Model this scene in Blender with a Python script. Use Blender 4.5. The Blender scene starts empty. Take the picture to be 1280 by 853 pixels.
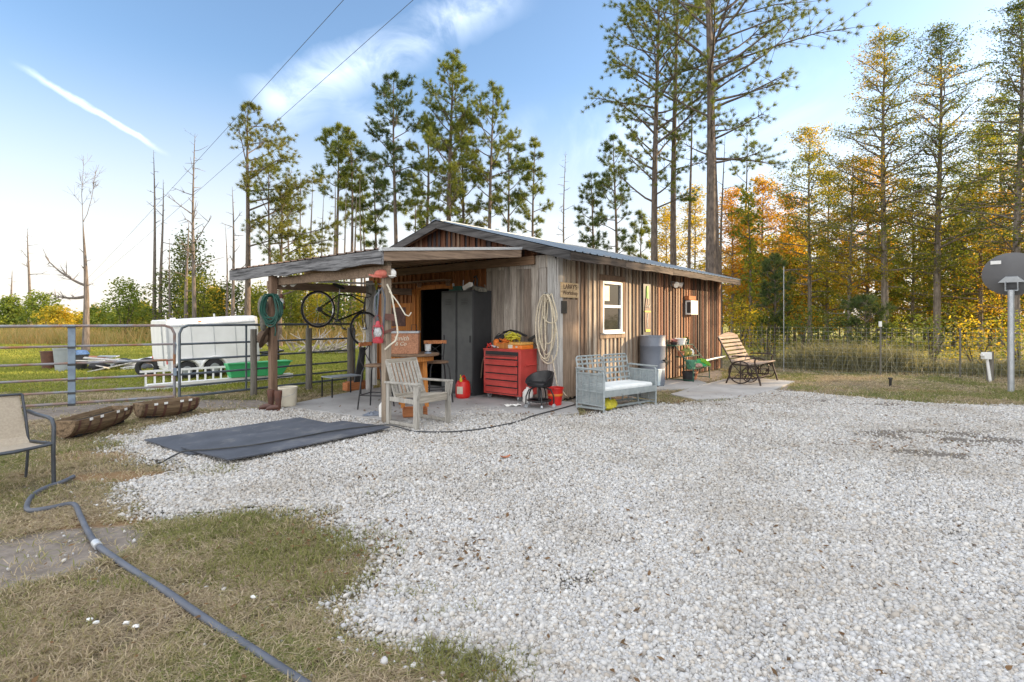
import bpy, math, random
import numpy as np
from mathutils import Vector, Matrix
R = math.radians
random.seed(7)
scene = bpy.context.scene
COL = scene.collection

# ------------------------------------------------------------ camera, sky, sun, exposure
CAMH = 1.45; F = 665.0; HOR = 399.0
cam = bpy.data.cameras.new('camera'); cam.sensor_width = 36; cam.lens = 36*F/1280
cam.shift_y = -(426.5-HOR)/1280; cam.clip_start = 0.05; cam.clip_end = 3000
camo = bpy.data.objects.new('camera', cam); camo.location = (0, 0, CAMH); camo.rotation_euler = (R(90), 0, 0)
COL.objects.link(camo); scene.camera = camo
SUN_AZ = R(76); SUN_EL = R(15)          # azimuth from +Y towards +X
world = bpy.data.worlds.new('World'); scene.world = world; world.use_nodes = True
wn = world.node_tree; wn.nodes.clear()
def N(nt, t, **kw):
    n = nt.nodes.new(t)
    for k, v in kw.items():
        if k in n.inputs: n.inputs[k].default_value = v
        else: setattr(n, k, v)
    return n
def vmath(nt, op, a, b=None):
    n = nt.nodes.new('ShaderNodeVectorMath'); n.operation = op
    for i, s in enumerate((a, b)):
        if s is None: continue
        if isinstance(s, (tuple, list, Vector)): n.inputs[i].default_value = tuple(s)
        else: nt.links.new(s, n.inputs[i])
    return n.outputs['Value'] if op in ('DOT_PRODUCT', 'LENGTH') else n.outputs[0]
def fmath(nt, op, a, b=None, clamp=False):
    n = nt.nodes.new('ShaderNodeMath'); n.operation = op; n.use_clamp = clamp
    for i, s in enumerate((a, b)):
        if s is None: continue
        if isinstance(s, (int, float)): n.inputs[i].default_value = s
        else: nt.links.new(s, n.inputs[i])
    return n.outputs[0]
def mrange(nt, v, a, b, c=0.0, d=1.0, smooth=True):
    n = nt.nodes.new('ShaderNodeMapRange'); n.interpolation_type = 'SMOOTHSTEP' if smooth else 'LINEAR'
    nt.links.new(v, n.inputs[0])
    for i, x in enumerate((a, b, c, d)): n.inputs[i+1].default_value = x
    return n.outputs[0]
def ramp(nt, fac, cols, interp='LINEAR'):
    n = nt.nodes.new('ShaderNodeValToRGB'); n.color_ramp.interpolation = interp; e = n.color_ramp.elements
    k = len(cols)
    for i, c in enumerate(cols):
        if isinstance(c[0], (tuple, list)): pos, c = c[1], c[0]
        else: pos = i/(k-1) if k > 1 else 0
        el = e[i] if i < 2 else e.new(pos)
        el.position = pos; el.color = (*c, 1)
    nt.links.new(fac, n.inputs[0]); return n.outputs[0]
sky = N(wn, 'ShaderNodeTexSky'); sky.sky_type = 'NISHITA'; sky.sun_disc = False
sky.sun_elevation = SUN_EL; sky.sun_rotation = SUN_AZ; sky.air_density = 1.0; sky.dust_density = 1.0; sky.ozone_density = 2.4
tc = N(wn, 'ShaderNodeTexCoord'); dirv = tc.outputs['Generated']
def pxdir(px, py): return Vector((px-640, F, HOR-py)).normalized()
# contrail: a band round a great circle, limited in length
a, b = pxdir(5, 72), pxdir(218, 198); nrm = a.cross(b).normalized(); mid = (a+b).normalized()
nz = N(wn, 'ShaderNodeTexNoise', Scale=34.0, Detail=6.0); wn.links.new(dirv, nz.inputs['Vector'])
along = (b-a).normalized(); al = vmath(wn, 'DOT_PRODUCT', dirv, along)
u0, u1_ = along.dot(a), along.dot(b)
dist = fmath(wn, 'ABSOLUTE', fmath(wn, 'ADD', vmath(wn, 'DOT_PRODUCT', dirv, nrm), fmath(wn, 'MULTIPLY', fmath(wn, 'SUBTRACT', nz.outputs[0], 0.5), 0.012)))
u = mrange(wn, al, u0, u1_, 0, 1, False)
wid = mrange(wn, u, 0.0, 1.0, 0.0062, 0.0050)
band = fmath(wn, 'SUBTRACT', 1.0, fmath(wn, 'DIVIDE', dist, wid), True)
band = fmath(wn, 'MULTIPLY', band, fmath(wn, 'MULTIPLY', mrange(wn, u, 0.0, 0.35), mrange(wn, u, 1.0, 0.72)))
band = fmath(wn, 'MULTIPLY', band, fmath(wn, 'ADD', fmath(wn, 'MULTIPLY', nz.outputs[0], 1.3), 0.1))
def wisp(p0, p1, w0, w1, sc, amp, seed, lo, hi):
    a, b = pxdir(*p0), pxdir(*p1); nr = a.cross(b).normalized(); alg = (b-a).normalized()
    n1 = N(wn, 'ShaderNodeTexNoise', Scale=sc, Detail=7.0, Roughness=0.6, Distortion=0.8)
    wn.links.new(vmath(wn, 'ADD', dirv, (seed, seed*.3, 0)), n1.inputs['Vector'])
    d = fmath(wn, 'ADD', vmath(wn, 'DOT_PRODUCT', dirv, nr), fmath(wn, 'MULTIPLY', fmath(wn, 'SUBTRACT', n1.outputs[0], .5), .06))
    d = fmath(wn, 'ABSOLUTE', d)
    uu = mrange(wn, vmath(wn, 'DOT_PRODUCT', dirv, alg), alg.dot(a), alg.dot(b), 0, 1, False)
    g = fmath(wn, 'SUBTRACT', 1.0, fmath(wn, 'DIVIDE', d, mrange(wn, uu, 0, 1, w0, w1)), True)
    g = fmath(wn, 'MULTIPLY', g, fmath(wn, 'MULTIPLY', mrange(wn, uu, 0, .12), mrange(wn, uu, 1.0, .8)))
    return fmath(wn, 'MULTIPLY', fmath(wn, 'MULTIPLY', g, mrange(wn, n1.outputs[0], lo, hi)), amp)
c1 = wisp((310, 150), (680, -25), .055, .04, 7.5, .62, 3.0, .28, .66)
c2 = wisp((400, 115), (520, 185), .04, .05, 5.0, .35, 9.0, .35, .75)
c3 = wisp((600, 210), (1100, 120), .09, .13, 3.2, .6, 5.0, .4, .8)
c4 = wisp((100, 300), (330, 300), .012, .02, 7.0, .5, 11.0, .3, .7)
c5 = wisp((250, 330), (900, 300), .06, .06, 3.0, .45, 15.0, .3, .7)
cm = band
for c in (c1, c2, c3, c4, c5): cm = fmath(wn, 'MAXIMUM', cm, c)
# unseen cloud sheet overhead and behind the viewer, added to brighten and whiten shade
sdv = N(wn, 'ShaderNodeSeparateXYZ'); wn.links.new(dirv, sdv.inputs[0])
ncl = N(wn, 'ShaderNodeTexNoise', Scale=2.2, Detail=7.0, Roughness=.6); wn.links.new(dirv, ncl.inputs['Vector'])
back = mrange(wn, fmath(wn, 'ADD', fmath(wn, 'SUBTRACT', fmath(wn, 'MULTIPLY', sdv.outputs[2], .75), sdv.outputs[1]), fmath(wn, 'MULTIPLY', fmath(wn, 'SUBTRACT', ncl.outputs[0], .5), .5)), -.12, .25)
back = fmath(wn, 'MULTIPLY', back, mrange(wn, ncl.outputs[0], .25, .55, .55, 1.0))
mixc = N(wn, 'ShaderNodeMix'); mixc.data_type = 'RGBA'
wn.links.new(fmath(wn, 'MULTIPLY', cm, .7), mixc.inputs['Factor']); wn.links.new(sky.outputs[0], mixc.inputs[6])
mixc.inputs[7].default_value = (6.6, 7.0, 7.7, 1)
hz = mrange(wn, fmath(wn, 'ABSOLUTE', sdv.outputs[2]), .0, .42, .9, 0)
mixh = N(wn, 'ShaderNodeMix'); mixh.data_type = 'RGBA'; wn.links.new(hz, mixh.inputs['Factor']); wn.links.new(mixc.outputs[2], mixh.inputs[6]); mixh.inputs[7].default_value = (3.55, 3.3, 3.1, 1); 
mixb = N(wn, 'ShaderNodeMix'); mixb.data_type = 'RGBA'; wn.links.new(back, mixb.inputs['Factor']); wn.links.new(mixh.outputs[2], mixb.inputs[6]); wn.links.new(vmath(wn, 'SCALE', ramp(wn, mrange(wn, sdv.outputs[2], 0, .55), [(1.0,.985,.965), (.50,.515,.54)])), mixb.inputs[7]); [setattr(n.inputs['Scale'], 'default_value', 11.0) for n in wn.nodes if n.type == 'VECT_MATH' and n.operation == 'SCALE']  # added cloud is made brighter low down, to lift upright faces
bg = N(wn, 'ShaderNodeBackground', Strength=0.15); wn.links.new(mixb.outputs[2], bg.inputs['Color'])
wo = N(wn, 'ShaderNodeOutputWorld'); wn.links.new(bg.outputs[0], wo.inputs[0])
sl = bpy.data.lights.new('sun', 'SUN'); sl.energy = 5.0; sl.angle = R(0.5); sl.color = (1.0, .74, .46)
so = bpy.data.objects.new('sun', sl); COL.objects.link(so)
sd = Vector((math.sin(SUN_AZ)*math.cos(SUN_EL), math.cos(SUN_AZ)*math.cos(SUN_EL), math.sin(SUN_EL)))
so.rotation_euler = sd.to_track_quat('Z', 'Y').to_euler(); so.location = (30, 10, 20)
vs = scene.view_settings; scene.display_settings.display_device = 'sRGB'
vs.view_transform = 'Standard'; vs.look = 'None'; vs.gamma = 1; vs.exposure = 1.15; vs.use_curve_mapping = False
scene.render.engine = 'CYCLES'
scene.cycles.max_bounces = 6; scene.cycles.transparent_max_bounces = 8

# ------------------------------------------------------------ helpers
def G(px, py):
    k = CAMH/(py-HOR); return Vector(((px-640)*k, F*k, 0))
def P(px, py, Y): return Vector(((px-640)*Y/F, Y, CAMH+(HOR-py)*Y/F))

class MB:
    """collects solids; build() links them as ONE mesh object"""
    def __init__(s): s.v = []; s.f = []; s.m = []; s.M = Matrix.Identity(4); s.mi = 0
    def add(s, vs, fs):
        o = len(s.v); M = s.M
        s.v += [tuple(M @ Vector(v)) for v in vs]
        s.f += [tuple(o+i for i in f) for f in fs]; s.m += [s.mi]*len(fs)
    def box(s, c, d, rz=0, rx=0, ry=0):
        x, y, z = d[0]/2, d[1]/2, d[2]/2
        T = Matrix.Translation(c) @ Matrix.Rotation(rz, 4, 'Z') @ Matrix.Rotation(ry, 4, 'Y') @ Matrix.Rotation(rx, 4, 'X')
        vs = [T @ Vector(p) for p in ((-x,-y,-z),(x,-y,-z),(x,y,-z),(-x,y,-z),(-x,-y,z),(x,-y,z),(x,y,z),(-x,y,z))]
        s.add(vs, BF)
    def hexa(s, vs): s.add(vs, BF)
    def beam(s, p0, p1, w, h, up=(0,0,1)):
        p0 = Vector(p0); p1 = Vector(p1); d = (p1-p0).normalized(); u = Vector(up)
        x = d.cross(u); x = x.normalized() if x.length > 1e-4 else Vector((1,0,0)); z = x.cross(d)
        vs = []
        for zz in (-h/2, h/2):
            for (pp, xx) in ((p0,-w/2),(p0,w/2),(p1,w/2),(p1,-w/2)): vs.append(pp+x*xx+z*zz)
        s.add(vs, BF)
    def tube(s, pts, r, n=8, closed=False, cap=True):
        pts = [Vector(p) for p in pts]; k = len(pts)
        if not hasattr(r, '__len__'): r = [r]*k
        vs = []; prev = None
        for i, p in enumerate(pts):
            if closed: d = pts[(i+1) % k]-pts[i-1]
            else: d = pts[min(i+1, k-1)]-pts[max(i-1, 0)]
            if d.length < 1e-9: d = Vector((0,0,1))
            d.normalize()
            if prev is None:
                a = d.orthogonal().normalized()
            else:
                a = prev-d*prev.dot(d); a = a.normalized() if a.length > 1e-6 else d.orthogonal().normalized()
            prev = a; b = d.cross(a)
            for j in range(n):
                t = 2*math.pi*j/n; vs.append(p+a*math.cos(t)*r[i]+b*math.sin(t)*r[i])
        fs = []
        for i in range(k if closed else k-1):
            i2 = (i+1) % k
            for j in range(n):
                j2 = (j+1) % n; fs.append((i*n+j, i*n+j2, i2*n+j2, i2*n+j))
        if cap and not closed: fs += [tuple(range(n-1, -1, -1)), tuple((k-1)*n+j for j in range(n))]
        s.add(vs, fs)
    def cyl(s, p0, p1, r0, r1=None, n=14): s.tube([p0, p1], [r0, r0 if r1 is None else r1], n)
    def lathe(s, prof, c=(0,0,0), n=20, sx=1, sy=1):
        vs = []; c = Vector(c)
        for r, z in prof:
            for j in range(n):
                t = 2*math.pi*j/n; vs.append(c+Vector((r*sx*math.cos(t), r*sy*math.sin(t), z)))
        fs = [(i*n+j, i*n+(j+1) % n, (i+1)*n+(j+1) % n, (i+1)*n+j) for i in range(len(prof)-1) for j in range(n)]
        if prof[0][0] > 1e-5: fs.append(tuple(range(n-1, -1, -1)))
        if prof[-1][0] > 1e-5: fs.append(tuple((len(prof)-1)*n+j for j in range(n)))
        s.add(vs, fs)
    def ell(s, c, r, n=10, m=14, jit=0, rnd=random):
        pr = [(math.sin(math.pi*i/n), -math.cos(math.pi*i/n)) for i in range(n+1)]
        vs = []; c = Vector(c)
        for a, z in pr:
            for j in range(m):
                t = 2*math.pi*j/m; q = 1+(rnd.random()-.5)*jit
                vs.append(c+Vector((r[0]*a*math.cos(t)*q, r[1]*a*math.sin(t)*q, r[2]*z*q)))
        s.add(vs, [(i*m+j, i*m+(j+1) % m, (i+1)*m+(j+1) % m, (i+1)*m+j) for i in range(n) for j in range(m)])
    def prism(s, poly, z0, z1):
        k = len(poly); vs = [(p[0], p[1], z0) for p in poly]+[(p[0], p[1], z1) for p in poly]
        s.add(vs, [tuple(range(k-1, -1, -1)), tuple(range(k, 2*k))]+[(i, (i+1) % k, k+(i+1) % k, k+i) for i in range(k)])
    def build(s, name, mats, parent=None, smooth=False, bevel=0, kind=None, label=None):
        me = bpy.data.meshes.new(name); me.from_pydata(s.v, [], s.f)
        mats = mats if isinstance(mats, (list, tuple)) else [mats]
        for m in mats: me.materials.append(m)
        if len(mats) > 1: me.polygons.foreach_set('material_index', s.m)
        me.validate(); me.update()
        o = bpy.data.objects.new(name, me); COL.objects.link(o)
        import bmesh as _b
        bm = _b.new(); bm.from_mesh(me); _b.ops.recalc_face_normals(bm, faces=bm.faces)
        if smooth:
            for e in bm.edges:
                if len(e.link_faces) == 2 and e.calc_face_angle(0) > R(38): e.smooth = False
            for f in bm.faces: f.smooth = True
        bm.to_mesh(me); bm.free()
        if bevel:
            md = o.modifiers.new('b', 'BEVEL'); md.width = bevel; md.segments = 2; md.limit_method = 'ANGLE'; md.angle_limit = R(40)
        if parent is not None: o.parent = parent
        if kind: o['kind'] = kind
        if label: o['label'] = label
        return o
BF = [(0,3,2,1),(4,5,6,7),(0,1,5,4),(1,2,6,5),(2,3,7,6),(3,0,4,7)]

def npmesh(name, v, f, mat, parent=None, smooth=False, kind=None):
    """v (N,3); f (M,k) all the same k"""
    me = bpy.data.meshes.new(name); v = np.asarray(v, np.float32); f = np.asarray(f, np.int32); k = f.shape[1]
    me.vertices.add(len(v)); me.vertices.foreach_set('co', v.ravel())
    me.loops.add(f.size); me.loops.foreach_set('vertex_index', f.ravel())
    me.polygons.add(len(f)); me.polygons.foreach_set('loop_start', np.arange(len(f), dtype=np.int32)*k)
    try: me.polygons.foreach_set('loop_total', np.full(len(f), k, np.int32))
    except Exception: pass
    if smooth: me.polygons.foreach_set('use_smooth', np.ones(len(f), bool))
    me.materials.append(mat); me.update(calc_edges=True)
    o = bpy.data.objects.new(name, me); COL.objects.link(o)
    if parent is not None: o.parent = parent
    if kind: o['kind'] = kind
    return o
def tag(o, label, cat, group=None, kind=None):
    o['label'] = label; o['category'] = cat
    if group: o['group'] = group
    if kind: o['kind'] = kind
    return o
def thing(name, label, cat, loc, rz=0, group=None):
    o = bpy.data.objects.new(name, None); COL.objects.link(o); o.location = loc; o.rotation_euler = (0, 0, rz)
    o.empty_display_size = .1
    return tag(o, label, cat, group)
def place(o, loc, rz=0, rx=0, ry=0): o.location = loc; o.rotation_euler = (rx, ry, rz); return o
def copy_tree(o, parent=None):
    c = o.copy(); COL.objects.link(c); c.parent = parent
    for ch in [x for x in bpy.data.objects if x.parent == o]: copy_tree(ch, c)
    return c
def strip(mb, stations):
    """one connected bar through a list of 4-point sections"""
    vs = [p for s in stations for p in s]; K = len(stations)-1
    mb.add(vs, [(i*4+j, i*4+(j+1) % 4, i*4+4+(j+1) % 4, i*4+4+j) for i in range(K) for j in range(4)]+[(3,2,1,0), (K*4,K*4+1,K*4+2,K*4+3)])
def text_obj(name, body, size, mat, parent, M, ext=.001, font_shear=0, align='CENTER', sx=1.0):
    cu = bpy.data.curves.new(name, 'FONT'); cu.body = body; cu.size = size; cu.extrude = ext; cu.align_x = align; cu.shear = font_shear
    tmp = bpy.data.objects.new('tmp', cu); COL.objects.link(tmp)
    bpy.context.view_layer.update()
    me = bpy.data.meshes.new_from_object(tmp.evaluated_get(bpy.context.evaluated_depsgraph_get()))
    bpy.data.objects.remove(tmp); me.materials.clear(); me.materials.append(mat); me.name = name
    me.transform(M @ Matrix.Diagonal((sx, 1, 1, 1)))
    o = bpy.data.objects.new(name, me); COL.objects.link(o); o.parent = parent
    return o

# ------------------------------------------------------------ materials
def base(name):
    m = bpy.data.materials.new(name); m.use_nodes = True; nt = m.node_tree
    return m, nt, nt.nodes['Principled BSDF']
def mixrgb(nt, fac, a, b, mode='MIX'):
    n = nt.nodes.new('ShaderNodeMix'); n.data_type = 'RGBA'; n.blend_type = mode
    for i, s in ((0, fac), (6, a), (7, b)):
        if isinstance(s, (int, float)): n.inputs[i].default_value = s
        elif isinstance(s, (tuple, list)): n.inputs[i].default_value = (*s, 1)
        else: nt.links.new(s, n.inputs[i])
    return n.outputs[2]
def noise(nt, scale, detail=4, vec=None, rough=.55, dist=0):
    n = nt.nodes.new('ShaderNodeTexNoise'); n.inputs['Scale'].default_value = scale; n.inputs['Detail'].default_value = detail
    n.inputs['Roughness'].default_value = rough; n.inputs['Distortion'].default_value = dist
    if vec is not None: nt.links.new(vec, n.inputs['Vector'])
    return n.outputs[0]
def coords(nt, sc=(1,1,1), kind='Object', rot=(0,0,0)):
    t = nt.nodes.new('ShaderNodeTexCoord'); m = nt.nodes.new('ShaderNodeMapping')
    m.inputs['Scale'].default_value = sc; m.inputs['Rotation'].default_value = rot
    nt.links.new(t.outputs[kind], m.inputs['Vector']); return m.outputs[0]
def bump(nt, bs, h, strength, dist=.01):
    n = nt.nodes.new('ShaderNodeBump'); n.inputs['Strength'].default_value = strength; n.inputs['Distance'].default_value = dist
    nt.links.new(h, n.inputs['Height']); nt.links.new(n.outputs[0], bs.inputs['Normal'])
def pm(name, c, rough=.6, c2=None, sc=12, metal=0, bmp=.15, stretch=(1,1,1), wear=None, wsc=5, wt=(.55,.7), spec=.5):
    m, nt, bs = base(name); v = coords(nt, stretch)
    n1 = noise(nt, sc, 5, v)
    if c2 is None: c2 = tuple(x*.72 for x in c)
    col = ramp(nt, n1, [(c2, .3), (c, .62)])
    if wear:
        n2 = noise(nt, wsc, 8, v, .65); col = mixrgb(nt, mrange(nt, n2, *wt), col, wear)
    nt.links.new(col, bs.inputs['Base Color'])
    r = mrange(nt, n1, .2, .8, min(1, rough+.1), max(.05, rough-.1)); nt.links.new(r, bs.inputs['Roughness'])
    bs.inputs['Metallic'].default_value = metal; bs.inputs['Specular IOR Level'].default_value = spec
    if bmp: bump(nt, bs, noise(nt, sc*6, 3, v), bmp, .004)
    return m
def wood(name, cols, ax=2, grain=18, dark=.45, rough=.85, bmp=.5, extra=None, knots=True):
    m, nt, bs = base(name)
    s = [grain]*3; s[ax] = grain*.045
    v = coords(nt, tuple(s)); g = nt.nodes.new('ShaderNodeNewGeometry'); ri = g.outputs['Random Per Island']
    v2 = nt.nodes.new('ShaderNodeVectorMath'); v2.operation = 'ADD'; nt.links.new(v, v2.inputs[0])
    cx = nt.nodes.new('ShaderNodeCombineXYZ'); nt.links.new(fmath(nt, 'MULTIPLY', ri, 37.0), cx.inputs[0]); nt.links.new(fmath(nt, 'MULTIPLY', ri, 91.0), cx.inputs[2])
    nt.links.new(cx.outputs[0], v2.inputs[1]); v = v2.outputs[0]
    col = ramp(nt, ri, [(c, i/len(cols)) for i, c in enumerate(cols)], 'CONSTANT') if len(cols) > 4 else ramp(nt, ri, cols)
    n1 = noise(nt, 1.0, 6, v, .6, .4); n2 = noise(nt, 3.2, 4, v, .6)
    col = mixrgb(nt, mrange(nt, n1, .42, .75, 0, dark*1.4), col, tuple(x*.35 for x in cols[0]))
    col = mixrgb(nt, mrange(nt, n2, .5, .8, 0, .4), col, tuple(min(1, x*1.25) for x in cols[-1]))
    n3 = noise(nt, 4.6, 5, v, .7); lo = noise(nt, 1.0, 5, coords(nt, tuple(3.0 if i != ax else .7 for i in range(3))), .6)
    col = mixrgb(nt, 1.0, col, ramp(nt, n3, [((.42,.40,.38), .28), ((.95,.95,.95), .50), ((1.25,1.24,1.22), .72)]), 'MULTIPLY')
    col = mixrgb(nt, mrange(nt, lo, .52, .70, 0, .45), col, tuple(x*.42 for x in cols[0]))
    if knots:
        vo = nt.nodes.new('ShaderNodeTexVoronoi'); s3 = [4.0]*3; s3[ax] = 1.6
        nt.links.new(coords(nt, tuple(s3)), vo.inputs['Vector'])
        col = mixrgb(nt, mrange(nt, vo.outputs['Distance'], .10, .05, 0, .75), col, (.05, .035, .025))
    if extra: col = extra(nt, col, ri)
    nt.links.new(col, bs.inputs['Base Color']); bs.inputs['Roughness'].default_value = rough
    bs.inputs['Specular IOR Level'].default_value = .25
    bump(nt, bs, n1, bmp, .01)
    return m
def leafmat(name, cols, trans=.45, rough=.6):
    m, nt, bs = base(name); nt.nodes.remove(bs); out = nt.nodes['Material Output']
    g = nt.nodes.new('ShaderNodeNewGeometry')
    big = noise(nt, .55, 2, coords(nt, (1,1,1)))
    f = fmath(nt, 'ADD', fmath(nt, 'MULTIPLY', g.outputs['Random Per Island'], .6), fmath(nt, 'MULTIPLY', mrange(nt, big, .3, .7), .4))
    col = ramp(nt, f, cols)
    d = nt.nodes.new('ShaderNodeBsdfPrincipled'); d.inputs['Roughness'].default_value = rough; d.inputs['Specular IOR Level'].default_value = .3
    t = nt.nodes.new('ShaderNodeBsdfTranslucent'); mx = nt.nodes.new('ShaderNodeMixShader'); mx.inputs[0].default_value = trans
    nt.links.new(col, d.inputs['Base Color']); nt.links.new(mixrgb(nt, .7, col, (1.4, 1.35, .6), 'MULTIPLY'), t.inputs['Color'])
    nt.links.new(d.outputs[0], mx.inputs[1]); nt.links.new(t.outputs[0], mx.inputs[2]); nt.links.new(mx.outputs[0], out.inputs[0])
    return m

M = {}
M['bark'] = pm('bark', (.135,.105,.085), .95, (.05,.04,.033), 6, stretch=(3,3,.8), bmp=.8)
M['bark_pale'] = pm('bark_pale', (.22,.185,.155), .95, (.09,.075,.062), 5, stretch=(3,3,.7), bmp=.6)
M['deadwood'] = pm('deadwood', (.165,.14,.125), .95, (.07,.058,.052), 5, stretch=(4,4,.6), bmp=.6)
M['needle'] = leafmat('needle', [(.06,.10,.025), (.11,.155,.035), (.20,.21,.04), (.09,.125,.04)], .45)
M['needle_dark'] = leafmat('needle_dark', [(.04,.07,.025), (.07,.105,.035), (.12,.145,.04)], .4)
M['needle_yellow'] = leafmat('needle_yellow', [(.06,.09,.02), (.14,.15,.03), (.24,.21,.035)], .4)
M['leaf_green'] = leafmat('leaf_green', [(.065,.10,.02), (.13,.17,.03), (.24,.24,.035), (.40,.31,.04)], .58)
M['leaf_dark'] = leafmat('leaf_dark', [(.04,.07,.02), (.07,.105,.026), (.12,.145,.03), (.26,.22,.035)], .5)
M['leaf_gold'] = leafmat('leaf_gold', [(.17,.19,.03), (.32,.28,.035), (.48,.35,.04), (.50,.27,.03)], .6)
M['leaf_orange'] = leafmat('leaf_orange', [(.30,.26,.03), (.50,.32,.035), (.54,.27,.035), (.46,.20,.03)], .6)
M['leaf_lime'] = leafmat('leaf_lime', [(.07,.11,.02), (.14,.19,.03), (.26,.27,.04)], .45)
M['dry_tall'] = leafmat('dry_tall', [(.34,.22,.10), (.50,.33,.15), (.22,.23,.07), (.44,.27,.11), (.30,.27,.10), (.55,.40,.20)], .4)
M['dry_grey'] = leafmat('dry_grey', [(.12,.12,.07), (.20,.19,.11), (.28,.26,.17)], .35)
M['metal_blue'] = pm('metal_blue', (.20,.26,.33), .5, (.14,.18,.24), 8, .3, .05, wear=(.16,.08,.04), wt=(.62,.72))
M['rail_rust'] = pm('rail_rust', (.22,.25,.29), .6, (.24,.13,.075), 2.5, .2, .1, wear=(.28,.13,.06), wsc=1.7, wt=(.5,.62))
M['rail_grey'] = pm('rail_grey', (.115,.14,.165), .5, (.075,.09,.10), 5, .3, .05, wear=(.14,.07,.04), wt=(.66,.76))
M['black'] = pm('black', (.012,.012,.014), .45, bmp=.05)
M['black_rub'] = pm('black_rub', (.02,.02,.022), .8, bmp=.2)
M['chrome'] = pm('chrome', (.5,.5,.52), .3, metal=.9, bmp=0)
M['white'] = pm('white', (.78,.78,.77), .45, (.7,.7,.68), 3, bmp=.02)
M['white_pl'] = pm('white_pl', (.72,.71,.68), .5, (.6,.58,.54), 4, bmp=.05)
M['cream'] = pm('cream', (.62,.58,.47), .6, (.5,.45,.36), 6, bmp=.05)
M['rope'] = pm('rope', (.62,.55,.42), .9, (.45,.38,.27), 40, bmp=.4)
M['red'] = pm('red', (.50,.055,.045), .45, (.36,.04,.032), 4, 0, .03, wear=(.16,.05,.04), wsc=9, wt=(.66,.74))
M['red_pl'] = pm('red_pl', (.62,.02,.015), .4, (.5,.015,.01), 5, bmp=.02)
M['gunmetal'] = pm('gunmetal', (.050,.052,.056), .42, (.038,.04,.043), 3, .35, .02)
M['orange_pl'] = pm('orange_pl', (.75,.20,.02), .5, (.6,.14,.02), 5, bmp=.05)
M['yellow'] = pm('yellow', (.62,.55,.04), .6, (.4,.36,.03), 20, bmp=.1)
M['green_pl'] = pm('green_pl', (.05,.42,.16), .5, (.04,.32,.12), 3, bmp=.02)
M['green_dk'] = pm('green_dk', (.012,.085,.06), .5, (.008,.05,.04), 6, bmp=.05)
M['green_pot'] = pm('green_pot', (.08,.26,.16), .5, (.06,.18,.11), 6, bmp=.05)
M['lime'] = pm('lime', (.22,.5,.04), .5, (.12,.32,.03), 8, bmp=.05)
M['terra'] = pm('terra', (.42,.17,.09), .85, (.30,.12,.06), 7, bmp=.1)
M['pinkst'] = pm('pinkst', (.45,.28,.24), .8, bmp=.2)
M['gourd'] = pm('gourd', (.32,.26,.05), .6, (.10,.14,.03), 9, bmp=.3)
M['barrelblue'] = pm('barrelblue', (.165,.19,.235), .5, (.12,.14,.18), 3, bmp=.03)
M['mint'] = pm('mint', (.35,.39,.40), .55, (.26,.30,.31), 9, .25, .1, wear=(.17,.13,.10), wsc=14, wt=(.62,.72))
M['cushion'] = pm('cushion', (.74,.76,.75), .9, (.62,.65,.65), 6, bmp=.2)
M['leather'] = pm('leather', (.115,.045,.028), .5, (.06,.025,.018), 8, bmp=.1)
M['felt'] = pm('felt', (.13,.085,.055), .95, (.08,.055,.04), 14, bmp=.4)
M['camo'] = pm('camo', (.17,.16,.13), .95, (.06,.06,.055), 25, bmp=.3)
M['pink'] = pm('pink', (.55,.17,.12), .8, (.45,.12,.09), 12, bmp=.1)
M['redlan'] = pm('redlan', (.42,.035,.05), .5, bmp=.05)
M['rust'] = pm('rust', (.12,.05,.035), .8, (.06,.03,.025), 12, bmp=.3)
M['hose'] = pm('hose', (.095,.105,.13), .55, (.065,.072,.09), 5, bmp=.1)
M['sling'] = pm('sling', (.42,.36,.28), .9, (.34,.29,.23), 60, bmp=.3)
M['chairmetal'] = pm('chairmetal', (.075,.085,.10), .4, (.05,.055,.065), 6, .5, .02)
M['galv'] = pm('galv', (.42,.44,.46), .45, (.32,.34,.36), 7, .6, .03)
M['alu'] = pm('alu', (.62,.64,.66), .4, (.5,.52,.54), 5, .5, .02)
M['dish'] = pm('dish', (.125,.125,.13), .55, (.10,.10,.105), 2, .1, .02)
M['dark_int'] = pm('dark_int', (.012,.011,.010), .9, bmp=0)
M['wall_gray'] = wood('wall_gray', [(.30,.25,.21), (.48,.425,.37), (.36,.31,.26), (.54,.48,.415), (.42,.365,.315), (.27,.215,.175), (.46,.42,.38)], dark=.6)
M['wall_warm'] = wood('wall_warm', [(.24,.085,.03), (.33,.13,.045), (.20,.07,.025), (.36,.16,.06)], dark=.35)
def side_extra(nt, col, ri):
    # the far boards of the side wall are less weathered: red-brown with near-black streaks
    sx = nt.nodes.new('ShaderNodeSeparateXYZ'); t = nt.nodes.new('ShaderNodeTexCoord'); nt.links.new(t.outputs['Object'], sx.inputs[0])
    warm = ramp(nt, ri, [(.15,.05,.028), (.34,.15,.075), (.04,.026,.022), (.40,.26,.17), (.24,.085,.04), (.06,.045,.04), (.46,.20,.09), (.14,.11,.09)], 'CONSTANT')
    f = mrange(nt, sx.outputs[0], 3.4, 4.3); col = mixrgb(nt, fmath(nt, 'MULTIPLY', f, .7), col, warm)
    st = noise(nt, 1.0, 5, coords(nt, (9, 9, .55)), .6)
    col = mixrgb(nt, fmath(nt, 'MULTIPLY', mrange(nt, st, .5, .72), fmath(nt, 'ADD', fmath(nt, 'MULTIPLY', f, .6), .12)), col, (.03,.022,.018))
    return col
M['wall_side'] = wood('wall_side', [(.24,.17,.12), (.40,.335,.27), (.30,.22,.16), (.46,.40,.33), (.34,.29,.25), (.20,.13,.09), (.43,.35,.27)], extra=side_extra, dark=.5)
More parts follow.
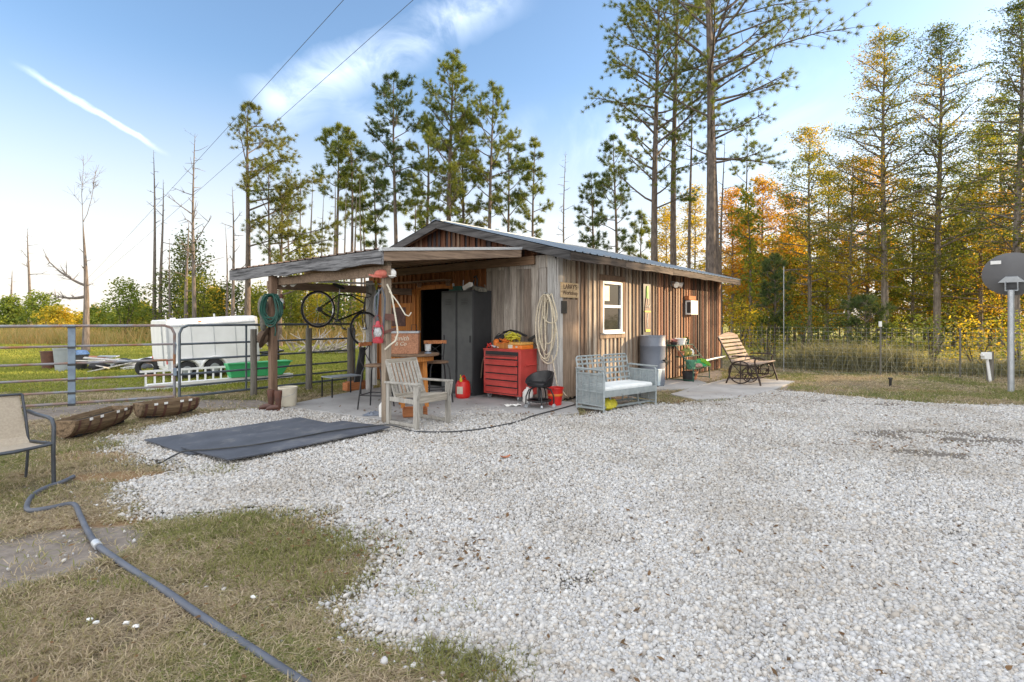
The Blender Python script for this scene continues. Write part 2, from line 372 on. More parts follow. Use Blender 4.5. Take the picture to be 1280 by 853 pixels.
M['fascia'] = wood('fascia', [(.13,.13,.14), (.21,.21,.22), (.16,.155,.16)], ax=1, grain=26, dark=1.0, bmp=.8)
M['fascia_x'] = wood('fascia_x', [(.075,.062,.055), (.15,.12,.10), (.05,.042,.038), (.11,.09,.075)], ax=0, grain=20, dark=1.0, bmp=.8)
M['rake'] = wood('rake', [(.075,.072,.072), (.125,.12,.12)], ax=1, grain=24, dark=.9)
M['beam_brown'] = wood('beam_brown', [(.22,.155,.11), (.30,.22,.16)], ax=0, grain=14, dark=.4)
M['beam_brown_y'] = wood('beam_brown_y', [(.21,.13,.08), (.28,.18,.115)], ax=1, grain=14, dark=.4)
M['post_wood'] = wood('post_wood', [(.27,.215,.16), (.31,.255,.20)], ax=2, grain=16, dark=.4)
M['post_red'] = wood('post_red', [(.20,.13,.09), (.24,.16,.11)], ax=2, grain=16, dark=.4)
M['post_grey'] = wood('post_grey', [(.42,.41,.39), (.52,.50,.48)], ax=2, grain=16, dark=.4)
M['fence_wood'] = wood('fence_wood', [(.15,.14,.12), (.19,.175,.15)], ax=2, grain=16, dark=.5)
M['teak'] = wood('teak', [(.34,.32,.285), (.42,.40,.36), (.30,.28,.25)], ax=2, grain=22, dark=.3, knots=False, bmp=.25)
M['teak_x'] = wood('teak_x', [(.33,.30,.25), (.42,.38,.33)], ax=0, grain=22, dark=.3, knots=False, bmp=.25)
M['slat'] = wood('slat', [(.30,.225,.18), (.38,.30,.245), (.26,.195,.155)], ax=0, grain=18, dark=.4, knots=False)
M['orange_wood'] = wood('orange_wood', [(.46,.17,.04), (.56,.23,.06), (.40,.14,.035)], ax=2, grain=12, dark=.35, bmp=.2)
M['orange_wood_x'] = wood('orange_wood_x', [(.45,.17,.07), (.52,.22,.10)], ax=0, grain=12, dark=.3, bmp=.2)
M['crate'] = wood('crate', [(.36,.17,.10), (.45,.23,.14), (.40,.19,.11)], ax=1, grain=9, dark=.25, bmp=.15)
M['tabletop'] = wood('tabletop', [(.20,.13,.085), (.27,.18,.12)], ax=0, grain=12, dark=.4)
M['signwood'] = wood('signwood', [(.50,.36,.21), (.56,.41,.25)], ax=0, grain=10, dark=.12, bmp=.1, knots=False)
M['burnt'] = pm('burnt', (.09,.05,.03), .9, bmp=0)
M['stave'] = wood('stave', [(.19,.13,.08), (.28,.20,.125), (.15,.10,.065)], ax=1, grain=16, dark=.9)
def roofmat():
    m, nt, bs = base('roof_metal'); v = coords(nt, (1,1,1))
    col = ramp(nt, noise(nt, 1.6, 6, v, .6), [((.10,.135,.18), .3), ((.155,.195,.24), .65)])
    col = mixrgb(nt, mrange(nt, noise(nt, 3, 6, v), .62, .75), col, (.16,.11,.08))
    nt.links.new(col, bs.inputs['Base Color']); bs.inputs['Metallic'].default_value = .35; bs.inputs['Roughness'].default_value = .5
    return m
M['roof'] = roofmat()
M['roof_old'] = pm('roof_old', (.20,.14,.11), .6, (.10,.06,.045), 3, .4, .1)
def glassmat():
    m, nt, bs = base('window_glass'); bs.inputs['Base Color'].default_value = (.02,.022,.024,1); bs.inputs['Roughness'].default_value = .04
    bs.inputs['Specular IOR Level'].default_value = .35
    return m
M['glass'] = glassmat()
def clearglass():
    m, nt, bs = base('lamp_glass'); bs.inputs['Base Color'].default_value = (.8,.82,.84,1); bs.inputs['Roughness'].default_value = .15
    bs.inputs['Transmission Weight'].default_value = .6; return m
M['lampglass'] = clearglass()
def mat_rubber():
    m, nt, bs = base('rubber_mat'); v = coords(nt)
    col = ramp(nt, noise(nt, 1.8, 7, v, .65), [((.04,.046,.06), .3), ((.09,.10,.125), .7)])
    col = mixrgb(nt, mrange(nt, noise(nt, 14, 5, v), .66, .8, 0, .6), col, (.22,.22,.22))
    col = mixrgb(nt, mrange(nt, noise(nt, 3.2, 8, v, .72), .50, .70, 0, .55), col, (.19,.185,.18))
    nt.links.new(col, bs.inputs['Base Color']); bs.inputs['Roughness'].default_value = .75
    w = nt.nodes.new('ShaderNodeTexWave'); w.inputs['Scale'].default_value = 9; nt.links.new(coords(nt, rot=(0,0,R(20))), w.inputs['Vector'])
    bump(nt, bs, w.outputs[1], .25, .004); return m
M['mat'] = mat_rubber()
def concrete():
    m, nt, bs = base('concrete'); v = coords(nt)
    col = ramp(nt, noise(nt, 1.3, 8, v, .6), [((.27,.26,.25), .3), ((.42,.41,.40), .68)])
    col = mixrgb(nt, mrange(nt, noise(nt, 2.6, 8, v, .7, 1.0), .60, .70, 0, .65), col, (.16,.13,.105))
    nt.links.new(col, bs.inputs['Base Color']); bs.inputs['Roughness'].default_value = .85
    bump(nt, bs, noise(nt, 60, 4, v), .3, .004); return m
M['concrete'] = concrete()
NSTONE = 900000; NGRASS = 1150000; NFAR = 160000; SHADE_N = 64
# ------------------------------------------------------------ ground, gravel, grass
rng = np.random.default_rng(11)
def poly_sd(x, y, poly):
    """signed distance, positive inside"""
    x = np.asarray(x, float); y = np.asarray(y, float); p = np.array([(q[0], q[1]) for q in poly]); n = len(p)
    d = np.full(x.shape, 1e9); ins = np.zeros(x.shape, bool)
    for i in range(n):
        ax, ay = p[i]; bx, by = p[(i+1) % n]; ex, ey = bx-ax, by-ay; L = ex*ex+ey*ey+1e-12
        t = np.clip(((x-ax)*ex+(y-ay)*ey)/L, 0, 1)
        d = np.minimum(d, np.hypot(x-ax-t*ex, y-ay-t*ey))
        c = ((ay > y) != (by > y)) & (x < (bx-ax)*(y-ay)/(by-ay+1e-12)+ax); ins ^= c
    return np.where(ins, d, -d)
_perm = rng.random((64, 64))
def vnoise(x, y, s):
    x = np.asarray(x)*s+100.3; y = np.asarray(y)*s+57.7; xi = np.floor(x).astype(int); yi = np.floor(y).astype(int)
    fx = x-xi; fy = y-yi; fx = fx*fx*(3-2*fx); fy = fy*fy*(3-2*fy); g = lambda a, b: _perm[a % 64, b % 64]
    return (g(xi, yi)*(1-fx)+g(xi+1, yi)*fx)*(1-fy)+(g(xi, yi+1)*(1-fx)+g(xi+1, yi+1)*fx)*fy
def fbm(x, y, s): return (vnoise(x, y, s)*.5+vnoise(x, y, s*2.1)*.28+vnoise(x, y, s*4.3)*.14+vnoise(x, y, s*9)*.08)
gp = [(365,511),(300,513),(257,519),(205,532),(172,545),(135,549),(165,572),(225,577),(235,590),(165,604),(158,622),(178,640),(255,645),
      (330,634),(420,641),(432,662),(455,688),(492,700),(480,730),(468,752),(500,785),(585,802),(622,836),(655,853)]
gravel_poly = [G(*q).to_2d() for q in gp]+[Vector((.15,1.2)), Vector((.5,-6)), Vector((30,-6)), Vector((30,8.6))] + \
    [G(*q).to_2d() for q in [(1280,508),(1200,508),(1140,505),(1075,499),(1010,492),(965,490),(925,499),(880,505),(800,508),(745,518),(700,523),(640,517),(600,509),(560,516),(487,530),(420,519)]]
path_poly = [G(*q).to_2d() for q in [(-260,705),(0,672),(125,652),(190,662),(170,690),(110,706),(0,742),(-250,830)]]
# soil showing through in the gravel at the right
def soil_mask(x, y):
    a = G(1190,548); b = G(1190,572); c = G(1080,505); d = G(720,730)
    e = lambda p, rx, ry, an: 1-np.hypot(((x-p.x)*math.cos(an)+(y-p.y)*math.sin(an))/rx, (-(x-p.x)*math.sin(an)+(y-p.y)*math.cos(an))/ry)
    m = np.maximum.reduce([e(a, 1.6, .5, -.15), e(b, 1.2, .22, -.45), e(c, 1.1, .35, -.3), e(G(1270,545), .8, .5, 0), e(d, .35, .18, .3)*.45])
    m = np.clip(m*2.2, 0, 1)*np.clip((fbm(x, y, 2.2)-.30)*6, 0, 1)
    sp = np.clip((fbm(x, y, 1.5)-.64)*6, 0, 1)*.5
    return np.clip(np.maximum(m, sp), 0, 1)
def dist_axis(lo, hi, step, far, k=1.18):
    a = list(np.arange(lo, hi, step)); s = step; x = hi
    while x < far: a.append(x); s *= k; x += s
    s = step; x = lo
    while x > -far: x -= s; s *= k; a.insert(0, x)
    return np.array(a)
def ground_mat():
    m, nt, bs = base('ground_grass'); t = nt.nodes.new('ShaderNodeTexCoord'); v = t.outputs['Object']
    sx = nt.nodes.new('ShaderNodeSeparateXYZ'); nt.links.new(v, sx.inputs[0])
    big = noise(nt, .55, 5, v, .6); mid_ = noise(nt, 2.6, 6, v, .65); fine = noise(nt, 26, 5, v, .7)
    near = ramp(nt, big, [((.25,.205,.14), .36), ((.20,.18,.10), .5), ((.12,.14,.045), .62)])
    near = mixrgb(nt, mrange(nt, mid_, .45, .7, 0, .75), near, (.235,.18,.115))
    far = ramp(nt, noise(nt, .22, 4, v, .6), [((.20,.22,.04), .35), ((.40,.34,.06), .6)])
    far = mixrgb(nt, mrange(nt, mid_, .5, .75, 0, .5), far, (.24,.20,.07))
    col = mixrgb(nt, mrange(nt, fmath(nt, 'SUBTRACT', sx.outputs[1], fmath(nt, 'MULTIPLY', mrange(nt, sx.outputs[0], 2, 6), 9)), 9.3, 12.0), near, far)
    col = mixrgb(nt, mrange(nt, fine, .35, .62, .55, 0), col, (.06,.05,.03))
    a = nt.nodes.new('ShaderNodeAttribute'); a.attribute_name = 'dirt'
    dn = fmath(nt, 'ADD', a.outputs['Fac'], fmath(nt, 'MULTIPLY', fmath(nt, 'SUBTRACT', noise(nt, 5, 6, v, .7), .5), .9))
    dirt = ramp(nt, noise(nt, 7, 7, v, .7), [((.17,.145,.125), .32), ((.30,.26,.225), .7)])
    col = mixrgb(nt, mrange(nt, dn, .42, .66), col, dirt)
    b = nt.nodes.new('ShaderNodeAttribute'); b.attribute_name = 'straw'
    bn = fmath(nt, 'ADD', b.outputs['Fac'], fmath(nt, 'MULTIPLY', fmath(nt, 'SUBTRACT', mid_, .5), .9))
    col = mixrgb(nt, mrange(nt, bn, .42, .7, 0, .8), col, (.27,.165,.085))
    nt.links.new(col, bs.inputs['Base Color']); bs.inputs['Roughness'].default_value = .95; bs.inputs['Specular IOR Level'].default_value = .15
    bump(nt, bs, fine, .7, .02); return m
M['ground'] = ground_mat()
def dirt_field(x, y):
    d = np.clip(poly_sd(x, y, path_poly)/.25+.5, 0, 1)
    # bare strips beside the barrels and along the wall of the shed
    s1 = [G(*q).to_2d() for q in [(20,512),(200,499),(330,499),(345,508),(250,513),(170,508),(60,524),(20,530)]]
    s2 = [G(*q).to_2d() for q in [(700,500),(900,462),(905,474),(800,494),(790,506),(735,517)]]
    s3 = [G(*q).to_2d() for q in [(905,497),(985,480),(1000,490),(1010,492)]]
    for s, k in ((s1, .75), (s2, 1), (s3, .7)): d = np.maximum(d, np.clip(poly_sd(x, y, s)/.3+.55, 0, 1)*k)
    d = np.maximum(d, np.clip(1-np.abs(poly_sd(x, y, gravel_poly)+.08)/.22, 0, 1)*.62)
    return d
def straw_field(x, y):
    d = 0*x
    for (px, py, rx, ry) in ((110,570,1.3,.35),(130,650,.9,.2),(420,645,.35,.2),(160,595,1.0,.3),(770,497,.7,.3),(1150,488,1.6,.35),(60,655,.8,.15)):
        c = G(px, py); d = np.maximum(d, np.clip(1.3*(1-np.hypot((x-c.x)/rx, (y-c.y)/ry)), 0, 1))
    return d
def make_ground():
    xs = dist_axis(-12, 14, .12, 900); ys = dist_axis(0, 18, .12, 900)
    X, Y = np.meshgrid(xs, ys); x, y = X.ravel(), Y.ravel()
    near = np.exp(-np.maximum(0, np.hypot(x, y-6)-14)/6)
    z = -.012*near*(fbm(x, y, 1.1)) - .03
    z = np.where(near < .02, -.03, z)
    z += .028*np.clip(near*3, 0, 1)
    nx = len(xs); i = np.arange((len(ys)-1)*nx).reshape(-1, nx)[:, :-1].ravel()
    f = np.stack([i, i+1, i+nx+1, i+nx], 1)
    o = npmesh('ground', np.stack([x, y, z], 1), f, M['ground'], smooth=True, kind='structure')
    for nm, fn in (('dirt', dirt_field), ('straw', straw_field)):
        at = o.data.attributes.new(nm, 'FLOAT', 'POINT'); at.data.foreach_set('value', fn(x, y).astype(np.float32))
    return o
make_ground()
def gravel_mat():
    m, nt, bs = base('gravel'); t = nt.nodes.new('ShaderNodeTexCoord'); v = t.outputs['Object']
    a = nt.nodes.new('ShaderNodeAttribute'); a.attribute_name = 'dirt'
    vo = nt.nodes.new('ShaderNodeTexVoronoi'); vo.inputs['Scale'].default_value = 30; vo.inputs['Randomness'].default_value = 1
    nt.links.new(vmath(nt, 'ADD', v, (0,0,0)), vo.inputs['Vector'])
    se = nt.nodes.new('ShaderNodeSeparateColor'); nt.links.new(vo.outputs['Color'], se.inputs[0])
    col = ramp(nt, se.outputs[0], [(.27,.26,.24), (.45,.45,.455), (.37,.34,.30), (.54,.54,.54), (.34,.34,.345), (.47,.44,.40)])
    col = mixrgb(nt, mrange(nt, vo.outputs['Distance'], .38, .68, 0, .8), col, (.16,.14,.12))
    nlow = noise(nt, .8, 6, v, .65)
    col = mixrgb(nt, mrange(nt, nlow, .42, .68, 0, .4), col, (.30,.26,.21))
    dn = fmath(nt, 'ADD', a.outputs['Fac'], fmath(nt, 'MULTIPLY', fmath(nt, 'SUBTRACT', noise(nt, 9, 6, v, .7), .5), .7))
    col = mixrgb(nt, mrange(nt, dn, .35, .75, 0, .85), col, (.13,.11,.09))
    nt.links.new(col, bs.inputs['Base Color']); bs.inputs['Roughness'].default_value = .85
    h = fmath(nt, 'SUBTRACT', 1.0, vo.outputs['Distance']); bump(nt, bs, h, .9, .02); return m
M['gravel'] = gravel_mat()
def make_gravel():
    xs = np.concatenate([np.arange(-6, 9.6, .06), np.arange(9.6, 30, .4)]); ys = np.concatenate([np.arange(-6, 1.2, .4), np.arange(1.2, 10.4, .06)])
    nx, ny = len(xs), len(ys); X, Y = np.meshgrid(xs, ys)
    x = X.ravel()+rng.uniform(-.02, .02, nx*ny); y = Y.ravel()+rng.uniform(-.02, .02, nx*ny)
    sd = poly_sd(x, y, gravel_poly)+(fbm(x, y, 2.5)-.5)*.35
    i = (np.arange((ny-1)*nx).reshape(-1, nx)[:, :-1]).ravel(); f = np.stack([i, i+1, i+nx+1, i+nx], 1)
    keep = sd[f].mean(1) > 0; f = f[keep]; used = np.unique(f); rm = np.full(nx*ny, -1); rm[used] = np.arange(len(used)); f = rm[f]
    x, y = x[used], y[used]; z = .010+.010*(fbm(x, y, 3.0)-.3)
    o = npmesh('gravel_drive', np.stack([x, y, z], 1), f, M['gravel'], smooth=True, kind='structure')
    at = o.data.attributes.new('dirt', 'FLOAT', 'POINT'); at.data.foreach_set('value', soil_mask(x, y).astype(np.float32))
make_gravel()
def sample_view(n, y0, y1, margin=1.25, power=1.0, xmax=.96):
    """ground points, density falling with distance from the viewer"""
    u = rng.random(n); y = y0*(y1/y0)**(u**power); x = rng.uniform(-1, 1, n)*y*xmax*margin
    return x, y
def stone_mat():
    m, nt, bs = base('stone'); g = nt.nodes.new('ShaderNodeNewGeometry')
    col = ramp(nt, g.outputs['Random Per Island'], [(.36,.35,.335), (.50,.50,.50), (.42,.39,.35), (.58,.58,.575), (.54,.51,.465), (.40,.40,.41), (.62,.61,.59), (.47,.42,.36), (.22,.20,.18)])
    t = nt.nodes.new('ShaderNodeTexCoord')
    col = mixrgb(nt, mrange(nt, noise(nt, 90, 3, t.outputs['Object']), .5, .75, 0, .4), col, (.34,.30,.25))
    col = mixrgb(nt, mrange(nt, noise(nt, .8, 6, t.outputs['Object'], .65), .42, .68, 0, .45), col, (.30,.26,.21))
    nt.links.new(col, bs.inputs['Base Color']); bs.inputs['Roughness'].default_value = .8; return m
M['stone'] = stone_mat()
def ico():
    p = (1+5**.5)/2
    v = np.array([(-1,p,0),(1,p,0),(-1,-p,0),(1,-p,0),(0,-1,p),(0,1,p),(0,-1,-p),(0,1,-p),(p,0,-1),(p,0,1),(-p,0,-1),(-p,0,1)], float)
    v /= np.linalg.norm(v[0])
    f = np.array([(0,11,5),(0,5,1),(0,1,7),(0,7,10),(0,10,11),(1,5,9),(5,11,4),(11,10,2),(10,7,6),(7,1,8),(3,9,4),(3,4,2),(3,2,6),(3,6,8),(3,8,9),(4,9,5),(2,4,11),(6,2,10),(8,6,7),(9,8,1)])
    return v, f
def rotmats(n):
    q = rng.normal(size=(n, 4)); q /= np.linalg.norm(q, axis=1)[:, None]; w, x, y, z = q.T
    return np.stack([np.stack([1-2*(y*y+z*z), 2*(x*y-z*w), 2*(x*z+y*w)], 1), np.stack([2*(x*y+z*w), 1-2*(x*x+z*z), 2*(y*z-x*w)], 1), np.stack([2*(x*z-y*w), 2*(y*z+x*w), 1-2*(x*x+y*y)], 1)], 1)
def make_stones(n):
    x, y = sample_view(n, 1.55, 11, 1.15)
    sd = poly_sd(x, y, gravel_poly)+(fbm(x, y, 2.5)-.5)*.35
    p = np.clip((sd+.30)/.38, 0, 1)**2; p *= 1-.94*soil_mask(x, y)
    p = np.maximum(p, .004*(sd > -1.0))
    k = rng.random(n) < p; x, y, sd = x[k], y[k], sd[k]; n = len(x)
    v, f = ico(); r = rng.lognormal(math.log(.0069), .38, n)*(1+.05*y)
    r = np.clip(r, .0035, .022)
    sc = rng.uniform(.6, 1.2, (n, 3)); sc[:, 2] *= .7
    vv = v[None]*(1+rng.normal(0, .13, (n, 12, 1)))*sc[:, None, :]*r[:, None, None]
    vv = np.einsum('nij,nkj->nki', rotmats(n), vv)
    z = np.where(sd > 0, .012, .0)+.010*(fbm(x, y, 3.0)-.3)*(sd > 0)+r*rng.uniform(.1, .75, n)
    vv += np.stack([x, y, z], 1)[:, None, :]
    ff = f[None]+(np.arange(n)*12)[:, None, None]
    o = npmesh('gravel_stones', vv.reshape(-1, 3), ff.reshape(-1, 3), M['stone'], smooth=True)
    tag(o, 'loose white and grey limestone pebbles covering the gravel drive', 'gravel', kind='stuff')
make_stones(NSTONE)
def grass_mat(name, cols):
    m, nt, bs = base(name); nt.nodes.remove(bs); out = nt.nodes['Material Output']; g = nt.nodes.new('ShaderNodeNewGeometry'); t = nt.nodes.new('ShaderNodeTexCoord')
    big = noise(nt, .55, 5, t.outputs['Object'], .6)
    f = fmath(nt, 'ADD', fmath(nt, 'MULTIPLY', g.outputs['Random Per Island'], .55), mrange(nt, big, .36, .66, 0, .45))
    col = ramp(nt, f, cols); d = nt.nodes.new('ShaderNodeBsdfDiffuse'); tr = nt.nodes.new('ShaderNodeBsdfTranslucent'); mx = nt.nodes.new('ShaderNodeMixShader'); mx.inputs[0].default_value = .3
    nt.links.new(col, d.inputs[0]); nt.links.new(col, tr.inputs[0]); nt.links.new(d.outputs[0], mx.inputs[1]); nt.links.new(tr.outputs[0], mx.inputs[2]); nt.links.new(mx.outputs[0], out.inputs[0]); return m
M['grass'] = grass_mat('grass_blades', [(.50,.41,.28), (.34,.26,.175), (.58,.48,.34), (.36,.30,.16), (.24,.25,.09), (.16,.20,.055), (.32,.30,.11)])
M['grass_field'] = grass_mat('grass_field', [(.38,.34,.08), (.26,.28,.06), (.20,.24,.05), (.32,.33,.07), (.42,.36,.10)])
def blades(name, x, y, h, w, lean, mat, z0=0.0):
    n = len(x); a = rng.uniform(0, 2*math.pi, n); d = np.stack([np.cos(a), np.sin(a)], 1); b = rng.uniform(0, 2*math.pi, n)
    wv = np.stack([np.cos(b), np.sin(b)], 1)*w[:, None]
    l1 = (lean*h*.3)[:, None]*d; l2 = (lean*h)[:, None]*d
    h1 = h*.62/np.sqrt(1+lean*.3); h2 = h/np.sqrt(1+lean**2)
    p = np.stack([x, y], 1); Z = np.full(n, z0)
    vs = np.stack([np.concatenate([p-wv, Z[:, None]], 1), np.concatenate([p+wv, Z[:, None]], 1),
                   np.concatenate([p+l1+wv*.8, (Z+h1)[:, None]], 1), np.concatenate([p+l1-wv*.8, (Z+h1)[:, None]], 1),
                   np.concatenate([p+l2, (Z+h2)[:, None]], 1)], 1)
    o5 = (np.arange(n)*5)[:, None]
    f = np.concatenate([o5+[[0,1,2]], o5+[[0,2,3]], o5+[[3,2,4]]], 0)
    return npmesh(name, vs.reshape(-1, 3), f, mat)
slab_poly = []   # filled below, used to keep grass off the concrete
def grass_near(n):
    x, y = sample_view(n, 1.5, 18.5, 1.2)
    k = (y < 12.5) | (x > 4.5); x, y = x[k], y[k]; n = len(x)
    sd = poly_sd(x, y, gravel_poly)+(fbm(x, y, 2.5)-.5)*.35
    clump = fbm(x, y, 6.0); thick = fbm(x+30, y, 1.2)
    p = np.clip((-sd+.04)/.3, 0, 1)*np.clip((clump-.30)*4, .12, 1)*np.clip((thick-.25)*4, .35, 1)
    p *= 1-.93*np.clip((dirt_field(x, y)-.35)*2.5, 0, 1)
    p = np.maximum(p, .02*(soil_mask(x, y) > .5))
    for q in SLABS: p *= poly_sd(x, y, q) < -.02
    sl = (x-C0.x)*U1.x+(y-C0.y)*U1.y; st = (x-C0.x)*U2.x+(y-C0.y)*U2.y
    p *= ~((sl > -.02) & (sl < 8.3) & (st > -.02) & (st < 5.6))
    k = rng.random(n) < p; x, y = x[k], y[k]; n = len(x)
    g = np.clip((fbm(x, y, .8)-.45)*6, 0, 1)
    h = rng.uniform(.012, .042, n)*(1+.5*g)+.003*y*rng.random(n); w = rng.uniform(.0011, .0024, n)*(1+.16*y)
    lean = rng.uniform(.7, 5.0, n)*(1-.5*g)
    o = blades('grass', x, y, h, w, lean, M['grass'])
    tag(o, 'short patchy winter grass round the gravel, straw coloured and green', 'grass', kind='stuff')
def green_patches(n):
    x, y = sample_view(n, 1.5, 9, 1.1); m = 0*x; r0 = fbm(x+5, y, 3.0)
    for (px, py, rx, ry, k) in ((370,690,.75,.55,1),(300,665,.8,.4,.8),(120,555,.7,.35,.7),(255,590,.5,.25,.9),(560,822,.28,.14,.9),(610,840,.3,.14,.8),(150,735,.35,.12,.6),(420,720,.3,.3,.7),(60,620,.5,.3,.5),(330,760,.3,.15,.3),(545,775,.12,.06,.5),(600,768,.10,.06,.5),(520,745,.2,.08,.4),(470,620,.3,.06,.3),(30,800,.4,.3,.35),(640,665,.1,.05,.3)):
        c = G(px, py); m = np.maximum(m, np.clip(1.5*(1-np.hypot((x-c.x)/rx, (y-c.y)/ry)), 0, 1)*k)
    k = rng.random(n) < m*np.clip((r0-.33)*5, 0, 1); x, y = x[k], y[k]; n = len(x)
    o = blades('green_grass', x, y, rng.uniform(.025, .07, n), rng.uniform(.0012, .0024, n)*(1+.14*y), rng.uniform(.2, 1.8, n), M['grass_green'], .004)
    tag(o, 'fresh green clumps of grass in the straw coloured turf', 'grass', kind='stuff')
def leaf_litter(n):
    x, y = sample_view(n, 2.0, 13, 1.1); m = .014+0*x
    for (px, py, rx, ry, k) in ((500,516,1.2,.35,.7),(700,521,1.5,.3,1),(900,506,2.0,.4,.9),(620,580,.8,.5,.2),(760,500,1.2,.3,1),(430,600,.5,.4,.35),(450,680,.7,.6,.3),(560,700,.6,.4,.3),(950,497,1.5,.4,.6),(80,540,1.4,.8,.4),(380,560,.7,.3,.2),(1170,560,1.5,.6,.5)):
        c = G(px, py); m = np.maximum(m, np.clip(1.3*(1-np.hypot((x-c.x)/rx, (y-c.y)/ry)), 0, 1)*k)
    k = rng.random(n) < m*np.clip((fbm(x, y, 4)-.3)*4, .1, 1); x, y = x[k], y[k]; n = len(x)
    sl = (x-C0.x)*U1.x+(y-C0.y)*U1.y; st = (x-C0.x)*U2.x+(y-C0.y)*U2.y; k = ~((sl > -.02) & (st > -.02)); x, y = x[k], y[k]; n = len(x)
    a = rng.uniform(0, 6.28, n); l = rng.uniform(.008, .022, n)*(1+.05*y); d = np.stack([np.cos(a), np.sin(a), rng.normal(0, .25, n)], 1)*l[:, None]; w = np.stack([-np.sin(a), np.cos(a), rng.normal(0, .3, n)], 1)*l[:, None]*.45
    c = np.stack([x, y, np.full(n, .036)], 1); v = np.stack([c-d, c-w, c+d, c+w], 1).reshape(-1, 3); v[:, 2] = np.maximum(v[:, 2], .022)
    o = npmesh('leaf_litter', v, np.arange(n*4).reshape(-1, 4), M['litter']); tag(o, 'small brown fallen leaves scattered on the gravel and slab edges', 'leaves', kind='stuff')
M['grass_green'] = grass_mat('grass_green', [(.15,.17,.055), (.21,.22,.075), (.30,.28,.12), (.17,.185,.06), (.34,.29,.17)])
M['litter'] = grass_mat('litter', [(.16,.09,.05), (.24,.15,.08), (.10,.065,.04), (.30,.20,.11)])
def grass_far(n):
    y = 10.5*(44/10.5)**rng.random(n); x = -y*rng.uniform(.08, 1.1, n)
    k = (fbm(x, y, 1.5) > .3); x, y = x[k], y[k]
    # behind the gates only
    k = ((x+5.7)*(-.82)+(y-9.0)*.57 > .2) | (y > 14); x, y = x[k], y[k]
    n = len(x); h = rng.uniform(.03, .08, n)*(1+.02*y); w = rng.uniform(.003, .006, n)*(1+.04*y)
    o = blades('grass', x, y, h, w, rng.uniform(.2, 1.5, n), M['grass_field'], -.002)
    tag(o, 'bright yellow green pasture grass behind the pipe gates', 'grass', kind='stuff')

# ------------------------------------------------------------ shed frame: x runs along the side wall, y along the gable wall
U1 = Vector((.6475, .762)).normalized(); U2 = Vector((-U1.y, U1.x)); C0 = Vector((.753, 9.27)); SH_A = math.atan2(U1.y, U1.x)
def S(o, t, z=0): return Vector((C0.x+U1.x*o+U2.x*t, C0.y+U1.y*o+U2.y*t, z))
SLABS = []
def slab(pts, z, name='concrete_slab'):
    mb = MB(); mb.prism([(p.x, p.y) for p in pts], -.06, z); o = mb.build(name, M['concrete'], kind='structure', bevel=.008); SLABS.append([p.to_2d() for p in pts]); return o
slab([G(*q) for q in [(355,509),(365,511.5),(420,519),(470,526),(495,531),(540,526),(585,519),(640,519),(700,521),(724,518)]]+[S(.05,-.35), S(.05,0), S(.05,3.75), S(-1.3,3.85)], .03)
slab([G(*q) for q in [(786,489),(868,487),(884,481),(868,475),(800,478)]], .035)
slab([G(*q) for q in [(838,494),(870,501),(930,498),(966,489),(994,478),(945,474),(905,475)]], .025)
SHED = thing('garden_shed', 'weathered board and batten workshop shed with metal gable roof and open porch', 'shed', (C0.x, C0.y, 0), SH_A)
SHL, SHW, RZ, SL = 8.22, 5.5, 3.43, .27
def roofz(t): return RZ-SL*abs(t-SHW/2)
WIN = (1.5, 2.29, 1.18, 2.2)
def board_wall(mb, s0, s1, mapf, topf, z0=0.0, openings=(), bw=.19, seed=1, batten=True, seam=None):
    """mapf(s, off, z) -> point; boards with battens over the joints"""
    r = random.Random(seed); cuts = [s0]
    while cuts[-1] < s1-.26: cuts.append(cuts[-1]+bw*r.uniform(.85, 1.15))
    cuts.append(s1)
    for o in openings:
        for e in o[:2]: cuts = [c for c in cuts if abs(c-e) > .05 or c in (s0, s1)]+[e]
    cuts = sorted(set(cuts))
    def piece(a, b, za, zb0, zb1, off, th):
        mb.hexa([mapf(a, off, za), mapf(b, off, za), mapf(b, off-th, za), mapf(a, off-th, za), mapf(a, off, zb0), mapf(b, off, zb1), mapf(b, off-th, zb1), mapf(a, off-th, zb0)])
    for a, b in zip(cuts[:-1], cuts[1:]):
        m = (a+b)/2; op = [o for o in openings if o[0] < m < o[1]]; off = .024+r.uniform(-.003, .004); ja = a+.004; jb = b-.004
        segs = [(z0+r.uniform(-.01, .02), None)]
        if op: segs = [(z0, op[0][2]), (op[0][3], None)]
        elif seam and r.random() < .8: q = seam+r.uniform(-.004, .004); segs = [(z0, q-.002), (q+.002, None)]
        for za, zb in segs:
            if zb is not None and zb <= za+.02: continue
            t0, t1 = (topf(ja), topf(jb)) if zb is None else (zb, zb)
            piece(ja, jb, za, t0, t1, off+(0.004 if za > 1 and seam else 0), .022)
    if batten:
        for c in cuts[1:-1]:
            op = [o for o in openings if o[0]-.01 < c < o[1]+.01]; w = r.uniform(.024, .034); c += r.uniform(-.006, .006)
            segs = [(z0, None)] if not op else [(z0, op[0][2]-.07), (op[0][3]+.07, None)]
            for za, zb in segs:
                if zb is not None and zb <= za+.02: continue
                t0, t1 = (topf(c-w), topf(c+w)) if zb is None else (zb, zb)
                piece(c-w, c+w, za, t0-.004, t1-.004, .026+.022+r.uniform(.0, .004), .019)
    return cuts
mb = MB(); board_wall(mb, .02, SHL, lambda s, o, z: (s, -o, z), lambda s: roofz(0)-.05, .03, [WIN], .155, 3)
mb.build('side_wall', M['wall_side'], SHED, bevel=0)
TD0, TD1, DZ = 2.62, 3.58, 2.08       # door opening
mb = MB(); board_wall(mb, .02, 1.62, lambda s, o, z: (-o, s, z), lambda s: min(roofz(s)-.05, 2.58), .03, [], .155, 5, batten=False, seam=2.36)
mb.build('front_wall', M['wall_gray'], SHED)
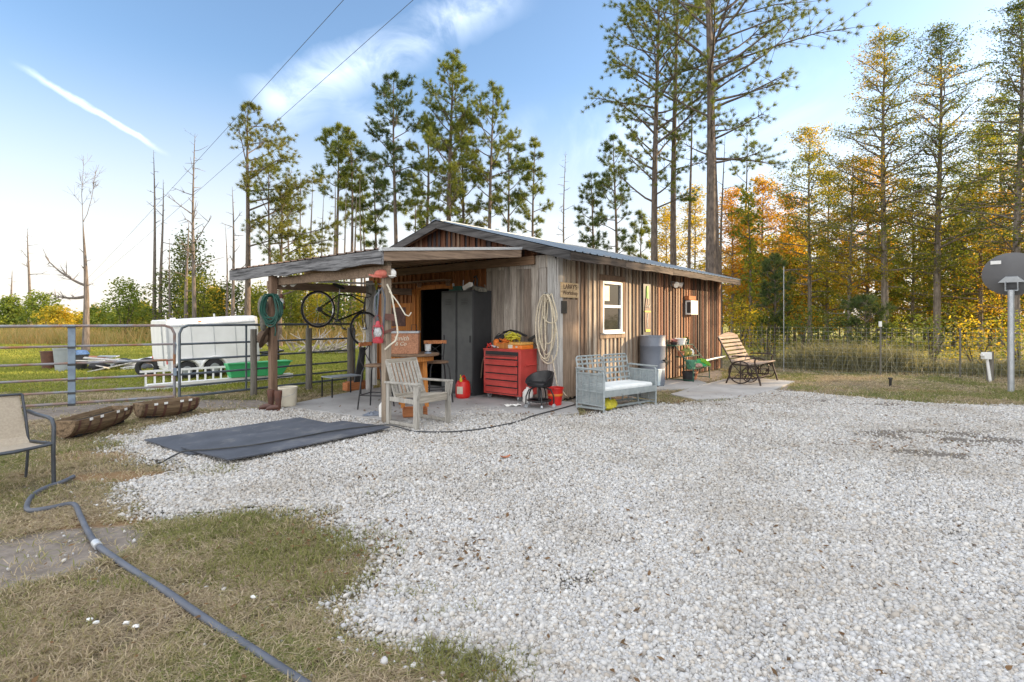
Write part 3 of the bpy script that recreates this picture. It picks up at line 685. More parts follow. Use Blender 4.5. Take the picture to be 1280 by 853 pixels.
mb = MB(); board_wall(mb, 1.62, SHW, lambda s, o, z: (-o, s, z), lambda s: 2.58, .03, [(TD0, TD1, 0, DZ)], .15, 6)
mb.build('porch_wall', M['wall_warm'], SHED)
mb = MB(); board_wall(mb, .02, SHW-.02, lambda s, o, z: (-o, s, z), lambda s: roofz(s)-.03, 2.585, [], .15, 8)
M['gable'] = wood('gable', [(.14,.06,.035), (.05,.045,.05), (.17,.08,.045), (.03,.03,.035), (.24,.16,.11), (.13,.055,.03)], dark=.5)
mb.build('gable_wall', M['gable'], SHED)
mb = MB()                      # inner shell so that nothing shines through, with the window and door left open
mb.box((WIN[0]/2, .03, 1.24), (WIN[0], .04, 2.46)); mb.box(((WIN[1]+SHL)/2, .03, 1.24), (SHL-WIN[1], .04, 2.46))
mb.box(((WIN[0]+WIN[1])/2, .03, WIN[2]/2), (WIN[1]-WIN[0], .04, WIN[2])); mb.box(((WIN[0]+WIN[1])/2, .03, (WIN[3]+2.47)/2), (WIN[1]-WIN[0], .04, 2.47-WIN[3]))
mb.box((.03, (TD0+.05)/2, 1.25), (.04, TD0-.05, 2.5)); mb.box((.03, (TD1+SHW)/2, 1.25), (.04, SHW-TD1, 2.5)); mb.box((.03, (TD0+TD1)/2, (DZ+2.5)/2), (.04, TD1-TD0, 2.5-DZ))
mb.box((SHL-.02, SHW/2, 1.25), (.04, SHW-.1, 2.5)); mb.box((SHL/2, SHW-.02, 1.25), (SHL-.1, .04, 2.5)); mb.box((SHL/2, SHW/2, .01), (SHL-.1, SHW-.1, .02))
mb.build('inner_wall', M['dark_int'], SHED)
mb = MB(); board_wall(mb, 0, SHW, lambda s, o, z: (SHL+o, s, z), lambda s: roofz(s)-.05, .03, [], .17, 9); board_wall(mb, 0, SHL, lambda s, o, z: (s, SHW+o, z), lambda s: roofz(SHW)-.05, .03, [], .17, 10)
mb.build('back_wall', M['wall_side'], SHED)
mb = MB(); mb.box((-.045, .05, 1.36), (.03, .15, 2.5)); mb.box((.055, -.06, 1.3), (.14, .03, 2.48)); mb.box((-.02, -.02, 1.3), (.05, .05, 2.4)); mb.build('corner_board', M['post_grey'], SHED, bevel=.003)
mb = MB(); mb.box((-.07, 2.35, 2.50), (.05, 3.9, .15)); mb.build('ledger_board', M['beam_brown_y'], SHED, bevel=.004)
# roof
def ribbed(mb, x0, x1, y0, z0, y1, z1, along='x', pitch=.229, rh=.019):
    """corrugated sheet: ribs run from (y0,z0) to (y1,z1), profile runs along x"""
    prof = []; x = x0
    while x < x1:
        for dx, h in ((0, 0), (.075, 0), (.09, rh), (.115, rh), (.13, 0)):
            if x+dx <= x1: prof.append((x+dx, h))
        x += pitch
    prof.append((x1, 0)); vs = []; n = len(prof); K = 6
    for k in range(K+1):
        t = k/K
        for (a, h) in prof:
            yy, zz = y0+(y1-y0)*t, z0+(z1-z0)*t+h
            vs.append((a, yy, zz) if along == 'x' else (yy, a, zz))
    m = len(vs); vs += [(v[0], v[1], v[2]-.004) for v in vs]
    fs = [(k*n+i, k*n+i+1, (k+1)*n+i+1, (k+1)*n+i) for k in range(K) for i in range(n-1)]
    fs += [tuple(m+j for j in reversed(f)) for f in fs]
    for i in range(n-1): fs += [(i, m+i, m+i+1, i+1), (K*n+i, K*n+i+1, m+K*n+i+1, m+K*n+i)]
    mb.add(vs, fs)
RO, RB, RE = -.32, 8.38, .52
mb = MB(); ribbed(mb, RO, RB, SHW/2, RZ+.03, -RE-.04, roofz(-RE-.04)+.03); ribbed(mb, RO, RB, SHW/2, RZ+.03, SHW+RE, roofz(SHW+RE)+.03)
RF = mb.build('roof', M['roof'], SHED)
mb = MB(); 
for sgn in (-1, 1): mb.hexa([(RO-.01, SHW/2, RZ+.035), (RB, SHW/2, RZ+.035), (RB, SHW/2+sgn*.16, RZ-.005), (RO-.01, SHW/2+sgn*.16, RZ-.005), (RO-.01, SHW/2, RZ+.065), (RB, SHW/2, RZ+.065), (RB, SHW/2+sgn*.16, RZ+.02), (RO-.01, SHW/2+sgn*.16, RZ+.02)])
mb.build('ridge_cap', M['roof'], RF)
def rake(mb, x, t0, t1, dz, th, w):
    mb.hexa([(x, t0, roofz(t0)-dz-th), (x+w, t0, roofz(t0)-dz-th), (x+w, t1, roofz(t1)-dz-th), (x, t1, roofz(t1)-dz-th), (x, t0, roofz(t0)-dz), (x+w, t0, roofz(t0)-dz), (x+w, t1, roofz(t1)-dz), (x, t1, roofz(t1)-dz)])
for a, b in ((-RE, SHW/2), (SHW/2, SHW+RE)):
    for x, q in ((RO, .15), (RB-.04, .14)): mb = MB(); rake(mb, x, a, b, -.015, q, .04); mb.build('rake_board', M['rake'], SHED, bevel=.004)
r_ = random.Random(4); mb = MB(); x = RO+.03
while x < RB-.05:
    x2 = min(RB-.045, x+r_.uniform(1.6, 2.6)); z = roofz(-RE)
    k = 8; ts = [x+(x2-x)*i/k for i in range(k+1)]; lo = [z-.125+r_.uniform(-.012, .012) for _ in ts]
    strip(mb, [[(ts[i], -RE-.02, lo[i]), (ts[i], -RE+.02, lo[i]), (ts[i], -RE+.02, z+.01), (ts[i], -RE-.02, z+.01)] for i in range(k+1)])
    x = x2+.004
mb.build('eave_fascia', M['fascia_x'], SHED)
mb = MB()
for sg in (0, 1):
    for i in range(15):
        x = RO+.1+i*.6; t0, t1 = (-RE+.03, SHW/2) if sg == 0 else (SHW/2, SHW+RE); rake(mb, x, t0, t1, .02, .09, .04)
mb.build('rafter', M['beam_brown_y'], SHED)
mb = MB()
for t0, t1 in ((-RE+.02, SHW/2), (SHW/2, SHW+RE)): mb.hexa([(RO+.05, t0, roofz(t0)-.012), (RB-.05, t0, roofz(t0)-.012), (RB-.05, t1, roofz(t1)-.012), (RO+.05, t1, roofz(t1)-.012), (RO+.05, t0, roofz(t0)+.006), (RB-.05, t0, roofz(t0)+.006), (RB-.05, t1, roofz(t1)+.006), (RO+.05, t1, roofz(t1)+.006)])
mb.build('roof_deck', M['beam_brown'], SHED)
# porch roof
PX0, PY0, PY1 = -3.27, .50, 5.28
def pz(x): return 2.385+(x-PX0)*(2.73-2.385)/(0-PX0)
mb = MB(); ribbed(mb, PY0, PY1, PX0-.03, pz(PX0-.03)+.005, -.33, pz(-.33)+.005, 'y'); PR = mb.build('porch_roof', M['roof_old'], SHED)
mb = MB(); mb.hexa([(PX0+.02, PY0+.02, pz(PX0)-.02), (-.03, PY0+.02, pz(-.03)-.02), (-.03, PY1-.02, pz(-.03)-.02), (PX0+.02, PY1-.02, pz(PX0)-.02), (PX0+.02, PY0+.02, pz(PX0)-.004), (-.03, PY0+.02, pz(-.03)-.004), (-.03, PY1-.02, pz(-.03)-.004), (PX0+.02, PY1-.02, pz(PX0)-.004)])
mb.build('ceiling_boards', M['beam_brown'], PR)
mb = MB(); k = 22; ts = [PY0-.02+(PY1-PY0+.04)*i/k for i in range(k+1)]; lo = [2.185+r_.uniform(-.014, .014)+.02*math.sin(i*.9) for i in range(k+1)]
strip(mb, [[(PX0-.02, ts[i], lo[i]), (PX0+.025, ts[i], lo[i]), (PX0+.025, ts[i], 2.375), (PX0-.02, ts[i], 2.375)] for i in range(k+1)])
mb.build('porch_fascia', M['fascia'], SHED)
mb = MB(); y = PY0+.01; mb.hexa([(PX0+.03, y-.02, pz(PX0)-.16), (-.33, y-.02, pz(-.33)-.16), (-.33, y+.025, pz(-.33)-.16), (PX0+.03, y+.025, pz(PX0)-.16), (PX0+.03, y-.02, pz(PX0)-.03), (-.33, y-.02, pz(-.33)-.03), (-.33, y+.025, pz(-.33)-.03), (PX0+.03, y+.025, pz(PX0)-.03)])
mb.build('porch_side_board', M['beam_brown'], SHED, bevel=.004)
mb = MB(); mb.hexa([(PX0-.02, PY0-.03, pz(PX0)-.028), (-.33, PY0-.03, pz(-.33)-.028), (-.33, PY0+.03, pz(-.33)-.028), (PX0-.02, PY0+.03, pz(PX0)-.028), (PX0-.02, PY0-.03, pz(PX0)+.016), (-.33, PY0-.03, pz(-.33)+.016), (-.33, PY0+.03, pz(-.33)+.016), (PX0-.02, PY0+.03, pz(PX0)+.016)])
mb.build('roof_edge_trim', M['alu'], PR)
mb = MB()
for i in range(5):
    x = -3.0+i*.6; mb.box((x, (PY0+PY1)/2, pz(x)-.085), (.04, PY1-PY0-.1, .11))
mb.build('porch_purlin', M['beam_brown_y'], PR)
mb = MB(); mb.box((-3.1, 2.3, 2.11), (.05, 3.5, .14)); mb.box((-1.62, 3.78, 2.04), (3.3, .05, .14)); mb.build('porch_beam', M['beam_brown'], SHED, bevel=.005)
NP = S(-3.03, .70); LP = S(-3.2, 3.72); GP = S(-1.23, 3.72)
for (o, t, z, w, m, nm) in ((-3.04, .70, 2.3, .10, 'post_wood', 'porch_post'), (-3.2, 3.72, 2.2, .115, 'post_red', 'porch_post'), (-1.23, 3.72, 2.22, .11, 'post_grey', 'porch_post')):
    mb = MB(); mb.box((o, t, z/2), (w, w, z)); mb.build(nm, M[m], SHED, bevel=.006, label={'post_wood': 'tan near corner porch post', 'post_red': 'reddish left porch post', 'post_grey': 'grey inner porch post'}[m])
mb = MB(); mb.box((-1.19, 3.60, 1.15), (.05, .09, 2.05)); mb.build('post_board', M['post_grey'], SHED, bevel=.004)
mb = MB(); mb.box((-1.17, 3.545, 1.65), (.02, .02, .75)); mb.build('green_strip', M['green_pot'], SHED)
# doorway, shelf above it, orange panels
mb = MB(); mb.box((-.05, TD1+.04, 1.06), (.06, .085, 2.1)); mb.box((-.05, TD0-.04, 1.06), (.06, .085, 2.1)); mb.box((-.05, (TD0+TD1)/2, DZ+.045), (.06, TD1-TD0+.17, .09)); mb.build('door_frame', M['orange_wood'], SHED, bevel=.004)
mb = MB(); mb.box((-.10, 4.15, .40), (.03, 1.0, .72)); mb.box((-.10, 4.15, 1.5), (.03, .95, .60)); 
for t in (3.70, 4.62): mb.box((-.10, t, 1.12), (.035, .10, 1.95))
for z in (.1, .80, 1.17, 2.04): mb.box((-.10, 4.15, z), (.036, .84, .1))
DO = mb.build('plank_door', M['orange_wood'], SHED, bevel=.003)
mb = MB(); mb.box((-.118, 4.22, 1.5), (.01, .5, .42)); mb.build('door_panel', M['rust'], DO)
mb = MB(); mb.box((-.62, 4.9, 1.0), (.04, .8, 2.0)); 
mb = MB(); mb.box((-.17, 3.5, 2.245), (.2, 1.9, .03)); 
for t in (2.6, 3.5, 4.4): mb.box((-.12, t, 2.18), (.1, .03, .1))
mb.build('shelf', M['beam_brown_y'], SHED)
# side window
x0, x1, z0, z1 = WIN; fw = .055
mb = MB(); xm = (x0+x1)/2
for x in (x0+fw/2, x1-fw/2): mb.box((x, -.035, (z0+z1)/2), (fw, .05, z1-z0-.004))
for z in (z0+fw/2, z1-fw/2): mb.box((xm, -.036, z), (x1-x0-2*fw+.002, .046, fw))
WD = mb.build('window', M['white'], SHED, bevel=.003)
mb = MB(); mb.box((xm, -.045, z0+.52), (x1-x0-2*fw, .04, .055)); mb.build('meeting_rail', M['white'], WD, bevel=.003)
mb = MB(); mb.box((xm, -.065, z0-.012), (x1-x0+.02, .09, .03)); mb.build('sill', M['white'], WD, bevel=.003)
mb = MB(); mb.box((xm, -.02, (z0+z1)/2), (x1-x0-2*fw+.02, .006, z1-z0-2*fw+.02)); mb.build('pane', M['glass'], WD)
mb = MB(); mb.box((x0+.2, -.0285, z1-.24), (.22, .003, .3)); mb.build('paper_sheet', M['cream'], WD)
mb = MB()
for x in (x0-.055, x1+.055): mb.box((x, -.058, (z0+z1)/2), (.10, .022, z1-z0+.02))
mb.box((xm, -.0585, z1+.065), (x1-x0+.22, .024, .11)); mb.box((xm, -.058, z0-.07), (x1-x0+.22, .022, .085)); mb.build('window_trim', M['wall_side'], SHED, bevel=.003)
# outside flood light and meter box on the side wall
mb = MB(); mb.box((4.75, -.06, 2.30), (.12, .03, .12)); FL = mb.build('wall_light', M['galv'], SHED, bevel=.004)
for dx in (-.1, .1):
    mb = MB(); mb.tube([(4.75+dx*.4, -.08, 2.31), (4.75+dx*1.2, -.14, 2.30), (4.75+dx*1.7, -.24, 2.26)], [.03, .045, .075], 12); mb.build('lamp_head', M['white_pl'], FL, smooth=True)
mb = MB(); mb.box((5.78, -.125, 1.74), (.46, .15, .36)); MBX = mb.build('utility_box', M['white_pl'], SHED, bevel=.008)
mb = MB(); mb.box((5.555, -.145, 1.74), (.012, .10, .28)); mb.build('box_vent', M['gunmetal'], MBX)
mb = MB(); mb.box((5.74, -.10, 1.985), (.44, .13, .10)); mb.build('box_shelf', M['orange_wood_x'], SHED, bevel=.004)
mb = MB(); mb.box((.15, -.075, 1.66), (.16, .035, .22)); mb.build('mail_holder', M['black'], SHED, bevel=.004)
mb = MB(); mb.box((.32, -.054, .93), (.56, .02, 1.74)); mb.build('cover_boards', M['wall_side'], SHED, bevel=.002)
# long grey pipe lying along the foot of the wall
mb = MB(); mb.tube([(5.3,-.14,.30),(6.2,-.16,.33),(7.3,-.18,.36),(8.1,-.17,.37)], .035, 10); mb.build('wall_pipe', M['galv'], SHED, smooth=True)
grass_near(NGRASS); green_patches(230000); leaf_litter(60000); grass_far(NFAR)
# ------------------------------------------------------------ things round the shed
def local(o, t): return S(o, t)
PI = math.pi
SL_Z = .03   # top of the concrete
# carved sign
sg = thing('wood_sign', 'square wooden sign lettered in brown beside the front corner of the shed', 'sign', S(.05, -.085, 1.83), SH_A)
mb = MB(); mb.box((.27, 0, .13), (.55, .025, .265)); mb.build('sign_board', M['signwood'], sg, bevel=.004)
MT = Matrix.Rotation(R(90), 4, 'X')
text_obj('lettering', "LARRY'S", .125, M['burnt'], sg, Matrix.Translation((.27, -.015, .15)) @ MT, .002, sx=.95)
text_obj('lettering', "Workshop", .105, M['burnt'], sg, Matrix.Translation((.27, -.015, .05)) @ MT, .002)
# tall bottle-shaped board
bt = thing('bottle_sign', 'tall narrow bottle shaped board in brown and lime on the side wall', 'sign', S(3.17, -.08, 1.1), SH_A)
mb = MB(); mb.box((.17, 0, .56), (.36, .02, 1.14)); mb.build('backing', M['gunmetal'], bt, bevel=.003)
def flat(mb, pts, y0, y1):
    k = len(pts); vs = [(a, y0, b) for a, b in pts]+[(a, y1, b) for a, b in pts]
    mb.add(vs, [tuple(range(k)), tuple(range(2*k-1, k-1, -1))]+[(i, (i+1) % k, k+(i+1) % k, k+i) for i in range(k)])
mb = MB(); flat(mb, [(.06,.08),(.30,.08),(.31,.45),(.28,.62),(.24,.78),(.235,.82),(.10,.82),(.09,.76),(.05,.6),(.04,.4)], -.025, -.011); mb.build('bottle', M['leather'], bt)
mb = MB(); flat(mb, [(.12,.80),(.225,.80),(.215,1.02),(.19,1.08),(.15,1.08),(.125,1.02)], -.030, -.011); mb.build('bottle_neck', M['lime'], bt)
mb = MB(); flat(mb, [(.08,.07),(.29,.07),(.29,.12),(.08,.12)], -.030, -.012); mb.build('foot_band', M['yellow'], bt); mb = MB(); flat(mb, [(.04,.50),(.31,.50),(.32,.53),(.03,.53)], -.030, -.012); mb.build('label_band', M['yellow'], bt)
mb = MB(); mb.tube([(.10,-.03,.6),(.15,-.03,.66),(.2,-.03,.6),(.26,-.03,.67)], .012, 6); mb.tube([(.16,-.03,.16),(.14,-.03,.3),(.17,-.03,.47)], .012, 6); mb.tube([(.16,-.03,.68),(.18,-.03,.95)], .010, 6); mb.build('painted_mark', M['cream'], bt)

# tool chest
tcx = thing('tool_chest', 'dented red steel tool chest on casters against the front wall', 'tool chest', S(-.53, .347, SL_Z), SH_A)
W, D, H, c0 = .865, .46, .875, .085        # local: x = depth towards the wall, y = width
mb = MB(); mb.box((D/2, W/2, c0+(H-c0)/2), (D, W, H-c0)); mb.build('body', M['red'], tcx, bevel=.008)
mb = MB(); mb.box((D/2, W/2, H+.006), (D+.02, W+.02, .022)); mb.build('top', M['red'], tcx, bevel=.006)
mb = MB(); mb.box((-.001, W/2, c0+(H-c0)/2), (.010, W-.10, H-c0-.05)); mb.build('drawer_recess', M['black'], tcx)
z = c0+.03
for i, h in enumerate((.11, .11, .11, .135, .105, .075)):
    mb = MB(); mb.box((-.010-(0.02 if i == 4 else 0), W/2+(.0 if i != 4 else -.0), z+h/2), (.03+(.04 if i == 4 else 0), W-.13, h-.016)); dr = mb.build('drawer', M['red'], tcx, bevel=.005)
    mb = MB(); mb.box((-.033-(0.04 if i == 4 else 0), W/2, z+h-.018), (.018, W-.15, .014)); mb.build('handle', M['rust'] if i == 5 else M['red'], dr, bevel=.003)
    z += h+.006
for x in (.07, D-.07):
    for y in (.08, W-.08):
        mb = MB(); mb.tube([(x, y-.018, .043), (x, y+.018, .043)], .043, 14); mb.box((x, y, .078), (.05, .06, .012)); mb.build('caster', M['galv'], tcx, smooth=True)
mb = MB(); mb.tube([(D-.03,-.02,.62),(D*.2,-.035,.62)], .012, 8); mb.build('side_handle', M['red'], tcx)
TOP = SL_Z+H+.018
def top(x, y, z=0): v = S(-.53+x, .347+y); return Vector((v.x, v.y, TOP+z))
# things on the chest
b = thing('parts_case', 'orange and clear plastic parts case lying on the right end of the red chest', 'case', top(.22, .17), SH_A)
mb = MB(); mb.box((0, 0, .035), (.34, .30, .07)); mb.build('tray', M['orange_pl'], b, bevel=.012)
mb = MB(); mb.box((0, 0, .095), (.34, .30, .05)); mb.build('lid', pm('amber', (.62,.33,.08), .4, bmp=.05), b, bevel=.014)
mb = MB(); mb.box((-.17, .1, .045), (.015, .10, .06)); mb.box((-.17, -.04, .045), (.015, .04, .03)); mb.build('latch', M['cream'], b, bevel=.003)
b = thing('cord_crate', 'orange crate stuffed with coiled orange cord in the middle of the red chest top', 'crate', top(.2, .48), SH_A)
mb = MB(); mb.box((0, 0, .05), (.26, .28, .10)); mb.build('box', M['orange_wood'], b, bevel=.01)
mb = MB(); rr = random.Random(2)
for i in range(9):
    cx, cy, rad, zz = rr.uniform(-.05, .05), rr.uniform(-.06, .06), rr.uniform(.06, .11), .1+i*.008
    mb.tube([(cx+rad*math.cos(a), cy+rad*math.sin(a), zz+.012*math.sin(3*a+i)) for a in [2*PI*j/16 for j in range(16)]], .008, 6, closed=True)
mb.build('cord', M['orange_pl'], b, smooth=True)
b = thing('yellow_rope', 'tangled bundle of bright yellow rope on top of the red chest', 'rope', top(.24, .38, .15), SH_A)
mb = MB()
for i in range(16):
    rad = rr.uniform(.05, .15); cx, cy = rr.uniform(-.05, .05), rr.uniform(-.08, .08); ph = rr.uniform(0, 6)
    mb.tube([(cx+rad*.7*math.cos(a), cy+rad*math.sin(a), .035+.03*math.sin(a*1+ph)+.05*rr.random()*math.sin(2*a)+i*.003) for a in [2*PI*j/14 for j in range(14)]], .008, 6, closed=True)
mb.build('strands', M['yellow'], b, smooth=True)
b = thing('tool_bag', 'black bag beside the yellow rope on the left part of the red chest', 'bag', top(.25, .66), SH_A)
mb = MB(); mb.ell((0, 0, .11), (.13, .15, .13), 10, 14, .14, rr); mb.ell((.0, -.12, .17), (.08, .09, .06), 8, 12, .12, rr); mb.build('bag_body', M['black_rub'], b, smooth=True)
mb = MB(); mb.tube([(-.05,-.1,.2),(-.06,0,.27),(-.05,.1,.2)], .008, 6); mb.build('bag_handle', M['gunmetal'], b)
b = thing('orange_jar', 'round orange jar at the front left of the red chest top', 'jar', top(.12, .66), SH_A)
mb = MB(); mb.lathe([(.0,0),(.05,0),(.055,.03),(.055,.09),(.03,.115),(0,.12)], (0,0,.05)); mb.build('jar_body', M['orange_pl'], b, smooth=True)
mb = MB()
for i in range(26): mb.box((rr.uniform(-.05,.06), rr.uniform(-.12,.1), .02+rr.uniform(0,.03)), (rr.uniform(.02,.05), .02, .015), rr.uniform(0,3))
mb.build('loose_parts', M['alu'], b)
b = thing('red_clamp', 'small red clamp on the left front edge of the red chest', 'clamp', top(.08, .80), SH_A)
mb = MB(); mb.tube([(0,-.07,.01),(0,-.03,.09),(0,.03,.05),(0,.06,.01)], .012, 8); mb.tube([(0,-.02,.02),(0,.05,.08)], .01, 8); mb.build('clamp_body', M['red_pl'], b)
b = thing('air_hose', 'thin tan hose arching over the red chest down to the floor beside it', 'hose', top(.2, .45, 0), SH_A)
mb = MB(); mb.tube([(-.16,.52,-.55),(-.15,.5,-.3),(-.08,.46,-.02),(.03,.36,.14),(.1,.22,.27),(.14,.05,.31),(.14,-.1,.28),(.17,-.25,.23),(.22,-.38,.13),(.30,-.47,.01),(.31,-.52,-.12),(.31,-.57,-.27)], .011, 8); mb.build('hose_line', M['felt'], b, smooth=True)
mb = MB(); mb.tube([(.1,.2,.28),(.13,.05,.32),(.15,-.1,.29),(.18,-.28,.22)], .02, 8); mb.build('hose_grip', M['black'], b, smooth=True)
b = thing('spray_gun', 'small black spray gun standing at the back right of the chest', 'spray gun', top(.40, .10), SH_A)
mb = MB(); mb.cyl((0,0,0),(0,0,.14), .025); mb.beam((0,.05,.15),(0,-.13,.24), .035, .04); mb.beam((0,0,.17),(0,-.02,.08), .02, .03); mb.build('gun_body', M['black'], b)
# gas can
def gascan(name, label, loc, rz, s=1.0):
    b = thing(name, label, 'gas can', loc, rz)
    mb = MB(); pr = [(0,0),(.125,0),(.145,.02),(.15,.08),(.145,.22),(.12,.275),(.07,.30),(0,.305)]
    mb.lathe([(r*s, z*s) for r, z in pr], n=20, sx=1.0, sy=.82); mb.build('tank', M['red_pl'], b, smooth=True)
    mb = MB(); mb.tube([(-.07*s,0,.28*s),(-.05*s,0,.35*s),(.04*s,0,.36*s),(.10*s,0,.32*s),(.115*s,0,.24*s)], .017*s, 8); mb.build('handle', M['red_pl'], b, smooth=True)
    mb = MB(); mb.cyl((-.09*s,0,.26*s),(-.10*s,0,.33*s), .024*s); mb.cyl((-.10*s,0,.33*s),(-.115*s,0,.39*s), .012*s, .008*s); mb.build('spout', M['yellow'], b, smooth=True)
    mb = MB(); mb.box((-.145*s,0,.14*s), (.012*s,.1*s,.12*s)); mb.build('sticker', M['cream'], b)
    return b
gascan('gas_can', 'red plastic gas can on the slab between dark locker and red chest', S(-.80, 1.47, SL_Z), SH_A+R(25), 1.08)
# lockers
for i, (y0, lb) in enumerate(((1.45, 'dark grey steel locker nearer the red chest'), (1.885, 'dark grey steel locker beside the doorway'))):
    b = thing('steel_locker', lb, 'locker', S(-.56, y0, SL_Z), SH_A, 'pair of steel lockers')
    mb = MB(); mb.box((.25, .2125, .98), (.50, .425, 1.96)); mb.build('body', M['gunmetal'], b, bevel=.006)
    mb = MB(); mb.box((-.007, .2125, .99), (.018, .385, 1.86)); d = mb.build('door', pm('locker_door', (.085,.088,.088), .5, (.065,.067,.068), 3, .2, .02) if i == 0 else bpy.data.materials['locker_door'], b, bevel=.004)
    mb = MB(); mb.box((-.024, .06+.27*i, 1.05), (.016, .022, .13)); mb.build('handle', M['black'], d, bevel=.003)
    mb = MB()
    for k in range(4): mb.box((-.017, .2125, 1.70+.03*k), (.004, .16, .008))
    mb.build('vent_slots', M['black'], d)
LT = SL_Z+1.96
def on_locker(x, y): return S(-.56+x, 1.45+y, LT)
b = thing('white_carton', 'small tilted white carton on top of the lockers', 'carton', on_locker(.12, .24), SH_A)
mb = MB(); mb.box((0, 0, .07), (.12, .20, .09), rx=R(-22)); mb.build('carton_body', M['white_pl'], b, bevel=.004)
b = thing('black_tool', 'upright black hand tool with two prongs on the nearer locker', 'tool', on_locker(.16, .10), SH_A)
mb = MB(); mb.box((0,0,.02), (.1,.1,.04)); mb.tube([(0,-.04,.04),(0,-.05,.2),(0,-.02,.27),(0,.03,.24)], .016, 8); mb.tube([(0,.04,.04),(0,.05,.15),(0,.02,.2)], .014, 8); mb.build('tool_body', M['black'], b)
b = thing('green_camo_pouch', 'flat green pouch hanging over the front corner of the nearer locker', 'pouch', on_locker(.15, -.02), SH_A)
mb = MB(); mb.box((0, 0, .02), (.2, .2, .07), rx=R(14)); mb.tube([(0,-.12,.02),(0,-.16,.05),(0,-.12,.09)], .012, 6); mb.build('pouch_body', M['camo'], b, bevel=.02)
b = thing('tool_tray', 'low dark green tray of oddments on the locker beside the doorway', 'tray', on_locker(.15, .52), SH_A)
mb = MB(); mb.box((0,0,.015), (.22,.36,.03)); mb.box((0,0,.06), (.14,.22,.06)); mb.build('tray_body', M['green_dk'], b, bevel=.006)
mb = MB(); mb.tube([(-.03,-.13,.03),(-.03,-.14,.2)], .01, 6); mb.tube([(0,.14,.03),(0,.17,.15)], .02, 8); mb.build('bottle', M['galv'], b)
# cream rope on a nail
rp = thing('rope_coil', 'long cream rope coil hanging on the front corner of the shed', 'rope', S(-.09, .07, 1.88), SH_A)
mb = MB(); rr = random.Random(5)
for i, (w, h, of) in enumerate(((.13,1.16,.02),(.17,1.05,0),(.10,.86,-.05),(.2,1.2,-.03),(.15,.5,-.09),(.08,.98,.06),(.21,1.12,.02))):
    pts = []
    for j in range(24):
        a = 2*PI*j/24; s = math.sin(a); cz = -h/2+h/2*math.cos(a)
        pts.append((-.03-.012*i+.01*math.sin(2*a), of+w*s*(.65+.45*(-cz/h)) + .03*math.sin(2*a+i), cz+rr.uniform(-.004,.004)))
    mb.tube(pts, .0115, 7, closed=True)
mb.tube([(-.03,-.08,-1.05),(-.03,-.14,-1.3),(-.04,-.2,-1.55),(-.05,-.4,-1.72)], .011, 7)
mb.build('coil', M['rope'], rp, smooth=True)
mb = MB(); mb.cyl((.02,0,0),(-.13,0,.02), .012); mb.build('peg', M['galv'], rp)
# rolling stool
c = G(674, 511); st = thing('rolling_stool', 'black mechanic stool with curved backrest and small casters', 'stool', (c.x, c.y, SL_Z), R(-48))
mb = MB(); mb.lathe([(0,.33),(.19,.33),(.215,.345),(.22,.375),(.20,.39),(0,.38)], n=28, sy=.85); mb.build('seat', M['black'], st, smooth=True)
mb = MB(); vs = []; K = 18
for i in range(K+1):
    a = R(-28)+R(236)*i/K; hh = .39+.185*math.sin(PI*i/K)**.7
    for (rad, zz) in ((.195, .355), (.225, .355), (.255, hh), (.225, hh)): vs.append((rad*math.cos(a), rad*.88*math.sin(a), zz))
mb.add(vs, [(i*4+j, i*4+(j+1) % 4, i*4+4+(j+1) % 4, i*4+4+j) for i in range(K) for j in range(4)]+[(0,1,2,3), (K*4+3,K*4+2,K*4+1,K*4)]); mb.build('backrest', M['black'], st, smooth=True)
mb = MB(); mb.cyl((0,0,.09),(0,0,.34), .02); mb.lathe([(.0,.08),(.12,.08),(.12,.1),(0,.1)]); mb.build('post', M['black'], st)
for k in range(5):
    a = R(36+72*k); ca, sa = math.cos(a), math.sin(a)
    mb = MB(); mb.tube([(ca*.10, sa*.10, .31), (ca*.19, sa*.19, .28), (ca*.235, sa*.235, .18), (ca*.24, sa*.24, .06)], .012, 8); lg = mb.build('leg', M['black'], st, smooth=True)
    mb = MB(); mb.tube([(ca*.24-sa*.014, sa*.24+ca*.014, .028), (ca*.24+sa*.014, sa*.24-ca*.014, .028)], .028, 14); mb.build('caster', M['galv'], lg, smooth=True)
mb = MB(); mb.lathe([(.15,.1),(.2,.1),(.2,.12),(.15,.12),(.15,.1)], n=24); mb.build('tray', M['black'], st)
c = G(694, 508.5); b = thing('red_bucket', 'red plastic bucket against the wall behind the black stool', 'bucket', (c.x, c.y+.02, SL_Z), 0)
mb = MB(); mb.lathe([(0,0),(.105,0),(.135,.265),(.145,.27),(.145,.29),(.13,.29),(.125,.25),(.1,.02),(0,.015)], n=24); mb.build('bucket_body', M['red_pl'], b, smooth=True)
mb = MB(); mb.lathe([(.1255,.15),(.1275,.155),(.131,.185),(.129,.19)], n=24); mb.build('band', M['orange_pl'], b, smooth=True)
c = G(661, 506); b = thing('white_jug', 'white plastic jug behind the black stool at the foot of the red chest', 'jug', (c.x-.02, c.y+.06, SL_Z), .4)
mb = MB(); mb.lathe([(0,0),(.08,0),(.085,.02),(.085,.17),(.05,.22),(.025,.235),(.025,.26),(0,.262)], n=18); mb.build('jug_body', M['white_pl'], b, smooth=True)
mb = MB(); mb.tube([(.02,0,.23),(.075,0,.22),(.095,0,.16),(.085,0,.1)], .012, 8); mb.build('handle', M['white_pl'], b, smooth=True)
c = G(641, 510); b = thing('paper_scrap', 'crumpled white paper scrap lying before the red chest', 'paper', (c.x, c.y, SL_Z+.001), .3)
mb = MB(); rr = random.Random(9); k = 9; vs = [((i/8-.5)*.26*(1+rr.uniform(-.1,.1)), (j/8-.5)*.13*(1+rr.uniform(-.1,.1)), rr.uniform(0,.035)) for i in range(k) for j in range(k)]
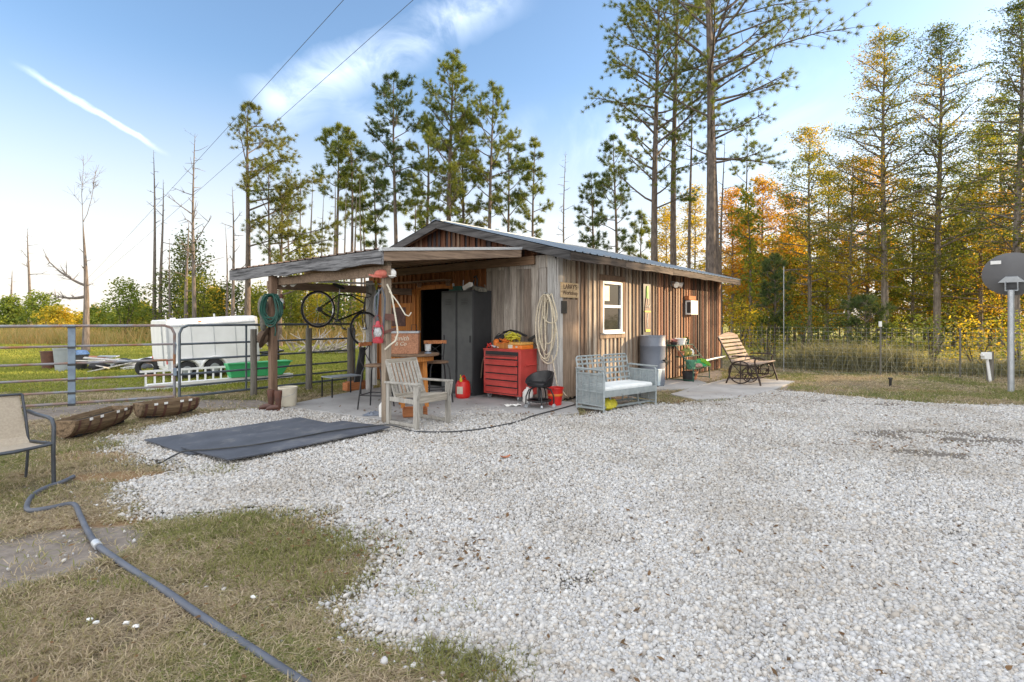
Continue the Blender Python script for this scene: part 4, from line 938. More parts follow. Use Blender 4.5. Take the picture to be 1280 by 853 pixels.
mb.add(vs, [(i*k+j, i*k+j+1, (i+1)*k+j+1, (i+1)*k+j) for i in range(k-1) for j in range(k-1)]); mb.build('sheet', M['white_pl'], b)

# metal garden sofa, origin at the foot nearest the viewer, x = length, y = depth
sf = thing('metal_garden_sofa', 'pale grey green metal glider sofa with white seat pad beneath the window', 'sofa', (1.40, 8.10, .012), R(38))
L, Dp = 1.27, .58
mb = MB(); 
for x in (.0, L): mb.beam((x,.0,.06),(x,Dp,.04), .03, .03)
mb.beam((0,.12,.06),(L,.12,.06), .03,.03); mb.beam((0,Dp-.1,.06),(L,Dp-.1,.06), .03, .03)
for x in (.3, L-.3): mb.beam((x,.12,.05),(x,.16,.29), .02,.02); mb.beam((x,.12,.05),(x+.02,.02,.0), .02,.02); mb.beam((x,Dp-.12,.05),(x,Dp-.14,.29), .02,.02)
mb.build('base_frame', M['mint'], sf)
for x, nm in ((0, 'arm'), (L, 'arm')):
    mb = MB(); q = .012
    for i in range(24): mb.box((x, .02+(Dp-.04)*(i+.5)/24, .34), (.004, .0145, .50))
    for i in range(20): mb.box((x+.0045, Dp/2, .10+.50*(i+.5)/20), (.003, Dp-.04, .014))
    mb.tube([(x,0,0),(x,0,.60),(x,.02,.63),(x,.06,.645),(x,Dp-.03,.66),(x,Dp,.64),(x,Dp,0)], .016, 8)
    for zz in (.1, .31, .58): mb.box((x-.008, Dp/2, zz), (.012, Dp-.04, .02))
    for yy in (.15, .3, .45): mb.box((x-.007, yy, .35), (.010, .014, .48))
    mb.box((x, Dp/2-.01, .655), (.07, Dp+.02, .014)); mb.build('arm', M['mint'], sf, bevel=.003)
mb = MB(); mb.box((L/2, .28, .285), (L-.02, .56, .03)); mb.box((L/2, -.004, .285), (L-.02, .015, .10)); mb.build('seat', M['mint'], sf, bevel=.004)
mb = MB(); mb.box((L/2, .29, .345), (L-.07, .52, .085)); mb.build('cushion', M['cushion'], sf, bevel=.03)
mb = MB(); by = Dp-.06
def bk(x, z): return (x, by+(z-.36)*.22, z)
for x0_, x1_ in ((.02, L/2-.02), (L/2+.02, L-.02)):
    mb.tube([bk(x0_,.36), bk(x0_,.80), bk(x0_+.03,.83), bk(x1_-.03,.83), bk(x1_,.80), bk(x1_,.36)], .013, 8, closed=True)
    n = 5
    for i in range(1, n): xx = x0_+(x1_-x0_)*i/n; mb.beam(bk(xx,.36), bk(xx,.83), .030, .006, up=(0,1,0))
    for zz in (.44,.53,.62,.71,.78): a_, b_ = Vector(bk(x0_,zz))+Vector((0,-.006,0)), Vector(bk(x1_,zz))+Vector((0,-.006,0)); mb.beam(a_, b_, .006, .030)
mb.build('backrest', M['mint'], sf)
b = thing('yellow_bag', 'crumpled yellow green bag on the ground under the sofa', 'bag', sf.matrix_world @ Vector((0,0,0)) if False else (1.40+.30*.788-.2*.616, 8.10+.30*.616+.2*.788, .0), R(38))
mb = MB(); mb.ell((0,0,.09), (.20,.12,.10), 10, 14, .25, rr); mb.build('bag_body', M['yellow'], b, smooth=True)

# rain barrel
c = Vector((3.02, 11.42)); b = thing('rain_barrel', 'tall blue grey plastic barrel standing beside the sofa', 'barrel', (c.x, c.y, 0), SH_A)
mb = MB(); mb.lathe([(0,.03),(.24,.03),(.255,.08),(.262,.5),(.265,.86),(.272,.87),(.272,.89),(.265,.90),(.262,1.07),(.27,1.075),(.27,1.095),(.25,1.10),(.24,1.085),(.0,1.085)], n=36); mb.build('drum', M['barrelblue'], b, smooth=True)
mb = MB(); mb.cyl((-.05,-.26,.58),(-.05,-.32,.58), .018); mb.beam((-.05,-.31,.56),(.12,-.31,.57), .02,.02); mb.beam((-.05,-.31,.52),(-.05,-.31,.64), .02,.02); mb.build('tap', M['black'], b)
mb = MB(); mb.box((0,0,.015), (.5,.5,.03)); mb.build('base', M['concrete'], b)
c = G(818, 484); b = thing('plastic_tub', 'pale blue plastic tub between the sofa arm and the barrel', 'tub', (c.x+.02, c.y-.05, .0), R(40))
mb = MB(); mb.hexa([(-.10,-.12,.05),(.10,-.12,.05),(.10,.12,.05),(-.10,.12,.05),(-.12,-.14,.40),(.12,-.14,.40),(.12,.14,.40),(-.12,.14,.40)]); mb.build('tub_body', pm('paleblue', (.42,.52,.58), .5, bmp=.03), b, bevel=.01)
for x in (-.09,.09):
    mb = MB(); mb.tube([(x-.012,-.1,.028),(x+.012,-.1,.028)], .028, 12); mb.build('wheel', M['black'], b)

# tiered plant stand, x along the wall
ps = thing('plant_stand', 'dark green three tier metal plant stand crowded with pots', 'plant stand', (3.60, 12.36, .035), SH_A)
ln = [.10, .0, -.0]
mb = MB()
tiers = ((.28, -.62, .0, 1.02), (.55, -.42, 0, .98), (.80, -.22, 0, .95))
tm = M['green_dk']
for k, (z, y0, y1, Lx) in enumerate(tiers):
    mb = MB()
    for yy in [y0+(.22)*i/4 for i in range(5)]: mb.beam((0,yy,z),(Lx,yy,z), .014, .01)
    for xx in (0, Lx/2, Lx): mb.beam((xx,y0,z-.01),(xx,y0+.22,z-.01), .014, .01)
    mb.build('shelf', tm, ps)
for xx in (0, 1.0):
    mb = MB(); mb.tube([(xx,-.62,0),(xx,-.62,.28)], .013, 6); mb.tube([(xx,0,0),(xx,0,.95)], .013, 6); mb.tube([(xx,-.62,.28),(xx,-.2,.80),(xx,0,.82)], .010, 6); mb.tube([(xx,-.62,.03),(xx,0,.03)], .01, 6); mb.build('side_frame', tm, ps)
def on(x, y, z): return S(0, 0)+Vector((0,0,0)) if False else Vector((3.60+U1.x*x+U2.x*y, 12.36+U1.y*x+U2.y*y, .035+z))
rr = random.Random(21)
def pot(name, label, x, y, z, r, h, m, plant=None, pm_=None, cat='pot', nl=60, ph=.15, pr=None):
    b = thing(name, label, cat, on(x, y, z+.006), rr.uniform(0, 3))
    mb = MB(); mb.lathe([(0,0),(r*.72,0),(r*.95,h*.85),(r*1.05,h*.86),(r*1.05,h),(r*.88,h),(r*.85,h*.88),(0,h*.86)], n=18); mb.build('pot', M[m], b, smooth=True)
    if plant:
        mb = MB(); q = pr or r*1.4
        for i in range(nl):
            a = rr.uniform(0, 6.28); e = rr.uniform(.1, 1.3); l = rr.uniform(.4, 1)*ph; d = Vector((math.cos(a)*math.cos(e)*q/ph*.8, math.sin(a)*math.cos(e)*q/ph*.8, math.sin(e))); p = Vector((0,0,h*.9)); w = Vector((-math.sin(a), math.cos(a), 0))*.012
            mb.add([p, p+d*l*.6+w, p+d*l, p+d*l*.6-w], [(0,1,2,3)])
        mb.build('plant', M[plant], b)
    return b
M['flowerpink'] = leafmat('flower_pink', [(.35,.16,.22), (.5,.3,.36), (.22,.06,.14)], .3); M['purpleleaf'] = leafmat('purple_leaf', [(.06,.02,.05), (.12,.05,.10)], .3)
pot('flower_pot', 'long low pot of pink and purple flowers on the top tier', .16, -.10, .80, .09, .07, 'gunmetal', 'flowerpink', nl=160, ph=.12, pr=.2, cat='potted plant')
pot('bowl_planter', 'round white bowl in the middle of the top tier', .52, -.10, .80, .14, .15, 'white', None)
pot('aloe_pot', 'pale green leafy plant in a tin pot on the top tier', .76, -.10, .80, .07, .08, 'galv', 'leaf_green', nl=50, ph=.16, pr=.12, cat='potted plant')
pot('dark_pot', 'small dark green pot at the far end of the top tier', .92, -.10, .80, .07, .12, 'green_dk', 'leaf_dark', nl=30, ph=.09, cat='potted plant')
pot('terracotta_pot', 'small terracotta pot at the near end of the middle tier', .07, -.31, .55, .08, .12, 'terra', None)
for x, lb in ((.27, 'mottled olive gourd nearer the barrel on the middle tier'), (.48, 'mottled olive gourd beside the white egg shape on the middle tier')):
    b = thing('gourd', lb, 'gourd', on(x, -.31, .556), 0, 'two olive gourds'); mb = MB(); mb.lathe([(0,0),(.07,.01),(.095,.06),(.085,.12),(.04,.16),(.02,.19),(.015,.22),(0,.225)], n=18); mb.build('gourd_body', M['gourd'], b, smooth=True)
b = thing('white_egg', 'white egg shaped ornament on the middle tier', 'ornament', on(.66, -.31, .556)); mb = MB(); mb.lathe([(0,0),(.05,.01),(.07,.06),(.055,.12),(0,.16)], n=18); mb.build('egg_body', M['white'], b, smooth=True)
pot('green_tin', 'mint green tin tub at the near end of the lowest tier', .16, -.50, .28, .13, .19, 'green_pot', None)
b = thing('green_toy_cart', 'lime and green plastic toy barrow tipped on the far end of the lowest tier', 'toy', on(.66, -.52, .29), .2)
mb = MB(); flat(mb, [(-.28,.02),(.22,.02),(.30,.08),(.20,.22),(-.02,.30),(-.22,.22),(-.32,.12)], -.1, .1); mb.build('barrow_body', M['green_pl'], b, bevel=.02); b.scale = (.62, .62, .62)
mb = MB(); flat(mb, [(-.02,.20),(.28,.05),(.40,.02),(.34,.17),(.16,.30),(-.05,.33)], -.13, .13); mb.build('hopper', M['lime'], b, bevel=.02)
for k, (x, y, r_2) in enumerate(((.45,-.62,.055), (.55,-.62,.05), (.76,-.62,.06), (.36,-.60,.045))):
    b = thing('pink_stone', ['pinkish stone, second from the near end,', 'pinkish stone, third from the near end,', 'larger pinkish stone at the far end', 'small pinkish stone at the near end'][k]+' lying on the front edge of the lowest tier', 'stone', on(x, y+.06, .285+r_2), 0, 'pink stones on the stand'); mb = MB(); mb.ell((0,0,0), (r_2*1.3,r_2,r_2*.9), 8, 12, .12, rr); mb.build('stone_body', M['pinkst'], b, smooth=True)
b = thing('planter_pot', 'dark round planter pot under the near end of the stand', 'pot', on(.16, -.45, 0)); mb = MB(); mb.lathe([(0,0),(.12,0),(.15,.2),(.14,.22),(0,.2)], n=18); mb.build('pot_body', M['black_rub'], b, smooth=True)
b = thing('terracotta_pot', 'stacked terracotta pots under the middle of the stand', 'pot', on(.5, -.40, 0)); mb = MB(); mb.lathe([(0,0),(.09,0),(.12,.14),(.135,.14),(.135,.2),(0,.2)], n=18); mb.build('pot_body', M['terra'], b, smooth=True)

# glider bench with wooden slats, x along the wall, seat facing -y
gb = thing('glider_bench', 'curved wooden slat glider bench with dark wagon wheel frame on the pad', 'bench', (5.30, 11.34, .026), SH_A)
W_, D_ = 1.34, .75; gm = M['rust']; gm = pm('bench_iron', (.045,.03,.025), .55, (.03,.02,.018), 12, .4, .1)
def wheel(mb, c, r, rt, spokes=8, ax='x', n=28, hub=.03):
    c = Vector(c); f = (lambda a, q: c+Vector((0, math.cos(a)*q, math.sin(a)*q))) if ax == 'x' else (lambda a, q: c+Vector((math.cos(a)*q, 0, math.sin(a)*q)))
    mb.tube([f(2*PI*i/n, r) for i in range(n)], rt, 8, closed=True)
    for i in range(spokes): mb.beam(f(2*PI*i/spokes, hub*.5), f(2*PI*i/spokes, r), .012, .012)
    mb.tube([c+(Vector((.02,0,0)) if ax == 'x' else Vector((0,.02,0))), c-(Vector((.02,0,0)) if ax == 'x' else Vector((0,.02,0)))], hub, 12)
for x in (0, W_):
    mb = MB(); mb.tube([(x,0,0),(x,.10,.36),(x,.12,.50),(x,.10,.58),(x,.16,.62),(x,.55,.61),(x,.60,.60)], .017, 8)       # arm
    mb.tube([(x,.0,.0),(x,.02,.1),(x,.10,.33)], .02, 8); mb.tube([(x,.72,0),(x,.66,.15),(x,.60,.40)], .018, 8); mb.beam((x,.12,.14),(x,.66,.12), .03,.03)
    mb.beam((x,.40,.12),(x,.42,.5), .018,.018); mb.build('side_frame', gm, gb, smooth=True)
    mb = MB(); wheel(mb, (x,.42,.26), .24, .014, 8); wheel(mb, (x,.22,.22), .16, .011, 6); mb.build('wheel', gm, gb)
mb = MB(); mb.beam((0,.66,.12),(W_,.66,.12), .025,.025); mb.beam((0,.14,.14),(W_,.14,.14), .025,.025)
for x in (.05, W_-.05): mb.beam((x,.60,.44),(x,.92,1.02), .022,.03); mb.beam((x,.08,.40),(x,.60,.42), .022,.03)
mb.build('seat_frame', gm, gb)
for i in range(6):
    mb = MB(); y = .07+i*.088; mb.box((W_/2, y, .425+.012*abs(i-2.5)), (W_-.06, .068, .022)); mb.build('seat_slat', M['slat'], gb, bevel=.005)
for i in range(7):
    f = i/6; y = .63+.27*f; z = .50+.50*f
    mb = MB(); mb.box((W_/2, y-.015, z), (W_-.04, .02, .064), rx=R(-28)); mb.build('back_slat', M['slat'], gb, bevel=.005)
mb = MB(); flat(mb, [(.02,1.0),(W_-.02,1.0),(W_-.02,1.04),(W_*.75,1.09),(W_/2,1.12),(W_*.25,1.09),(.02,1.04)], .885, .905); mb.build('top_rail', M['slat'], gb, bevel=.004)

# grey wooden armchair
ac = thing('wooden_armchair', 'silvery slatted wooden armchair on the gravel by the near porch post', 'armchair', (-1.235, 6.87, .012), math.atan2(.78,.62))
w, d = .57, .56
for x in (0, w):
    mb = MB(); mb.box((x, 0, .29), (.055, .065, .58)); mb.build('leg', M['teak'], ac, bevel=.005)
    mb = MB(); mb.box((x, d, .29), (.05, .06, .58)); mb.build('leg', M['teak'], ac, bevel=.005)
    mb = MB(); mb.hexa([(x-.045,-.06,.58),(x+.045,-.06,.58),(x+.035,d+.06,.565),(x-.035,d+.06,.565),(x-.045,-.06,.605),(x+.045,-.06,.605),(x+.035,d+.06,.59),(x-.035,d+.06,.59)]); mb.build('armrest', M['teak'], ac, bevel=.006)
    mb = MB(); mb.box((x, d/2, .05), (.035, d-.07, .04)); mb.build('foot_rail', M['teak'], ac, bevel=.004); mb = MB(); mb.box((x, d/2, .36), (.03, d-.07, .06)); mb.build('side_rail', M['teak'], ac, bevel=.004)
mb = MB(); mb.box((w/2, .0, .385), (w-.06, .03, .10)); mb.build('front_rail', M['teak_x'], ac, bevel=.004)
for i in range(7):
    mb = MB(); mb.box((w/2, .035+i*.072, .428-.008*i), (w-.062, .058, .02)); mb.build('seat_slat', M['teak_x'], ac, bevel=.004)
def bkp(x, s): return Vector((x, .44+.20*s, .37+.50*s))
for i in range(8):
    x = .065+i*(w-.13)/7; mb = MB(); mb.beam(bkp(x,.06), bkp(x,.95), .042, .018, up=(0,1,.3)); mb.build('back_slat', M['teak'], ac, bevel=.003)
for s_ in (.97, .05): mb = MB(); mb.beam(bkp(.02,s_), bkp(w-.02,s_), .035, .065); mb.build('back_rail', M['teak_x'], ac, bevel=.004)
for x in (.025, w-.025): mb = MB(); mb.beam(bkp(x,0), bkp(x,1), .035, .03, up=(0,1,.3)); mb.build('back_post', M['teak'], ac, bevel=.004)
for s_, e_ in ((-1, 0), (1, w)):
    mb = MB(); mb.beam((e_, -.02, .40), (e_, -.055, .58), .05, .04); mb.build('arm_brace', M['teak'], ac, bevel=.004)

# pub table and stools
tb = thing('pub_table', 'round wooden pub table under the porch behind the armchair', 'table', (-1.62, 8.75, SL_Z), .3)
mb = MB(); mb.lathe([(0,.82),(.40,.82),(.42,.83),(.42,.855),(.41,.862),(0,.862)], n=36); mb.build('tabletop', M['tabletop'], tb, smooth=True)
mb = MB(); mb.lathe([(.05,.74),(.33,.74),(.33,.82),(.05,.82)], n=30); mb.build('apron', M['orange_wood'], tb)
for k in range(4):
    a = R(45+90*k); mb = MB(); ca, sa = math.cos(a), math.sin(a)
    mb.hexa([(ca*.27-.03,sa*.27-.03,0),(ca*.27+.03,sa*.27-.03,0),(ca*.27+.03,sa*.27+.03,0),(ca*.27-.03,sa*.27+.03,0),(ca*.22-.035,sa*.22-.035,.76),(ca*.22+.035,sa*.22-.035,.76),(ca*.22+.035,sa*.22+.035,.76),(ca*.22-.035,sa*.22+.035,.76)]); mb.build('leg', M['orange_wood'], tb, bevel=.004)
mb = MB(); mb.box((0,0,.2), (.40,.06,.03), rz=R(45)); mb.box((0,0,.2), (.06,.34,.028), rz=R(45)); mb.build('stretcher', M['orange_wood'], tb)
def barstool(label, loc, rz):
    b = thing('bar_stool', label, 'bar stool', loc, rz, 'bar stools at the pub table')
    mb = MB(); mb.lathe([(0,.66),(.17,.66),(.185,.67),(.185,.69),(.17,.70),(0,.695)], n=28); mb.build('seat', M['tabletop'], b, smooth=True)
    for sx_ in (-1, 1):
        for sy_ in (-1, 1):
            mb = MB(); mb.tube([(sx_*.13,sy_*.13,.655),(sx_*.16,sy_*.16,.58),(sx_*.21,sy_*.21,0)], .012, 8); mb.build('leg', M['black'], b, smooth=True)
    mb = MB(); q = .187; mb.tube([(q,q,.22),(-q,q,.22),(-q,-q,.22),(q,-q,.22)], .009, 6, closed=True); mb.build('foot_ring', M['black'], b)
    mb = MB()
    for s_ in (-1, 1): mb.tube([(-.15,s_*.13,.66),(-.20,s_*.15,.78),(-.20,s_*.17,1.02)], .011, 8); mb.tube([(-.2,s_*.15,.74),(-.21,s_*.02,.88),(-.2,-s_*.15,1.0)], .007, 6)
    mb.build('back_frame', M['black'], b, smooth=True)
    mb = MB(); K = 10; vs = []
    for i in range(K+1):
        y = -.2+.4*i/K; x = -.235+.9*y*y
        vs += [(x,y,.985),(x+.02,y,.985),(x+.02,y,1.045),(x,y,1.045)]
    mb.add(vs, [(i*4+j, i*4+(j+1) % 4, i*4+4+(j+1) % 4, i*4+4+j) for i in range(K) for j in range(4)]+[(3,2,1,0),(K*4,K*4+1,K*4+2,K*4+3)]); mb.build('back_rail', M['orange_wood_x'], b)
    return b
barstool('bar stool on the left of the pub table with orange wood back rail', (-2.17, 8.50, SL_Z), SH_A+R(-62))
barstool('bar stool on the right of the pub table in front of the doorway', (-1.28, 9.18, SL_Z), SH_A+R(-118))
TZ = SL_Z+.864
cb = thing('wooden_cooler', 'boxy reddish wood cooler with pale lid on the pub table', 'cooler', (-1.74, 8.62, TZ), R(6))
mb = MB(); mb.box((0,0,.165), (.46,.32,.33)); mb.build('body', M['crate'], cb, bevel=.006)
mb = MB(); mb.box((0,0,.345), (.48,.34,.035)); mb.build('lid', M['galv'], cb, bevel=.006)
text_obj('lettering', 'Smith', .105, M['cream'], cb, Matrix.Translation((-.04,-.163,.215)) @ MT, .001, .3)
text_obj('lettering', '& Co', .085, M['cream'], cb, Matrix.Translation((-.05,-.163,.135)) @ MT, .001, .3)
mb = MB(); mb.tube([(.18,.17,.36),(.18,.15,.46),(.10,.15,.46),(.10,.17,.36)], .006, 6); mb.build('handle', M['black'], cb)
b = thing('candle_jar', 'small white candle jar on a dark holder at the right of the table', 'candle', (-1.36, 8.60, TZ), 0)
mb = MB(); mb.lathe([(0,0),(.06,0),(.05,.02),(.025,.03),(.03,.045),(0,.045)]); mb.build('holder', M['barrelblue'], b, smooth=True)
mb = MB(); mb.lathe([(0,.045),(.045,.045),(.048,.13),(0,.13)]); mb.build('candle', M['white'], b, smooth=True)
mb = MB(); mb.lathe([(.049,.05),(.052,.15),(.049,.15)]); mb.build('glass', M['lampglass'], b, smooth=True)
b = thing('orange_crate', 'orange wooden crate on the slab under the armchair', 'crate', (-1.42, 7.78, SL_Z), R(12))
mb = MB(); mb.box((0,0,.02), (.34,.22,.03))
for s_ in (-1,1): mb.box((0,s_*.11,.075), (.34,.015,.10)); mb.box((s_*.17,0,.075), (.015,.22,.10))
mb.build('crate_body', M['orange_wood_x'], b, bevel=.003)
c = G(480, 526); b = thing('white_jug', 'white jug standing against the near porch post', 'jug', (c.x-.04, c.y+.17, SL_Z), 0)
mb = MB(); mb.lathe([(0,0),(.07,0),(.075,.02),(.075,.16),(.04,.21),(.022,.22),(.022,.245),(0,.246)], n=18); mb.build('jug_body', M['white_pl'], b, smooth=True)
mb = MB(); mb.tube([(0,.02,.22),(0,.08,.20),(0,.08,.12)], .01, 8); mb.build('handle', M['white_pl'], b, smooth=True)
c = G(467, 521.5); b = thing('grey_rag', 'crumpled blue grey rag on the slab left of the near post', 'rag', (c.x, c.y, SL_Z), .2)
mb = MB(); k = 12; vs = [((i/11-.5)*.30*(1+rr.uniform(-.15,.15)), (j/11-.5)*.18*(1+rr.uniform(-.15,.15)), .005+.07*rr.random()*math.sin(PI*i/11)*math.sin(PI*j/11)) for i in range(k) for j in range(k)]
mb.add(vs, [(i*k+j, i*k+j+1, (i+1)*k+j+1, (i+1)*k+j) for i in range(k-1) for j in range(k-1)]); mb.build('cloth', M['barrelblue'], b, smooth=True)
b = thing('side_table', 'low black metal side table at the left edge of the slab', 'table', (-3.38, 9.72, SL_Z*.5), SH_A)
mb = MB(); mb.box((.3,.0,.37), (.62,.36,.02)); mb.build('tabletop', M['galv'], b, bevel=.003)
for x in (0,.6):
    for y in (-.17,.17): mb = MB(); mb.beam((x,y,0),(x,y,.36), .02,.02); mb.build('leg', M['black'], b)
b = thing('leaning_board', 'black board leaning against the grey porch post', 'board', S(-1.34, 3.86, SL_Z), SH_A)
mb = MB(); mb.hexa([(-.12,.10,0),(.10,.10,0),(.10,.13,0),(-.12,.13,0),(-.02,-.03,.85),(.10,-.03,.85),(.10,.0,.85),(-.02,.0,.85)]); mb.build('plank', M['gunmetal'], b)
b = thing('wood_block', 'orange wooden block on the ground behind the side table', 'block', S(-1.35, 4.02, 0), SH_A)
mb = MB(); mb.box((0,0,.09), (.5,.18,.16)); mb.box((0,0,.18), (.42,.14,.02)); mb.build('block_body', M['orange_wood_x'], b, bevel=.01)

# hanging things on the near post
np_ = S(-3.04, .70)
def npost(dx, dy, z): return Vector((np_.x+dx, np_.y+dy, z))
b = thing('baseball_cap', 'salmon pink cap hooked high on the near porch post', 'cap', npost(-.04, -.10, 2.07), R(10))
mb = MB(); mb.ell((0,0,0), (.10,.085,.06), 9, 16, .04, rr); mb.box((-.08,-.07,-.035), (.13,.13,.014), rz=.6, rx=.3); mb.build('cap_body', M['pink'], b, smooth=True)
b = thing('baseball_cap', 'white cap hooked beside the pink cap on the near post', 'cap', npost(.09, -.05, 2.08), 0)
mb = MB(); mb.ell((0,0,0), (.06,.06,.065), 9, 14, .06, rr); mb.box((.02,-.06,-.04), (.09,.08,.012)); mb.build('cap_body', M['white_pl'], b, smooth=True)
b = thing('pole_hook', 'bent cream pole hook hanging down the near porch post', 'hook', npost(.03, -.09, 1.93), 0)
mb = MB(); mb.tube([(0,0,0),(.06,0,-.13),(.10,0,-.35),(.14,-.01,-.58),(.15,-.01,-.68),(.12,-.01,-.78),(.04,-.01,-.84),(-.03,0,-.9)], .012, 8); mb.tube([(.03,0,-.1),(.14,0,-.24),(.25,0,-.42),(.30,0,-.44),(.335,0,-.39)], .009, 8); mb.build('hook_body', M['cream'], b, smooth=True)
b = thing('looped_strap', 'dark blue grey looped strap hanging on the near post', 'strap', npost(-.06, -.08, 1.88), 0)
mb = MB(); mb.tube([(.02,0,0),(-.07,-.01,-.12),(-.08,-.01,-.28),(-.02,-.02,-.48),(.03,-.01,-.6),(.05,0,-.4),(.06,0,-.15)], .016, 6, closed=True); mb.tube([(-.02,-.01,-.02),(-.04,-.01,-.3),(-.05,-.01,-.62),(-.12,-.02,-.58)], .012, 6); mb.build('strap_body', M['hose'], b, smooth=True)
b = thing('pruner', 'rusty brown pruner hanging halfway down the near post', 'tool', npost(.06, -.08, 1.42), 0)
mb = MB(); mb.beam((-.06,0,.06),(.08,0,.05), .03,.09); mb.beam((-.08,0,-.16),(.10,0,-.10), .02,.04); mb.build('tool_body', M['rust'], b)
def lantern(label, loc, m, s=1.0):
    b = thing('hurricane_lantern', label, 'lantern', loc, 0)
    mb = MB(); mb.lathe([(0,0),(.075*s,0),(.08*s,.02*s),(.08*s,.06*s),(.045*s,.075*s),(.045*s,.095*s),(0,.1*s)], n=18); mb.build('tank', M[m], b, smooth=True)
    mb = MB(); mb.lathe([(.035*s,.095*s),(.058*s,.14*s),(.055*s,.19*s),(.034*s,.24*s)], n=18); mb.build('globe', M['lampglass'], b, smooth=True)
    mb = MB(); mb.lathe([(.05*s,.235*s),(.052*s,.25*s),(.035*s,.28*s),(.032*s,.31*s),(.015*s,.33*s),(0,.33*s)], n=18); mb.build('chimney', M[m], b, smooth=True)
    mb = MB()
    for q in (-1,1): mb.tube([(q*.065*s,0,.05*s),(q*.08*s,0,.15*s),(q*.07*s,0,.25*s),(q*.04*s,0,.27*s)], .007*s, 6)
    mb.tube([(-.07*s,0,.25*s),(-.05*s,0,.38*s),(0,0,.42*s),(.05*s,0,.38*s),(.07*s,0,.25*s)], .003*s, 6); mb.build('frame', M[m], b, smooth=True)
    return b
lantern('red hurricane lantern hanging on the near porch post', npost(-.09, -.11, 1.12), 'redlan', .92)
# hanging things on the left post
lp = S(-3.2, 3.72)
def lpost(dx, dy, z): return Vector((lp.x+dx, lp.y+dy, z))
b = thing('green_hose_coil', 'dark green garden hose coil hung on the left porch post', 'hose', lpost(.06, -.09, 1.86), R(-10))
mb = MB(); rr = random.Random(8)
for i in range(11):
    h = rr.uniform(.40,.56); w_ = rr.uniform(.08,.14); ox = rr.uniform(-.03,.03)
    mb.tube([(ox+w_*math.sin(a)*(1.2-.3*math.cos(a)), -.06+.014*i*math.cos(a*.5)*.8-.02*(i % 3), -h/2+h/2*math.cos(a)+.02*math.sin(2*a+i)) for a in [2*PI*j/18 for j in range(18)]], .0125, 7, closed=True)
mb.tube([(.05,-.05,-.5),(.07,-.05,-.62),(.05,-.05,-.7)], .0125, 7); mb.build('coil', M['green_dk'], b, smooth=True)
lantern('rusty hurricane lantern hanging from the porch beam by the left post', lpost(.17, -.06, 1.62), 'rust', .80)
b = thing('camo_hat', 'grey camouflage hat and cloth hung on the outer side of the left post', 'hat', lpost(-.16, -.02, 1.55), 0)
mb = MB(); mb.ell((0,0,.1), (.09,.07,.20), 10, 14, .16, rr); mb.ell((.01,-.01,-.15), (.06,.05,.17), 9, 12, .18, rr); mb.build('hat_body', M['camo'], b, smooth=True)
b = thing('brown_hat', 'brown felt hat hung low on the left porch post', 'hat', lpost(-.13, -.10, 1.13), 0)
mb = MB(); mb.ell((0,0,0), (.10,.06,.12), 10, 16, .05, rr); mb.build('crown', M['felt'], b, smooth=True)
mb = MB(); mb.lathe([(.10,0),(.19,.012),(.20,.02),(.19,.026),(.10,.014),(.10,0)], n=28, sy=1.1); o = mb.build('brim', M['felt'], b, smooth=True); o.rotation_euler = (R(8), R(-68), 0); o.location = (.05, .02, 0)
b = thing('beam_floodlight', 'pair of white flood lamps under the porch beam near the left post', 'flood light', lpost(.20, .10, 2.07), R(-20))
mb = MB(); mb.box((.08,0,.05), (.1,.06,.05)); mb.build('bracket', M['galv'], b)
for x in (0, .19):
    mb = MB(); mb.tube([(x,.06,.04),(x,0,.03),(x,-.08,.01)], [.035,.05,.075], 14); mb.build('lamp_head', M['white_pl'], b, smooth=True)
b = thing('roof_pole', 'white plastic pole lying along the porch beam', 'pole', S(-2.6, 3.55, 2.13), SH_A)
mb = MB(); mb.cyl((.1,-.06,0),(1.5,-.10,.02), .018); mb.build('pole_body', M['white_pl'], b, smooth=True)
b = thing('yellow_clamp', 'yellow spring clamp on the porch beam end', 'clamp', S(-1.3, 3.4, 2.05), SH_A)
mb = MB(); mb.tube([(0,0,-.02),(0,-.04,.07),(0,.03,.16)], .014, 6); mb.tube([(0,0,.16),(0,.03,.07),(0,-.03,-.02)], .014, 6); mb.build('clamp_body', M['yellow'], b)
# bicycle hung in the side bay, x along U1
bk_o = S(-2.425, 3.58); bz = math.atan2(U1.y, U1.x)
bi = thing('bicycle', 'black bicycle hung nose down from the porch beam', 'bicycle', (bk_o.x, bk_o.y, 1.63), bz)
bi.rotation_euler = (0, R(20.5), bz)
for x, wr in ((0, 1), (1.06, 2)):
    wl = MB(); f = lambda a, q, y=0: (x+math.cos(a)*q, y, math.sin(a)*q)
    wl.tube([f(2*PI*i/40, .325) for i in range(40)], .017, 8, closed=True); ww = wl.build('wheel', M['black_rub'], bi, smooth=True)
    wl = MB(); wl.tube([f(2*PI*i/40, .300) for i in range(40)], .010, 6, closed=True)
    for i in range(28): wl.beam(f(2*PI*i/28, .02, .03*(-1)**i), f(2*PI*i/28+.25*(-1)**(i//2), .30), .0018, .0018)
    wl.cyl((x,-.05,0),(x,.05,0), .022); wl.build('rim', M['chrome'], ww, smooth=True)
mb = MB(); bb = (.44,0,-.06); stt = (.30,0,.42); hd = (.88,0,.46); hd2 = (.91,0,.34)
mb.tube([bb, stt], .015, 8); mb.tube([stt, (.55,0,.50), hd], .015, 8); mb.tube([bb, (.66,0,.12), hd2], .018, 8); mb.tube([(.87,0,.50), (.93,0,.28)], .020, 8)
for y in (-.05,.05): mb.tube([(0,y,0), (.2,y*.5,-.04), bb], .009, 6); mb.tube([(0,y,0), (.15,y*.5,.2), stt], .008, 6)
mb.build('frame', M['black'], bi, smooth=True)
mb = MB()
for y in (-.05,.05): mb.tube([(.93,y*.6,.28), (.96,y,.18), (1.06,y,0)], .010, 6)
